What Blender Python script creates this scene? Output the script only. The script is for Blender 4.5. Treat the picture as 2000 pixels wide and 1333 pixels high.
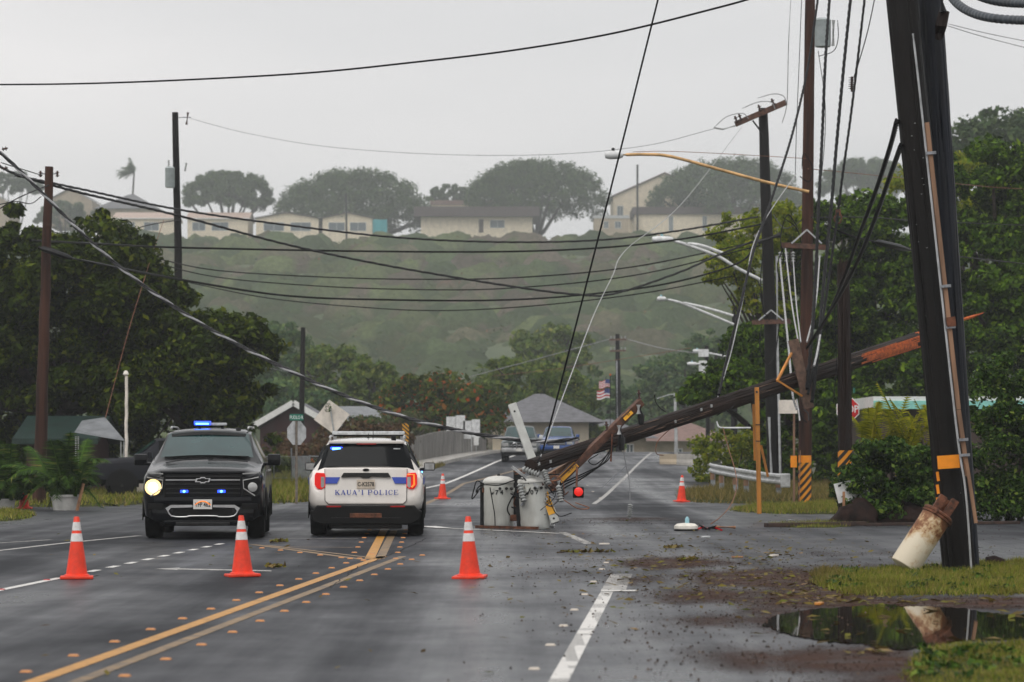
import bpy, bmesh, math, random
import numpy as np
from mathutils import Vector, Matrix

for _o in list(bpy.data.objects):
    bpy.data.objects.remove(_o)
SC = bpy.context.scene
COL = SC.collection
R = math.radians

# ---------------------------------------------------------------- camera
F, CX, HY, CH = 5555.0, 1000.0, 868.0, 1.6      # focal length in photo pixels, principal column, horizon row, eye height
cam_d = bpy.data.cameras.new('camera')
cam_d.sensor_width = 36.0
cam_d.lens = 36.0 * F / 2000.0
cam_d.shift_y = (HY - 666.5) / 2000.0
cam_d.clip_start, cam_d.clip_end = 0.5, 12000.0
cam_d.dof.use_dof = True
cam_d.dof.focus_distance = 47.0
cam_d.dof.aperture_fstop = 3.0
cam = bpy.data.objects.new('camera', cam_d)
cam.location = (0, 0, CH)
cam.rotation_euler = (R(90), 0, 0)
COL.objects.link(cam)
SC.camera = cam

# ---------------------------------------------------------------- sky, sun, exposure
SUN_EL, SUN_AZ = R(56), R(210)
world = bpy.data.worlds.new('World')
SC.world = world
world.use_nodes = True
wn, wl = world.node_tree.nodes, world.node_tree.links
wn.clear()
w_out = wn.new('ShaderNodeOutputWorld')
w_bg = wn.new('ShaderNodeBackground')
w_sky = wn.new('ShaderNodeTexSky')
w_sky.sky_type = 'NISHITA'
w_sky.sun_disc = False
w_sky.sun_elevation = SUN_EL
w_sky.sun_rotation = SUN_AZ
w_sky.dust_density = 4.0
w_tc = wn.new('ShaderNodeTexCoord')
w_map = wn.new('ShaderNodeMapping')
w_map.inputs['Scale'].default_value = (1.0, 1.0, 3.2)
w_noise = wn.new('ShaderNodeTexNoise')
w_noise.inputs['Scale'].default_value = 1.9
w_noise.inputs['Detail'].default_value = 4.0
w_noise.inputs['Roughness'].default_value = 0.45
w_ramp = wn.new('ShaderNodeValToRGB')            # a closed cloud deck, slightly uneven
w_ramp.color_ramp.elements[0].position = 0.32
w_ramp.color_ramp.elements[0].color = (6.7, 6.8, 6.95, 1)
w_ramp.color_ramp.elements[1].position = 0.68
w_ramp.color_ramp.elements[1].color = (9.9, 9.65, 9.6, 1)
w_mix = wn.new('ShaderNodeMix')
w_mix.data_type = 'RGBA'
w_mix.inputs[0].default_value = 0.94
wl.new(w_tc.outputs['Generated'], w_map.inputs['Vector'])
wl.new(w_map.outputs['Vector'], w_noise.inputs['Vector'])
wl.new(w_noise.outputs['Fac'], w_ramp.inputs['Fac'])
wl.new(w_sky.outputs['Color'], w_mix.inputs[6])
wl.new(w_ramp.outputs['Color'], w_mix.inputs[7])
wl.new(w_mix.outputs[2], w_bg.inputs['Color'])
w_bg.inputs['Strength'].default_value = 0.1
wl.new(w_bg.outputs['Background'], w_out.inputs['Surface'])

sun_d = bpy.data.lights.new('sun', 'SUN')
sun_d.energy = 1.5
sun_d.angle = R(45)
sun_d.color = (1.0, 0.97, 0.93)
sun = bpy.data.objects.new('sun', sun_d)
sun.rotation_euler = (R(90) - SUN_EL, 0, R(180) - SUN_AZ + R(180))
COL.objects.link(sun)
_d = Vector((math.sin(SUN_AZ) * math.cos(SUN_EL), math.cos(SUN_AZ) * math.cos(SUN_EL), math.sin(SUN_EL)))
sun.rotation_euler = (-_d).to_track_quat('-Z', 'Y').to_euler()

SC.view_settings.view_transform = 'Standard'
SC.view_settings.look = 'None'
SC.view_settings.exposure = 0.0
SC.view_settings.gamma = 1.0
SC.view_settings.use_curve_mapping = False
SC.cycles.use_denoising = True
SC.cycles.max_bounces = 6
SC.cycles.diffuse_bounces = 2
SC.cycles.glossy_bounces = 3
SC.cycles.transmission_bounces = 4
SC.cycles.volume_bounces = 1
SC.cycles.transparent_max_bounces = 8
SC.cycles.caustics_reflective = False
SC.cycles.caustics_refractive = False


# ---------------------------------------------------------------- pixels to metres
def sstep(t):
    t = np.clip(t, 0.0, 1.0)
    return t * t * (3 - 2 * t)


def zg(x, y):
    """height of the ground: flat at the crossing, a rise onto the bridge, then the hill"""
    x = np.asarray(x, float)
    y = np.asarray(y, float)
    lat = 1 - sstep((np.abs(x - 2.5 - .03 * (y - 100)) - 10) / 12)
    rise = 1.08 * sstep((y - 80) / 110) * (1 - sstep((y - 192) / 50)) * lat
    hill = 52.0 * sstep((y - 395) / 345) ** 0.85
    return rise + hill


def P(px, py, Y):
    return Vector(((px - CX) / F * Y, Y, CH - (py - HY) / F * Y))


def G(px, py):
    Y = F * CH / (py - HY)
    return Vector(((px - CX) / F * Y, Y, 0.0))


def GY(px, Y):
    x = (px - CX) / F * Y
    return Vector((x, Y, float(zg(x, Y))))


# ---------------------------------------------------------------- materials
MATS = {}


def nodes_of(name):
    m = bpy.data.materials.new(name)
    m.use_nodes = True
    nt = m.node_tree
    nt.nodes.clear()
    o = nt.nodes.new('ShaderNodeOutputMaterial')
    b = nt.nodes.new('ShaderNodeBsdfPrincipled')
    nt.links.new(b.outputs['BSDF'], o.inputs['Surface'])
    MATS[name] = m
    return m, nt, b, o


def ramp(nt, fac, stops):
    r = nt.nodes.new('ShaderNodeValToRGB')
    el = r.color_ramp.elements
    while len(el) < len(stops):
        el.new(0.5)
    for e, (p, c) in zip(el, stops):
        e.position = p
        e.color = (c[0], c[1], c[2], 1) if hasattr(c, '__len__') else (c, c, c, 1)
    nt.links.new(fac, r.inputs['Fac'])
    return r.outputs['Color']


def noise(nt, scale, detail=4.0, rough=0.55, stretch=None, coord='Object', rot=0.0):
    tc = nt.nodes.new('ShaderNodeTexCoord')
    mp = nt.nodes.new('ShaderNodeMapping')
    if stretch:
        mp.inputs['Scale'].default_value = stretch
    mp.inputs['Rotation'].default_value = (0, 0, rot)
    n = nt.nodes.new('ShaderNodeTexNoise')
    n.inputs['Scale'].default_value = scale
    n.inputs['Detail'].default_value = detail
    n.inputs['Roughness'].default_value = rough
    nt.links.new(tc.outputs[coord], mp.inputs['Vector'])
    nt.links.new(mp.outputs['Vector'], n.inputs['Vector'])
    return n.outputs['Fac']


def math_node(nt, op, a, b=None):
    n = nt.nodes.new('ShaderNodeMath')
    n.operation = op
    for i, v in enumerate((a, b)):
        if v is None:
            continue
        if isinstance(v, (int, float)):
            n.inputs[i].default_value = v
        else:
            nt.links.new(v, n.inputs[i])
    return n.outputs[0]


def mixc(nt, fac, a, b):
    n = nt.nodes.new('ShaderNodeMix')
    n.data_type = 'RGBA'
    for s, v in ((0, fac), (6, a), (7, b)):
        if isinstance(v, (int, float)):
            n.inputs[s].default_value = v
        elif isinstance(v, tuple):
            n.inputs[s].default_value = (v[0], v[1], v[2], 1)
        else:
            nt.links.new(v, n.inputs[s])
    return n.outputs[2]


def bump(nt, b, h, strength=0.3, dist=0.02):
    n = nt.nodes.new('ShaderNodeBump')
    n.inputs['Strength'].default_value = strength
    n.inputs['Distance'].default_value = dist
    nt.links.new(h, n.inputs['Height'])
    nt.links.new(n.outputs['Normal'], b.inputs['Normal'])


def mat(name, col, rough=0.5, metal=0.0, var=0.15, vscale=6.0, bmp=0.0, bscale=40.0, coat=0.0, col2=None,
        stretch=None, emit=None, estr=0.0, spec=0.5, rvar=0.0):
    m, nt, b, o = nodes_of(name)
    c2 = col2 or tuple(max(0, c * (1 - 2.2 * var)) for c in col)
    c1 = col if col2 else tuple(min(1, c * (1 + var)) for c in col)
    f = noise(nt, vscale, 5.0, 0.6, stretch)
    nt.links.new(ramp(nt, f, [(0.3, c2), (0.62, c1)]), b.inputs['Base Color'])
    b.inputs['Roughness'].default_value = rough
    if rvar:
        nt.links.new(ramp(nt, f, [(0.3, max(0.02, rough - rvar)), (0.7, min(1, rough + rvar))]), b.inputs['Roughness'])
    b.inputs['Metallic'].default_value = metal
    b.inputs['Specular IOR Level'].default_value = spec
    if coat:
        b.inputs['Coat Weight'].default_value = coat
        b.inputs['Coat Roughness'].default_value = 0.05
    if bmp:
        bump(nt, b, noise(nt, bscale, 4.0, 0.6, stretch), bmp, 0.02)
    if emit:
        b.inputs['Emission Color'].default_value = (*emit, 1)
        b.inputs['Emission Strength'].default_value = estr
    return m


def leaf_mat(name, stops, trans=0.25, rough=0.55, bigs=0.55, patch=None):
    m, nt, b, o = nodes_of(name)
    g = nt.nodes.new('ShaderNodeNewGeometry')
    c = ramp(nt, g.outputs['Random Per Island'], stops)
    big = noise(nt, bigs, 2.0, 0.5)
    c = mixc(nt, ramp(nt, big, [(0.35, 0.0), (0.7, 0.55)]), c, mixc(nt, 0.5, c, stops[-2 if len(stops) < 5 else 2][1]))
    if patch:
        c = mixc(nt, ramp(nt, noise(nt, patch[0], 5.0, 0.6), [(0.42, 0.0), (0.66, 0.85)]), c, mixc(nt, 0.35, patch[1], c))
    nt.links.new(c, b.inputs['Base Color'])
    b.inputs['Roughness'].default_value = rough
    b.inputs['Specular IOR Level'].default_value = 0.05
    t = nt.nodes.new('ShaderNodeBsdfTranslucent')
    nt.links.new(c, t.inputs['Color'])
    mx = nt.nodes.new('ShaderNodeMixShader')
    mx.inputs[0].default_value = trans
    nt.links.new(b.outputs['BSDF'], mx.inputs[1])
    nt.links.new(t.outputs['BSDF'], mx.inputs[2])
    nt.links.new(mx.outputs[0], o.inputs['Surface'])
    return m


# ---------------------------------------------------------------- mesh building
def basis(d):
    d = Vector(d).normalized()
    a = Vector((0, 0, 1)) if abs(d.z) < 0.95 else Vector((1, 0, 0))
    u = d.cross(a).normalized()
    return u, u.cross(d).normalized() * 1.0, d


class MB:
    """collects shapes of one mesh"""

    def __init__(self):
        self.v, self.f, self.mi, self.m = [], [], [], 0

    def add(self, vs, fs):
        k = len(self.v)
        self.v += [Vector(p) for p in vs]
        for f in fs:
            self.f.append([i + k for i in f])
            self.mi.append(self.m)
        return self

    def box(self, c, s, rot=None, taper=1.0):
        hx, hy, hz = s[0] / 2, s[1] / 2, s[2] / 2
        p = []
        for z in (-1, 1):
            t = taper if z > 0 else 1.0
            p += [Vector((x * hx * t, y * hy * t, z * hz)) for x, y in ((-1, -1), (1, -1), (1, 1), (-1, 1))]
        if rot is not None:
            p = [rot @ q for q in p]
        c = Vector(c)
        return self.add([q + c for q in p],
                        [(3, 2, 1, 0), (4, 5, 6, 7), (0, 1, 5, 4), (1, 2, 6, 5), (2, 3, 7, 6), (3, 0, 4, 7)])

    def bar(self, a, b, w, h, up=(0, 0, 1)):
        """rectangular beam from a to b; h is measured along 'up'"""
        a, b = Vector(a), Vector(b)
        d = (b - a).normalized()
        s = d.cross(Vector(up)).normalized()
        u = s.cross(d).normalized()
        vs = []
        for p in (a, b):
            vs += [p + s * (w / 2 * i) + u * (h / 2 * j) for i, j in ((-1, -1), (1, -1), (1, 1), (-1, 1))]
        return self.add(vs, [(3, 2, 1, 0), (4, 5, 6, 7), (0, 1, 5, 4), (1, 2, 6, 5), (2, 3, 7, 6), (3, 0, 4, 7)])

    def tube(self, pts, r, n=8, cap=True, squash=None):
        pts = [Vector(p) for p in pts]
        rs = r if hasattr(r, '__len__') else [r] * len(pts)
        k = len(self.v)
        u = None
        for i, p in enumerate(pts):
            d = (pts[min(i + 1, len(pts) - 1)] - pts[max(i - 1, 0)])
            d = d.normalized() if d.length > 1e-9 else Vector((0, 0, 1))
            if u is None:
                u, w, _ = basis(d)
            else:
                u = (u - d * u.dot(d)).normalized()
                w = d.cross(u).normalized()
            for j in range(n):
                a = 2 * math.pi * j / n
                self.v.append(p + u * (math.cos(a) * rs[i]) + w * (math.sin(a) * rs[i]))
        for i in range(len(pts) - 1):
            for j in range(n):
                a, b = k + i * n + j, k + i * n + (j + 1) % n
                self.f.append([a, b, b + n, a + n])
                self.mi.append(self.m)
        if cap:
            self.f.append([k + j for j in range(n)][::-1])
            self.f.append([k + (len(pts) - 1) * n + j for j in range(n)])
            self.mi += [self.m, self.m]
        return self

    def lathe(self, prof, base=(0, 0, 0), axis=(0, 0, 1), n=16, wob=None):
        """prof: list of (radius, distance along the axis)"""
        u, w, d = basis(axis)
        base = Vector(base)
        k = len(self.v)
        for i, (r, h) in enumerate(prof):
            for j in range(n):
                a = 2 * math.pi * j / n
                q = wob(a, h) if wob else 1.0
                self.v.append(base + d * h + u * (math.cos(a) * r * q) + w * (math.sin(a) * r * q))
        for i in range(len(prof) - 1):
            for j in range(n):
                a, b = k + i * n + j, k + i * n + (j + 1) % n
                self.f.append([a, b, b + n, a + n])
                self.mi.append(self.m)
        self.f.append([k + j for j in range(n)][::-1])
        self.f.append([k + (len(prof) - 1) * n + j for j in range(n)])
        self.mi += [self.m, self.m]
        return self

    def plate(self, poly, o, ax, ay, th):
        """flat polygon (2D points) in the plane o + x*ax + y*ay, th thick along ax x ay"""
        o, ax, ay = Vector(o), Vector(ax), Vector(ay)
        nrm = ax.cross(ay).normalized() * th
        n = len(poly)
        vs = [o + ax * x + ay * y for x, y in poly]
        vs += [p + nrm for p in vs]
        fs = [list(range(n))[::-1], list(range(n, 2 * n))]
        fs += [(i, (i + 1) % n, n + (i + 1) % n, n + i) for i in range(n)]
        return self.add(vs, fs)

    def grid(self, fn, nu, nv):
        """surface fn(u,v) for u,v in 0..1"""
        k = len(self.v)
        for i in range(nu + 1):
            for j in range(nv + 1):
                self.v.append(Vector(fn(i / nu, j / nv)))
        for i in range(nu):
            for j in range(nv):
                a = k + i * (nv + 1) + j
                self.f.append([a, a + nv + 1, a + nv + 2, a + 1])
                self.mi.append(self.m)
        return self

    def shift(self, d):
        d = Vector(d)
        self.v = [p + d for p in self.v]
        return self

    def xform(self, M):
        self.v = [M @ p for p in self.v]
        return self

    def mesh(self, name, mats, smooth=None, bevel=0.0):
        me = bpy.data.meshes.new(name)
        me.from_pydata([tuple(p) for p in self.v], [], self.f)
        for mm in (mats if isinstance(mats, (list, tuple)) else [mats]):
            me.materials.append(MATS[mm])
        me.polygons.foreach_set('material_index', self.mi)
        bm = bmesh.new()
        bm.from_mesh(me)
        bmesh.ops.recalc_face_normals(bm, faces=bm.faces)
        if bevel:
            es = [e for e in bm.edges if len(e.link_faces) == 2 and e.calc_face_angle(0) > 0.5]
            bmesh.ops.bevel(bm, geom=es, offset=bevel, segments=2, affect='EDGES', profile=0.6, clamp_overlap=True)
        if smooth is not None:
            for f in bm.faces:
                f.smooth = True
            for e in bm.edges:
                if len(e.link_faces) == 2 and e.calc_face_angle(0) > R(smooth):
                    e.smooth = False
        bm.to_mesh(me)
        bm.free()
        return me


def link(name, me, parent=None, loc=None):
    o = bpy.data.objects.new(name, me)
    COL.objects.link(o)
    if parent is not None:
        o.parent = parent
    if loc is not None:
        o.location = loc
    return o


def tag(o, label=None, cat=None, group=None, kind=None):
    for k, v in (('label', label), ('category', cat), ('group', group), ('kind', kind)):
        if v:
            o[k] = v
    return o


def thing(name, label, cat, loc=(0, 0, 0), rz=0.0, group=None):
    o = link(name, None, None, loc)
    o.empty_display_size = 0.2
    o.rotation_euler = (0, 0, rz)
    return tag(o, label, cat, group)


def part(parent, name, mb, mats, smooth=None, bevel=0.0, world=False, label=None):
    """a child mesh; mb is in the parent's own coordinates, or in world coordinates when world"""
    if world:
        p, off = parent, Vector((0, 0, 0))
        while p is not None:
            off += Vector(p.location)
            p = p.parent
        mb.shift(-off)
    o = link(name, mb.mesh(name, mats, smooth, bevel), parent)
    if label:
        o['label'] = label
    return o


def single(name, mb, mats, label, cat=None, group=None, kind=None, smooth=None, bevel=0.0):
    vs = np.array([tuple(p) for p in mb.v])
    base = Vector(((vs[:, 0].min() + vs[:, 0].max()) / 2, (vs[:, 1].min() + vs[:, 1].max()) / 2, vs[:, 2].min()))
    mb.shift(-base)
    return tag(link(name, mb.mesh(name, mats, smooth, bevel), None, base), label, cat, group, kind)


def np_mesh(name, V, Fc, mats, mi=None):
    """fast mesh of equal polygons: V (n,3), Fc (m,k)"""
    V = np.asarray(V, np.float32)
    Fc = np.asarray(Fc, np.int32)
    me = bpy.data.meshes.new(name)
    me.vertices.add(len(V))
    me.vertices.foreach_set('co', V.ravel())
    k = Fc.shape[1]
    me.loops.add(Fc.size)
    me.loops.foreach_set('vertex_index', Fc.ravel())
    me.polygons.add(len(Fc))
    me.polygons.foreach_set('loop_start', np.arange(0, Fc.size, k, dtype=np.int32))
    for mm in (mats if isinstance(mats, (list, tuple)) else [mats]):
        me.materials.append(MATS[mm])
    if mi is not None:
        me.polygons.foreach_set('material_index', np.asarray(mi, np.int32))
    me.update(calc_edges=True)
    return me


def text(parent, name, s, size, loc, rot, m, extrude=0.002, bold=0.0, align='CENTER', sx=1.0):
    cu = bpy.data.curves.new(name, 'FONT')
    cu.body = s
    cu.size = size
    cu.align_x = align
    cu.align_y = 'CENTER'
    cu.extrude = extrude
    cu.offset = bold
    cu.resolution_u = 3
    cu.materials.append(MATS[m])
    tmp = bpy.data.objects.new('tmp_text', cu)
    COL.objects.link(tmp)
    dg = bpy.context.evaluated_depsgraph_get()
    me = bpy.data.meshes.new_from_object(tmp.evaluated_get(dg))
    bpy.data.objects.remove(tmp)
    me.name = name
    o = link(name, me, parent, loc)
    o.rotation_euler = rot
    o.scale = (sx, 1, 1)
    return o


def spline(pts, per=8):
    p = [Vector(q) for q in pts]
    if len(p) < 3:
        return p
    p = [p[0] * 2 - p[1]] + p + [p[-1] * 2 - p[-2]]
    out = []
    for i in range(1, len(p) - 2):
        for k in range(per):
            t = k / per
            a, b, c, d = p[i - 1], p[i], p[i + 1], p[i + 2]
            out.append(0.5 * ((2 * b) + (c - a) * t + (2 * a - 5 * b + 4 * c - d) * t * t + (3 * b - a - 3 * c + d) * t ** 3))
    out.append(p[-2])
    return out


def helix(path, r, pitch, phase):
    out, s = [], 0.0
    for i, p in enumerate(path):
        d = (path[min(i + 1, len(path) - 1)] - path[max(i - 1, 0)]).normalized()
        u, w, _ = basis(d)
        if i:
            s += (p - path[i - 1]).length
        a = 2 * math.pi * s / pitch + phase
        out.append(p + u * math.cos(a) * r + w * math.sin(a) * r)
    return out


def resample(path, step):
    out, acc = [path[0]], 0.0
    for a, b in zip(path, path[1:]):
        L = (b - a).length
        t = step - acc
        while t <= L:
            out.append(a.lerp(b, t / L))
            t += step
        acc = L - (t - step)
    out.append(path[-1])
    return out


# ---------------------------------------------------------------- foliage
def leaf_cloud(rng, C, Rr, per, size, shell=0.5, up=0.3, wide=0.5):
    C = np.repeat(np.asarray(C, float), per, 0)
    Rr = np.repeat(np.asarray(Rr, float), per, 0)
    n = len(C)
    d = rng.normal(size=(n, 3))
    d /= np.linalg.norm(d, axis=1, keepdims=True)
    rad = shell + (1 - shell) * rng.random((n, 1))
    p = C + d * Rr * rad
    nrm = d * 0.55 + rng.normal(size=(n, 3)) * 0.5 + np.array([0, 0, up])
    nrm /= np.linalg.norm(nrm, axis=1, keepdims=True)
    t = np.cross(nrm, rng.normal(size=(n, 3)))
    t /= np.linalg.norm(t, axis=1, keepdims=True)
    b = np.cross(nrm, t)
    L = (size * (0.45 + 1.25 * rng.random((n, 1)) ** 1.8)) / 2
    W = L * wide * (0.8 + 0.4 * rng.random((n, 1)))
    V = np.stack([p - t * L, p + b * W, p + t * L, p - b * W], 1).reshape(-1, 3)
    return V, np.arange(n * 4).reshape(-1, 4)


def blobs_in(rng, c, r, n, br, low=-0.35, flat=0.7, inner=0.55):
    """clump centres spread through an ellipsoid crown"""
    d = rng.normal(size=(n * 4, 3))
    d /= np.linalg.norm(d, axis=1, keepdims=True)
    d = d[d[:, 2] > low][:n]
    k = inner + (1 - inner) * rng.random((len(d), 1)) ** 0.6
    C = np.asarray(c) + d * np.asarray(r) * k
    q = br * (0.6 + 0.8 * rng.random((len(d), 1)))
    far = rng.random((len(d), 1)) < .16                       # sprigs that stick out of the outline
    C = np.where(far, np.asarray(c) + d * np.asarray(r) * (1.02 + .22 * rng.random((len(d), 1))), C)
    q = np.where(far, q * .55, q)
    return C, np.hstack([q, q, q * flat])


def tree(name, label, base, crowns, leaf, size, per, trunk_r, bark='bark', seed=0, group=None, br=1.0, fork=0.45,
         limbs=9, kind_cat='tree', wide=0.5, low=-0.35, lean=(0, 0)):
    """crowns: list of (centre, radii, clumps) in world metres"""
    rng = np.random.default_rng(seed)
    base = Vector(base)
    root = thing(name, label, kind_cat, base, 0, group)
    AC, AR = [], []
    for c, r, n in crowns:
        C, Q = blobs_in(rng, c, r, n, br, low)
        AC.append(C)
        AR.append(Q)
    C, Q = np.vstack(AC), np.vstack(AR)
    V, Fc = leaf_cloud(rng, C, Q, per, size, wide=wide)
    V = V - np.array(base)
    link('crown', np_mesh('crown', V, Fc, leaf), root)
    mb = MB()
    top = Vector(np.mean([np.asarray(c, float) for c, r, n in crowns], 0)) - base
    fk = top * fork + Vector((lean[0], lean[1], 0))
    mb.tube(spline([Vector((0, 0, -0.3)), Vector((trunk_r * .3, 0, fk.z * .5)), fk], 4), [trunk_r * (1.25 - .05 * i) for i in range(9)], 8)
    idx = rng.choice(len(C), min(limbs, len(C)), replace=False)
    for i in idx:
        e = Vector(C[i]) - base
        m = fk.lerp(e, 0.5) + Vector((rng.normal() * .2, rng.normal() * .2, abs(e.z - fk.z) * .12))
        mb.tube(spline([fk, m, e], 3), [trunk_r * (0.6 - .075 * j) for j in range(7)], 5)
    part(root, 'trunk', mb, bark, smooth=60)
    return root


def bush(name, label, base, blobs, leaf, size, per, seed=0, group=None, cat='bush', br=0.4, wide=0.55, low=-0.8):
    rng = np.random.default_rng(seed)
    base = Vector(base)
    root = thing(name, label, cat, base, 0, group)
    AC, AR = [], []
    for c, r, n in blobs:
        C, Q = blobs_in(rng, c, r, n, br, low)
        AC.append(C)
        AR.append(Q)
    C, Q = np.vstack(AC), np.vstack(AR)
    C[:, 2] = np.maximum(C[:, 2], base.z + 0.12)
    V, Fc = leaf_cloud(rng, C, Q, per, size, wide=wide)
    V[:, 2] = np.maximum(V[:, 2], base.z + 0.005)
    link('foliage', np_mesh('foliage', V - np.array(base), Fc, leaf), root)
    mb = MB()
    for i in rng.choice(len(C), min(7, len(C)), replace=False):
        e = Vector(C[i]) - base
        mb.tube([Vector((e.x * .45, e.y * .45, -0.05)), e * .6 + Vector((0, 0, .1)), e], [.05, .035, .015], 5)
    part(root, 'stem', mb, 'bark')
    return root


def frond_mesh(mb, base, tip_dir, length, droop, w, n=16, rng=None):
    """pinnate palm frond: rachis with leaflets"""
    d = Vector(tip_dir).normalized()
    pts = []
    for i in range(9):
        t = i / 8
        pts.append(Vector(base) + d * (length * t) + Vector((0, 0, -droop * t * t)))
    mb.tube(pts, [w * .10 * (1 - .85 * i / 8) + .003 for i in range(9)], 4)
    for i in range(n):
        t = 0.12 + 0.86 * i / n
        k = min(int(t * 8), 7)
        p = pts[k].lerp(pts[k + 1], t * 8 - k)
        dd = (pts[k + 1] - pts[k]).normalized()
        s = dd.cross(Vector((0, 0, 1))).normalized()
        L = w * (1 - abs(t - .45) * 1.1) * (rng.uniform(.85, 1.15) if rng else 1)
        for sg in (-1, 1):
            e = p + (s * sg * .8 + dd * .55 + Vector((0, 0, -.35))).normalized() * L
            q = dd * (length / n * .55)
            mb.add([p - q * .5, p + q * .6, e], [(0, 1, 2)])
# ---------------------------------------------------------------- material library
def asphalt(name, base, wet):
    """wet asphalt: wheel tracks and laying strips run along the road, darker dry-ish lanes and glossy wet ones"""
    m, nt, b, o = nodes_of(name)
    track = noise(nt, 1.0, 3.0, 0.5, (0.33, 0.010, 1), rot=R(3.7))
    streak = noise(nt, 1.0, 5.0, 0.6, (1.5, 0.06, 1), rot=R(3.7))
    blot = noise(nt, 0.11, 4.0, 0.55)
    fine = noise(nt, 70.0, 3.0, 0.7)
    mid = noise(nt, 1.1, 6.0, 0.6, (1, .5, 1))
    w = math_node(nt, 'ADD', math_node(nt, 'MULTIPLY', track, 0.50), math_node(nt, 'MULTIPLY', blot, 0.32))
    w = math_node(nt, 'ADD', w, math_node(nt, 'MULTIPLY', streak, 0.18))
    w = math_node(nt, 'ADD', w, math_node(nt, 'MULTIPLY', math_node(nt, 'SUBTRACT', mid, 0.5), 0.14))
    c = ramp(nt, w, [(0.40, tuple(x * 1.25 for x in base)), (0.60, tuple(x * .55 for x in base))])
    c = mixc(nt, ramp(nt, fine, [(0.45, 0.0), (0.75, 0.22)]), c, (.10, .10, .11))
    nt.links.new(c, b.inputs['Base Color'])
    nt.links.new(ramp(nt, w, [(0.42, wet[0]), (0.58, wet[1])]), b.inputs['Roughness'])
    nt.links.new(ramp(nt, w, [(0.42, .34), (0.50, .20), (0.60, .07)]), b.inputs['Specular IOR Level'])
    bump(nt, b, fine, 0.25, 0.006)
    return m


asphalt('asphalt', (.040, .043, .050), (.27, .72))
asphalt('asphalt_side', (.055, .056, .060), (.36, .62))
mat('concrete', (.38, .36, .33), .8, var=.18, vscale=2.0, bmp=.2, bscale=25)
mat('concrete_dark', (.20, .19, .175), .75, var=.25, vscale=1.6, bmp=.2, bscale=20, stretch=(1, 1, .3))
mat('ground_soil', (.065, .060, .032), .9, var=.3, vscale=.5, col2=(.030, .042, .014), bmp=.4, bscale=6)
mat('hill_soil', (.08, .10, .045), .95, var=.3, vscale=.06, col2=(.05, .075, .03), bmp=.3, bscale=2)
mat('turf', (.055, .062, .014), .9, spec=.1, col2=(.030, .028, .010), vscale=2.2, bmp=.6, bscale=50)


def mud_mat():
    m, nt, b, o = nodes_of('mud')
    f = noise(nt, 3.0, 6.0, 0.65, (.6, 1, 1))
    g = noise(nt, 55.0, 3.0, 0.7)
    c = ramp(nt, f, [(0.3, (.016, .006, .003)), (0.55, (.046, .016, .008)), (.75, (.095, .038, .018))])
    c = mixc(nt, ramp(nt, g, [(.55, 0.0), (.7, .6)]), c, (.09, .065, .045))
    nt.links.new(c, b.inputs['Base Color'])
    nt.links.new(ramp(nt, f, [(0.35, .5), (0.6, .9)]), b.inputs['Roughness'])
    b.inputs['Specular IOR Level'].default_value = .2
    bump(nt, b, g, .7, .012)
    # the smear thins out in ragged patches over the asphalt
    tr = nt.nodes.new('ShaderNodeBsdfTransparent')
    mx = nt.nodes.new('ShaderNodeMixShader')
    big = noise(nt, 1.3, 8.0, 0.75, (1, .30, 1))
    at = nt.nodes.new('ShaderNodeAttribute')
    at.attribute_name = 'cover'
    s = math_node(nt, 'ADD', math_node(nt, 'MULTIPLY', big, 1.5), math_node(nt, 'MULTIPLY', g, 1.1))
    s = math_node(nt, 'ADD', s, math_node(nt, 'SUBTRACT', math_node(nt, 'MULTIPLY', at.outputs['Fac'], .95), 1.45))
    nt.links.new(ramp(nt, s, [(.18, 0.0), (.85, .95)]), mx.inputs[0])
    nt.links.new(tr.outputs[0], mx.inputs[1])
    nt.links.new(b.outputs[0], mx.inputs[2])
    nt.links.new(mx.outputs[0], o.inputs['Surface'])


mud_mat()
m_, nt_, b_, o_ = nodes_of('water')
b_.inputs['Base Color'].default_value = (.012, .009, .006, 1)
b_.inputs['Roughness'].default_value = .025
b_.inputs['IOR'].default_value = 1.33
bump(nt_, b_, noise(nt_, 1.6, 3.0, .5, (1, .35, 1)), .05, .02)

mat('paint_white', (.72, .70, .66), .5, var=.12, vscale=9, col2=(.55, .535, .51))
mat('paint_worn', (.50, .48, .45), .55, vscale=7, col2=(.10, .10, .10))
mat('paint_yellow', (.58, .27, .035), .5, vscale=7, col2=(.32, .16, .03))
mat('crack', (.010, .010, .011), .8, var=.3, spec=.1)
mat('paint_yellow_worn', (.28, .175, .075), .55, vscale=5, col2=(.07, .06, .05))
mat('marker_amber', (.44, .17, .035), .4, var=.25)
mat('marker_white', (.50, .44, .37), .4, var=.15)
mat('wood_black', (.0045, .0032, .0026), .6, var=.4, vscale=5, bmp=.8, bscale=22, stretch=(1, 1, .08), rvar=.12, spec=.25)
mat('wood_blue', (.007, .009, .015), .45, var=.4, vscale=6, bmp=.6, bscale=22, stretch=(1, 1, .10), rvar=.12, spec=.25)
mat('wood_brown', (.055, .022, .013), .7, var=.35, vscale=5, bmp=.7, bscale=22, stretch=(1, 1, .08), spec=.25)
mat('wood_dark', (.018, .009, .006), .6, var=.4, vscale=5, bmp=.8, bscale=20, stretch=(1, 1, .08), spec=.25)
mat('wood_far', (.008, .007, .007), .8, var=.3, vscale=3, spec=.25)
mat('wood_arm', (.10, .042, .024), .65, var=.35, vscale=8, bmp=.5, bscale=30)
mat('wood_arm_grey', (.13, .075, .050), .7, var=.3, vscale=8, bmp=.5, bscale=30)
mat('wood_moulding', (.26, .145, .085), .65, var=.3, vscale=6, stretch=(1, 1, .1), bmp=.3, bscale=30)
mat('wood_split', (.62, .14, .022), .7, col2=(.20, .035, .010), vscale=11, bmp=.9, bscale=40)
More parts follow.
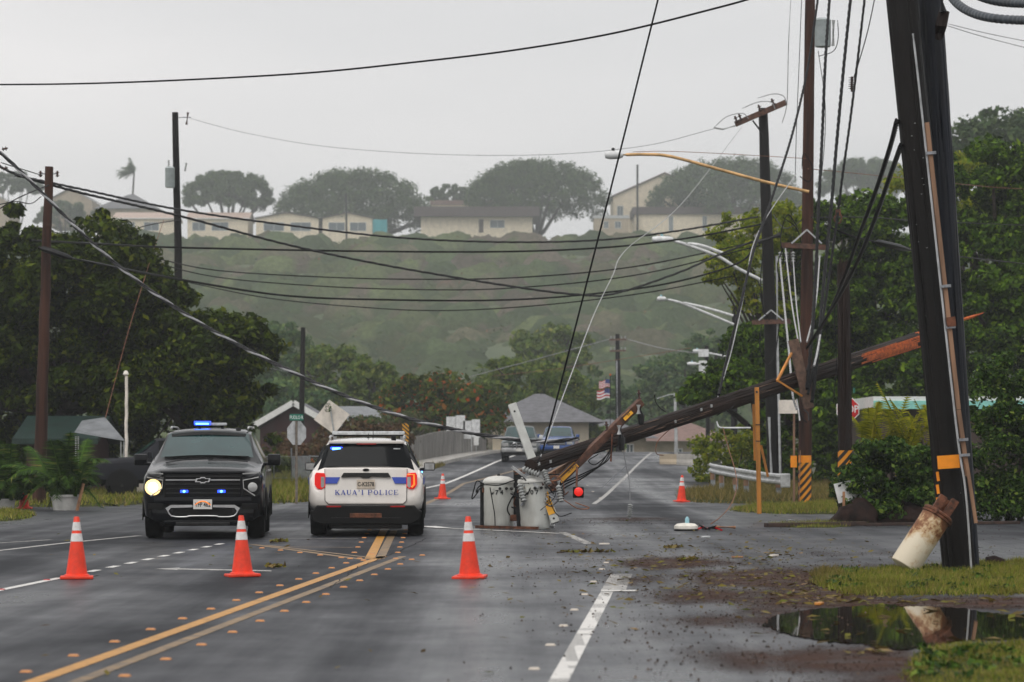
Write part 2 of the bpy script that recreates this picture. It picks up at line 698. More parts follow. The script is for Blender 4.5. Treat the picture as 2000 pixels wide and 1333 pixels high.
mat('wood_fallen', (.024, .010, .005), .65, col2=(.0025, .0018, .0016), vscale=3.4, bmp=1.0, bscale=14, stretch=(1, 1, .10), rvar=.15, spec=.25)
mat('wood_rod', (.55, .22, .035), .5, var=.18, vscale=5, stretch=(1, 1, .15))
mat('lamp_arm', (.66, .40, .17), .5, var=.2, vscale=3)
mat('stick', (.36, .18, .09), .7, var=.2)
mat('stick_dark', (.05, .026, .018), .6, var=.3)
mat('galvanised', (.48, .49, .49), .42, .35, var=.18, vscale=6)
mat('steel', (.30, .31, .33), .35, .8, var=.2, vscale=15)
mat('steel_white', (.72, .73, .73), .45, var=.12)
mat('rust', (.13, .045, .020), .75, var=.45, vscale=10, bmp=.4)
mat('tank_grey', (.60, .61, .57), .42, col2=(.42, .41, .37), vscale=3.0, stretch=(1, 1, .35), rvar=.12)
mat('tank_lid', (.62, .61, .57), .45, var=.1, vscale=4)
mat('tank_pale', (.42, .47, .47), .4, var=.08)
mat('porcelain', (.36, .37, .36), .2, var=.2, vscale=20)
mat('porcelain_brown', (.06, .025, .018), .2, var=.2)
mat('rubber_black', (.006, .006, .007), .45, var=.2, spec=.3)
mat('cable_black', (.004, .004, .0045), .5, var=.3, vscale=30, spec=.15)
mat('cable_alu', (.030, .030, .032), .5, .1, var=.4, vscale=12, spec=.25)
mat('cable_grey', (.30, .30, .31), .5, var=.2)
mat('cable_pale', (.42, .42, .42), .55, var=.25, vscale=20)
mat('copper', (.24, .09, .04), .5, .3, var=.3)
mat('conduit', (.45, .46, .47), .45, var=.15)
mat('corrugated', (.045, .055, .065), .4, var=.2)
mat('arm_grey', (.52, .53, .50), .5, col2=(.38, .38, .36), vscale=4)
mat('sticker_yellow', (.85, .40, .010), .5, var=.1)
mat('black_ink', (.012, .012, .012), .5, var=.1)
mat('cone_orange', (.92, .045, .008), .5, vscale=9, col2=(.66, .040, .012))
mat('cone_white', (.80, .79, .78), .45, vscale=12, col2=(.60, .57, .54))
mat('sign_back', (.66, .67, .67), .5, .0, var=.15, vscale=5)
mat('sign_cream', (.80, .73, .65), .55, var=.1, vscale=4)
mat('sign_red', (.55, .006, .010), .4, var=.05)
mat('sign_white', (.80, .80, .79), .45, var=.06)
mat('sign_green', (.005, .17, .11), .4, var=.05)
mat('sign_orange', (.92, .30, .008), .45, var=.06)
mat('post_steel', (.20, .17, .14), .5, .3, var=.25, vscale=10)
mat('fence_steel', (.34, .36, .38), .5, .4, var=.15)
mat('bark', (.045, .034, .026), .9, var=.3, vscale=6, bmp=.6, bscale=16)
mat('stone', (.016, .007, .005), .7, var=.45, vscale=5, bmp=.9, bscale=10, spec=.15)
mat('pot_white', (.66, .65, .61), .5, var=.12, vscale=4)
mat('wall_cream', (.72, .63, .48), .85, var=.08, vscale=1.0)
mat('wall_tan', (.40, .33, .24), .85, var=.1, vscale=1.0)
mat('wall_dark', (.06, .04, .035), .8, var=.2, vscale=1.0)
mat('wall_maroon', (.045, .012, .014), .8, var=.2, vscale=1.0)
mat('roof_pink', (.48, .36, .30), .7, var=.1, vscale=1.5)
mat('roof_grey', (.13, .13, .14), .85, var=.18, vscale=2.5, bmp=.3, bscale=12)
mat('roof_brown', (.075, .055, .055), .85, var=.15, vscale=2.0)
mat('roof_rust', (.22, .14, .12), .85, var=.15, vscale=2.0)
mat('roof_green', (.004, .022, .016), .6, var=.2, vscale=2.0)
mat('tarp_silver', (.17, .18, .19), .5, var=.18, vscale=3.0)
mat('tarp_aqua', (.04, .32, .36), .6, var=.1)
mat('fascia_aqua', (.26, .62, .55), .5, var=.08)
mat('trim_white', (.74, .74, .72), .5, var=.06)
mat('pane_far', (.10, .13, .15), .15, var=.2)
mat('flag_white', (.80, .78, .78), .8, var=.05)
mat('flag_red', (.50, .05, .06), .8, var=.05)
mat('flag_blue', (.06, .08, .24), .8, var=.05)
# vehicles
mat('paint_black', (.0025, .003, .0045), .16, var=.15, coat=.3, vscale=3, spec=.15)
mat('paint_patrol', (.70, .66, .61), .22, var=.03, coat=1.0, vscale=3)
mat('paint_silver', (.09, .11, .11), .3, .2, var=.1, coat=.6)
mat('paint_blue', (.02, .075, .27), .25, var=.1, coat=.8)
mat('paint_navy', (.008, .009, .014), .5, var=.2, spec=.2)
mat('car_glass', (.004, .005, .006), .06, var=.1, spec=.10)
mat('windscreen', (.022, .055, .055), .05, var=.2, vscale=1.2, spec=.9)
mat('chrome', (.62, .63, .64), .16, .95, var=.1)
mat('satin_silver', (.50, .50, .50), .35, .7, var=.1)
mat('plastic_black', (.005, .005, .005), .5, var=.2, spec=.2)
mat('tyre', (.006, .006, .006), .8, var=.25, vscale=12, spec=.2)
mat('rim_dark', (.03, .03, .03), .35, .6, var=.2)
mat('lens_red', (.55, .006, .006), .12, var=.1, emit=(1, .02, .01), estr=.35)
mat('lens_amber', (.80, .22, .02), .12, var=.1, emit=(1, .25, .03), estr=.7)
mat('reflector_red', (.35, .008, .008), .2, var=.1)
mat('lens_clear', (.42, .42, .41), .15, .2, var=.15)
mat('lamp_lit', (1, 1, 1), .3, var=0, emit=(1.0, .84, .50), estr=7.0)
mat('glow_warm', (1, .8, .4), .3, var=0, emit=(1.0, .66, .24), estr=1.7)  # emission for the warm glow round the lit headlight
mat('strobe_blue', (.1, .2, 1), .3, var=0, emit=(.004, .035, 1.0), estr=2.6)  # blue emission, stands in for the glow around the strobe cores
mat('strobe_core', (.4, .6, 1), .3, var=0, emit=(.07, .32, 1.0), estr=6.0)
mat('stripe_blue', (.010, .045, .36), .3, var=.03)
mat('plate_white', (.74, .72, .68), .45, var=.05)
mat('plate_tan', (.62, .53, .43), .45, var=.1)
mat('lightbar_clear', (.50, .52, .53), .18, var=.15, vscale=12)
mat('lamp_dome', (.74, .70, .62), .4, var=.1)
mat('cell_blue', (.30, .55, .62), .3, var=.05)
mat('red_light', (.65, .02, .015), .3, var=.05, emit=(1, .03, .02), estr=.5)


def stripes_mat(name, k, slope, c1, c2, swap=False):
    """diagonal warning stripes printed on a sheet"""
    m, nt, b, o = nodes_of(name)
    tc = nt.nodes.new('ShaderNodeTexCoord')
    sp = nt.nodes.new('ShaderNodeSeparateXYZ')
    nt.links.new(tc.outputs['Object'], sp.inputs[0])
    s = math_node(nt, 'ADD', math_node(nt, 'MULTIPLY', sp.outputs['Z'], k), math_node(nt, 'MULTIPLY', sp.outputs['X'], k * slope))
    fr = math_node(nt, 'FRACT', s)
    f = math_node(nt, 'GREATER_THAN', fr, 0.5)
    nt.links.new(mixc(nt, f, c1, c2), b.inputs['Base Color'])
    b.inputs['Roughness'].default_value = .45


stripes_mat('stripes_pole', 4.6, -1.15, (.80, .30, .012), (.012, .010, .008))
stripes_mat('stripes_marker', 6.5, 0.9, (.75, .36, .015), (.012, .010, .008))


def rusty_can():
    m, nt, b, o = nodes_of('can_rusty')
    f = noise(nt, 4.0, 7.0, .72)
    tc = nt.nodes.new('ShaderNodeTexCoord')
    sp = nt.nodes.new('ShaderNodeSeparateXYZ')
    nt.links.new(tc.outputs['Object'], sp.inputs[0])
    h = math_node(nt, 'MULTIPLY', math_node(nt, 'SUBTRACT', sp.outputs['Z'], .35), .45)
    s = math_node(nt, 'ADD', f, h)
    nt.links.new(ramp(nt, s, [(.45, (.68, .60, .46)), (.56, (.50, .34, .18)), (.62, (.22, .085, .030)), (.80, (.07, .025, .012))]), b.inputs['Base Color'])
    b.inputs['Roughness'].default_value = .6
    bump(nt, b, f, .4, .01)


rusty_can()
m_, nt_, b_, o_ = nodes_of('brush_canopy')
at_ = nt_.nodes.new('ShaderNodeAttribute')
at_.attribute_name = 'tint'
c_ = mixc(nt_, ramp(nt_, noise(nt_, .9, 6.0, .7), [(.38, 0.0), (.62, 1.0)]), at_.outputs['Color'], mixc(nt_, .55, at_.outputs['Color'], (.02, .03, .01)))
nt_.links.new(c_, b_.inputs['Base Color'])
b_.inputs['Roughness'].default_value = 1.0
b_.inputs['Specular IOR Level'].default_value = 0.0
bump(nt_, b_, noise(nt_, 1.1, 5.0, .7), 1.0, .8)
leaf_mat('leaf_dark', [(0.0, (.006, .014, .002)), (.45, (.022, .055, .004)), (.8, (.085, .160, .008)), (1, (.19, .28, .018))], trans=.14)  # shade and bright highlights of the foliage put into the leaf tones
leaf_mat('leaf_left', [(0.0, (.005, .010, .001)), (.5, (.020, .038, .002)), (.85, (.065, .095, .005)), (1, (.14, .16, .010))], trans=.14)
leaf_mat('leaf_bright', [(0.0, (.06, .10, .008)), (.5, (.18, .25, .016)), (.9, (.36, .38, .03)), (1, (.46, .42, .05))], trans=.45)
leaf_mat('leaf_bush', [(0.0, (.008, .018, .004)), (.5, (.026, .060, .010)), (.82, (.075, .145, .022)), (1, (.22, .29, .05))], rough=.35)  # upper tones brightened to imitate highlights on lit leaves
leaf_mat('leaf_lime', [(0.0, (.12, .15, .008)), (.5, (.30, .32, .014)), (.9, (.50, .46, .025)), (1, (.55, .46, .04))], trans=.45)
leaf_mat('leaf_palm', [(0.0, (.015, .035, .008)), (.5, (.035, .080, .014)), (.9, (.080, .15, .02)), (1, (.20, .20, .05))])
leaf_mat('leaf_pod', [(0.0, (.022, .048, .016)), (.5, (.045, .085, .028)), (.9, (.085, .135, .040)), (1, (.11, .15, .05))], trans=.2)
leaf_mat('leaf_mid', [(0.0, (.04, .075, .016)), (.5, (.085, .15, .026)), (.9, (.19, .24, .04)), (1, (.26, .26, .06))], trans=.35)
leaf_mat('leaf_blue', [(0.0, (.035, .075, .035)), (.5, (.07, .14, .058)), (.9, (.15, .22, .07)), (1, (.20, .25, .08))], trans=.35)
leaf_mat('leaf_flame', [(0.0, (.018, .036, .006)), (.45, (.045, .075, .010)), (.86, (.11, .14, .018)), (.93, (.40, .075, .015)), (1, (.50, .09, .02))], trans=.3)
leaf_mat('leaf_brush', [(0.0, (.025, .05, .016)), (.4, (.055, .095, .026)), (.74, (.11, .15, .04)), (.90, (.13, .10, .045)), (1, (.24, .09, .05))], bigs=.045, trans=.3, patch=(.028, (.105, .068, .045)))
leaf_mat('leaf_rust', [(0.0, (.045, .032, .016)), (.4, (.085, .055, .026)), (.75, (.12, .060, .035)), (1, (.085, .095, .025))])
leaf_mat('grass_blade', [(0.0, (.05, .09, .010)), (.35, (.15, .21, .022)), (.68, (.31, .31, .05)), (.86, (.42, .34, .12)), (1, (.26, .16, .07))], trans=.3, bigs=1.6, patch=(1.3, (.12, .085, .025)))
leaf_mat('grass_dry', [(0.0, (.07, .075, .020)), (.5, (.15, .13, .035)), (.85, (.26, .20, .07)), (1, (.32, .24, .11))], trans=.3)
leaf_mat('litter', [(0.0, (.05, .03, .016)), (.35, (.12, .08, .03)), (.6, (.20, .16, .03)), (.8, (.12, .15, .02)), (1, (.34, .22, .12))])
leaf_mat('grit_mat', [(0.0, (.012, .009, .008)), (.6, (.035, .022, .016)), (.9, (.09, .06, .045)), (1, (.18, .14, .11))], trans=0.0, rough=.6)
# ---------------------------------------------------------------- the ground, one sheet
def ground_sheet():
    ys = np.concatenate([np.arange(-80, 400, 4.0), np.arange(400, 800, 6.0), np.array([820, 900, 1000, 1200, 1500.])])
    xs = np.concatenate([np.array([-1500, -1000, -700, -500, -400, -300, -220, -160, -120]), np.arange(-90, 91, 3.0),
                         np.array([120, 160, 220, 300, 400, 500, 700, 1000, 1500])])
    X, Yy = np.meshgrid(xs, ys)
    rng = np.random.default_rng(4)
    Z = zg(X, Yy) - 0.03
    hillmask = sstep((Yy - 400) / 60)
    Z = Z + hillmask * (np.sin(X * .09 + Yy * .05) * .7 + np.sin(X * .21 - Yy * .13) * .4 + rng.normal(size=X.shape) * .25)
    V = np.stack([X, Yy, Z], -1).reshape(-1, 3)
    ny, nx = X.shape
    i = np.arange(ny - 1)[:, None] * nx + np.arange(nx - 1)[None, :]
    Fc = np.stack([i, i + 1, i + nx + 1, i + nx], -1).reshape(-1, 4)
    yc = V[Fc[:, 0], 1]
    return tag(link('ground', np_mesh('ground', V, Fc, ['ground_soil', 'hill_soil'], (yc > 230).astype(int))),
               'wet brown and green ground around the crossing and up the hillside', None, None, 'structure')


ground_sheet()


def sheet(rows, cols, dz):
    """rows: list of (Y, xleft, xright)"""
    V, Fc = [], []
    for Y, a, b in rows:
        for j in range(cols + 1):
            x = a + (b - a) * j / cols
            V.append((x, Y, float(zg(x, Y)) + dz))
    n = cols + 1
    for i in range(len(rows) - 1):
        for j in range(cols):
            k = i * n + j
            Fc.append((k, k + 1, k + n + 1, k + n))
    return np.array(V), np.array(Fc)


def lerp_tab(tab, Y):
    return float(np.interp(Y, [t[0] for t in tab], [t[1] for t in tab]))


LEFT = [(5, -30), (70, -30), (73.5, -12), (76, -7), (80, -5.8), (105, -4.9), (135, -3.9), (168, -1.8), (182, -1.0), (215, .6)]
RIGHT = [(5, 30), (72, 30), (78, 14), (84, 9.2), (90, 8.4), (105, 9.0), (146, 10.5), (182, 12), (215, 13)]
yrows = list(np.arange(6, 216, 2.0))
V, Fc = sheet([(Y, lerp_tab(LEFT, Y), lerp_tab(RIGHT, Y)) for Y in yrows], 14, 0.0)
road = tag(link('road', np_mesh('road', V, Fc, 'asphalt')), 'wet dark asphalt road running up over the bridge', None, None, 'structure')


def ground_line(pts, width, mats, name='lane_line', dz=.004, seg=1.5):
    """painted strip along world points on the road, a child of the road"""
    path = resample([Vector(p) for p in pts], seg)
    V = []
    for i, p in enumerate(path):
        d = (path[min(i + 1, len(path) - 1)] - path[max(i - 1, 0)])
        s = Vector((d.y, -d.x, 0)).normalized() * width / 2
        for q in (p - s, p + s):
            V.append((q.x, q.y, float(zg(q.x, q.y)) + dz))
    Fc = [(2 * i, 2 * i + 1, 2 * i + 3, 2 * i + 2) for i in range(len(path) - 1)]
    return link(name, np_mesh(name, np.array(V), np.array(Fc), mats), road)


def XY(x, Y):
    return Vector((x, Y, 0))


def yl(Y):
    return -3.22 + .0648 * (Y - 19.1)


ground_line([XY(yl(6), 6), XY(yl(40.5), 40.5)], .13, 'paint_yellow', 'centre_line')
ground_line([XY(yl(6) + .30, 6), XY(yl(40.5) + .28, 40.5)], .11, 'paint_yellow_worn', 'centre_line')
A1, A2 = G(722, 1092), G(750, 1036)
ground_line([A1, A2], .14, 'paint_yellow', 'centre_line')
ground_line([A2, G(795, 1000), GY(905, 105), GY(1068, 146), GY(1110, 180)], .16, 'paint_yellow_worn', 'centre_line')
ground_line([G(742, 1092), G(770, 1036)], .13, 'paint_yellow_worn', 'centre_line')
ground_line([G(492, 1064), G(712, 1094)], .13, 'paint_yellow_worn', 'gore_line')
ground_line([G(520, 1066), G(718, 1090)], .10, 'paint_yellow_worn', 'gore_line', .008)
ground_line([G(500, 1052), G(700, 1053)], .10, 'paint_worn', 'gore_line')
ground_line([G(560, 1070), G(690, 1071)], .10, 'paint_yellow_worn', 'gore_line', .012)


def yr(Y):
    return .31 + .0615 * (Y - 19.1)


ground_line([XY(yr(6), 6), XY(yr(30.8), 30.8)], .135, 'paint_white', 'edge_line')
ground_line([XY(yr(31.0) + .06, 31.0), XY(yr(35.0) + .06, 35.0)], .27, 'paint_worn', 'edge_line')
ground_line([XY(yr(30.3) - .03, 30.95), XY(yr(30.3) + .36, 30.95)], .26, 'paint_white', 'stop_tick', .008)
ground_line([G(1098, 1040), G(1150, 1063)], .16, 'paint_worn', 'edge_line')
ground_line([G(835, 1031), G(950, 1036), G(1092, 1043)], .14, 'paint_white', 'stop_line', .008)
ground_line([G(836, 1029), G(868, 1033)], .30, 'paint_white', 'stop_line', .012)
ground_line([XY(-6.9, 12), XY(-5.62, 31), XY(-5.40, 34)], .11, 'paint_white', 'edge_line')
for k in range(9):                                   # dotted line through the crossing
    Y = 35.6 + 1.2 * k
    ground_line([XY(-5.33 + .062 * (Y - 35), Y), XY(-5.33 + .062 * (Y + .55 - 35), Y + .55)], .11, 'paint_white', 'dotted_line')
ground_line([G(-60, 1083), G(120, 1062), G(272, 1047)], .13, 'paint_worn', 'edge_line')
ground_line([G(-30, 1063), G(100, 1055)], .10, 'paint_worn', 'edge_line')
ground_line([GY(760, 88), GY(870, 105), GY(970, 146), GY(1030, 182)], .16, 'paint_white', 'edge_line')
ground_line([G(1160, 985), GY(1200, 100), GY(1237, 130), GY(1262, 160), GY(1275, 185)], .13, 'paint_worn', 'edge_line')
for _k, _pts in enumerate(([(640, 1150), (700, 1108), (745, 1092), (790, 1072), (830, 1052)], [(0, 1180), (180, 1172), (420, 1176), (620, 1170)], [(1180, 1050), (1400, 1062), (1700, 1058)])):
    _r = random.Random(_k)
    _q = resample(spline([G(*c) for c in _pts], 6), .35)
    ground_line([c + Vector((_r.uniform(-.05, .05), _r.uniform(-.12, .12), 0)) for c in _q], .014, 'crack', 'crack', .0045, .4)
# turn arrow, seen nearly edge-on
arrow = [G(302, 1112), G(352, 1109.5), G(350, 1111.2), G(440, 1113), G(530, 1115), G(530, 1117), G(440, 1115.2), G(346, 1113.4), G(348, 1114.6)]
mb = MB().add([(p.x, p.y, .004) for p in arrow], [tuple(range(len(arrow)))])
part(road, 'turn_arrow', mb, 'paint_worn')

mk = MB().box((0, 0, .008), (.088, .075, .016), taper=.70)
MK_A, MK_W = mk.mesh('raised_marker', 'marker_amber', None, .004), mk.mesh('raised_marker', 'marker_white', None, .004)
MK_R = mk.mesh('raised_marker', 'reflector_red', None, .004)


def marker(x, Y, me, dz=0.0):
    o = link('raised_marker', me, road, (x, Y, float(zg(x, Y)) + dz))
    o.rotation_euler = (0, 0, -.065)


for k in range(15):
    Y = 19.6 + 1.52 * k
    marker(yl(Y) - .22, Y + .35, MK_A)
    marker(yl(Y) + .52, Y, MK_A)
for k in range(7):
    t = k / 6
    p, q = A1.lerp(A2, t), G(745, 1092).lerp(G(772, 1036), t)
    marker(p.x - .27, p.y, MK_A)
    marker(q.x + .20, q.y, MK_A)
for k in range(7):
    p = G(480, 1066).lerp(G(712, 1094), k / 6)
    marker(p.x, p.y - .25, MK_A)
for Y in (20.2, 22.6, 25.0, 27.4, 30.2, 33.0, 36.3, 38.3):
    marker(yr(Y) - .22, Y, MK_W)
for Y in (27.0, 29.0, 31.2, 33.4):
    marker(-5.85 + .064 * (Y - 27) - .02, Y, MK_R)
for k in range(5):
    marker(2.6 + .05 * k, 84 + 9 * k, MK_W, .002)

# ---------------------------------------------------------------- mud, puddle, grass, litter on the right shoulder
MUD = [(1230, 1012, 110, 9, .85), (1320, 1100, 140, 13, 1.25), (1500, 1130, 190, 20, 1.45), (1590, 1165, 140, 24, 1.5), (1420, 1165, 190, 20, 1.05), (1560, 1215, 110, 22, 1.25), (1400, 1215, 170, 20, .75), (1250, 1135, 90, 14, .7),
       (1500, 1195, 130, 18, .75), (1720, 1180, 330, 13, 1.3), (1960, 1178, 200, 15, 1.3), (1650, 1290, 190, 30, 1.35), (1500, 1290, 220, 32, .85),
       (1300, 1240, 180, 25, .38), (1780, 1330, 200, 40, .9), (1900, 1110, 300, 12, .8), (1120, 1120, 120, 12, .35), (1620, 1082, 200, 7, .5)]


def cover_at(x, Y):
    px = CX + F * x / Y
    py = HY + F * CH / Y
    c = np.zeros_like(px)
    for a, b, sx, sy, am in MUD:
        c = np.maximum(c, am * np.exp(-((px - a) / sx) ** 2 - ((py - b) / sy) ** 2))
    return c


xs, ys = np.arange(-.5, 9.5, .09), np.arange(18.5, 62, .22)
X, Yy = np.meshgrid(xs, ys)
V = np.stack([X, Yy, np.full_like(X, .004)], -1).reshape(-1, 3)
ny, nx = X.shape
i = np.arange(ny - 1)[:, None] * nx + np.arange(nx - 1)[None, :]
me = np_mesh('mud', V, np.stack([i, i + 1, i + nx + 1, i + nx], -1).reshape(-1, 4), 'mud')
at = me.attributes.new('cover', 'FLOAT', 'POINT')
at.data.foreach_set('value', cover_at(X, Yy).ravel().astype(np.float32))
tag(link('mud', me), 'red brown mud washed across the right shoulder of the road', None, None, 'stuff')

pud = [(1492, 1222), (1512, 1206), (1560, 1195), (1640, 1187), (1720, 1184), (1800, 1188), (1880, 1192), (1960, 1200), (2060, 1205), (2190, 1212), (2230, 1232),
       (2120, 1246), (2010, 1249), (1930, 1252), (1860, 1260), (1800, 1268), (1745, 1269), (1690, 1263), (1630, 1256), (1570, 1246), (1520, 1236)]
pp = [G(a, b) for a, b in pud]
pp = spline(pp + [pp[0]], 14)[:-1]
rng = np.random.default_rng(8)
_w = np.convolve(np.tile(rng.normal(size=len(pp)), 3), np.ones(9) / 3.0, 'same')[len(pp):2 * len(pp)] + rng.normal(size=len(pp)) * .5
mb = MB().add([(p.x + .018 * w, p.y + .10 * w, .010) for p, w in zip(pp, _w)], [tuple(range(len(pp)))])
tag(link('puddle', mb.mesh('puddle', 'water')), 'dark still puddle on the muddy shoulder', None, None, 'structure')


def inside(poly, x, y):
    c = np.zeros(len(x), bool)
    n = len(poly)
    for i in range(n):
        (x1, y1), (x2, y2) = poly[i], poly[(i + 1) % n]
        t = ((y1 > y) != (y2 > y)) & (x < (x2 - x1) * (y - y1) / ((y2 - y1) if y2 != y1 else 1e-9) + x1)
        c ^= t
    return c


def lawn(label, poly, per, h, blade, hump, seed, dz=.006, width=.006):
    """turf patch with rounded edge and standing blades; poly in world (x, Y)"""
    rng = np.random.default_rng(seed)
    poly = [(float(a), float(b)) for a, b in poly]
    ring = spline([Vector((a, b, 0)) for a, b in poly] + [Vector((*poly[0], 0))], 5)[:-1]
    ring = [(p.x + rng.normal() * .05, p.y + rng.normal() * .14) for p in ring]
    cx, cy = np.mean([p[0] for p in ring]), np.mean([p[1] for p in ring])
    mb = MB()
    n = len(ring)
    vs, fs = [], []
    for k, (s, z) in enumerate(((1.0, 0.0), (.96, hump * .6), (.85, hump), (.5, hump * 1.1), (.2, hump * 1.15))):
        for (a, b) in ring:
            x, y = cx + (a - cx) * s, cy + (b - cy) * s
            vs.append((x, y, float(zg(x, y)) + z + dz - (.02 if k == 0 else 0)))
    for k in range(4):
        for j in range(n):
            a, b = k * n + j, k * n + (j + 1) % n
            fs.append((a, b, b + n, a + n))
    fs.append(tuple(4 * n + j for j in range(n)))
    mb.add(vs, fs)
    o = tag(link('grass_verge', mb.mesh('grass_verge', 'turf', 60)), label, None, None, 'structure')
    xs_, ys_ = np.array([p[0] for p in ring]), np.array([p[1] for p in ring])
    A = (xs_.max() - xs_.min()) * (ys_.max() - ys_.min())
    m = int(A * per)
    x = rng.uniform(xs_.min(), xs_.max(), m)
    y = rng.uniform(ys_.min(), ys_.max(), m)
    grown = [(cx + (a - cx) * 1.05, cy + (b - cy) * 1.07) for a, b in ring]
    k = inside(grown, x, y)
    patch = np.sin(x * 2.3 + np.sin(y * 1.7) * 1.8) * np.sin(y * 1.9 + np.sin(x * 1.3) * 2.1)
    k &= rng.random(m) < np.clip(.78 + .55 * patch, .12, 1)
    edge = inside(ring, x, y)
    k &= edge | (rng.random(m) < .35)
    x, y, edge = x[k], y[k], edge[k]
    m = len(x)
    z = zg(x, y) + dz + hump * .6 * edge
    tuft = .55 + .45 * np.sin(x * 5.1 + np.sin(y * 3.3) * 2) * np.sin(y * 4.2 + np.sin(x * 2.7))
    hh = h * (.45 + .8 * rng.random(m)) * (.6 + .7 * tuft)
    a = rng.uniform(0, 6.283, m)
    w = width * (.7 + .6 * rng.random(m))
    lx, ly = rng.normal(size=m) * hh * .45, rng.normal(size=m) * hh * .45
    V = np.stack([np.stack([x - np.cos(a) * w, y - np.sin(a) * w, z - .01], -1), np.stack([x + np.cos(a) * w, y + np.sin(a) * w, z - .01], -1),
                  np.stack([x + lx, y + ly, z + hh], -1)], 1).reshape(-1, 3)
    g = link('grass_blades', np_mesh('grass_blades', V, np.arange(m * 3).reshape(-1, 3), blade), o)
    g['kind'] = 'stuff'
    return o


def gp(l):
    return [(G(a, b).x, G(a, b).y) for a, b in l]


lawn('green and yellow grass island round the foot of the two leaning black poles',
     gp([(1600, 1136), (1640, 1122), (1760, 1114), (1880, 1108), (2020, 1100), (2250, 1098), (2320, 1150), (2050, 1160), (1900, 1161), (1760, 1163), (1660, 1160), (1608, 1148)]), 2200, .07, 'grass_blade', .025, 1)
lawn('mown grass corner below the puddle',
     gp([(1770, 1300), (1800, 1276), (1870, 1266), (1960, 1262), (2100, 1256), (2400, 1250), (2500, 1380), (1900, 1400), (1800, 1350)]), 2300, .045, 'grass_blade', .018, 2)
lawn('thin strip of bright grass at the foot of the brown pole',
     gp([(1418, 998), (1500, 991), (1600, 987), (1760, 984), (1900, 984), (1900, 1000), (1640, 1005), (1500, 1003)]), 420, .12, 'grass_blade', .05, 3, width=.012)
lawn('dry grass bank under the guardrail', [(4.9, 80), (5.6, 77.5), (7.5, 76.5), (10, 77), (14, 80), (16, 95), (12, 108), (7.6, 104), (6.9, 95), (5.2, 86)], 150, .22, 'grass_dry', .12, 5, width=.02)
lawn('small grass patch by the cross street beside the white pots', gp([(-80, 1020), (-60, 1002), (20, 1001), (62, 1006), (50, 1014), (0, 1019)]), 420, .10, 'grass_blade', .05, 6, width=.012)
lawn('long green grass beside the sign post and chain link fence', [(-7.6, 76), (-5.9, 79), (-5.3, 92), (-4.9, 106), (-4.2, 128), (-6.4, 134), (-9, 120), (-10.5, 100), (-10, 80)], 140, .30, 'grass_blade', .10, 7, width=.025)
lawn('grass verge behind the potted palms', [(-14, 72.5), (-10.5, 73), (-10.2, 75), (-11, 90), (-20, 95), (-26, 85), (-24, 72)], 60, .16, 'grass_blade', .08, 9, width=.02)
lawn('weedy tuft at the edge of the right shoulder', gp([(1590, 1128), (1610, 1118), (1650, 1122), (1640, 1140), (1600, 1145)]), 1500, .09, 'grass_dry', .02, 10)
lawn('thin strip of weeds in front of the rock', gp([(1500, 1026), (1570, 1022), (1640, 1021), (1700, 1024), (1640, 1030), (1540, 1031)]), 500, .08, 'grass_blade', .02, 11)

rng = np.random.default_rng(19)
wx = np.array([(G(a, b).x, G(a, b).y, .05) for a, b in zip(rng.uniform(1610, 2000, 60), rng.uniform(1112, 1160, 60))] + [(G(a, b).x, G(a, b).y, .04) for a, b in zip(rng.uniform(1790, 2000, 30), rng.uniform(1270, 1333, 30))])
V, Fc = leaf_cloud(rng, wx, np.tile([.10, .10, .035], (len(wx), 1)), 22, .06)
V[:, 2] = np.maximum(V[:, 2], .012)
tag(link('weeds', np_mesh('weeds', V, Fc, 'leaf_bush')), 'low broad leaved weeds dotted through the roadside grass', None, None, 'stuff')
rng = np.random.default_rng(21)
# loose grit in and beside the mud
n = 60000
x, y = rng.uniform(-.5, 9.5, n), rng.uniform(18.8, 60, n)
k = rng.random(n) < np.clip(cover_at(x, y) * .75 + .03, 0, .8)
x, y = x[k], y[k]
n = len(x)
s = .005 + .014 * rng.random(n) ** 3
T = np.array([[1, 0, -.3], [-.5, .8, -.3], [-.5, -.8, -.3], [0, 0, .75]])
a = rng.uniform(0, 6.28, n)
ca, sa = np.cos(a), np.sin(a)
rot = np.stack([np.stack([ca, -sa, 0 * a], -1), np.stack([sa, ca, 0 * a], -1), np.stack([0 * a, 0 * a, 1 + 0 * a], -1)], 1)
V = np.einsum('nij,kj->nki', rot, T) * s[:, None, None] + np.stack([x, y, .006 + s * .2], -1)[:, None, :]
Fc = (np.arange(n) * 4)[:, None, None] + np.array([[0, 1, 3], [1, 2, 3], [2, 0, 3]])[None]
tag(link('gravel', np_mesh('gravel', V.reshape(-1, 3), Fc.reshape(-1, 3), 'grit_mat')), 'dark grit and gravel strewn over the right shoulder', None, None, 'stuff')


def litter(name, label, px, py, size, m):
    """leaves lying on the ground at photo positions"""
    n = len(px)
    g = [G(a, b) for a, b in zip(px, py)]
    C = np.array([(p.x, p.y, .016) for p in g])
    L = size * (.5 + rng.random((n, 1)))
    a = rng.uniform(0, 6.28, n)
    t = np.stack([np.cos(a), np.sin(a), rng.normal(size=n) * .18], -1)
    b = np.stack([-np.sin(a), np.cos(a), rng.normal(size=n) * .30], -1)
    up = np.zeros((n, 3))
    up[:, 2] = (.02 + .35 * rng.random(n)) * L[:, 0]
    V = np.stack([C - t * L, C + b * L * .4 + up * .6, C + t * L + up * .3, C - b * L * .4 + up * .5], 1).reshape(-1, 3)
    V[:, 2] = np.maximum(V[:, 2], .009)
    return tag(link(name, np_mesh(name, V, np.arange(n * 4).reshape(-1, 4), m)), label, None, None, 'stuff')


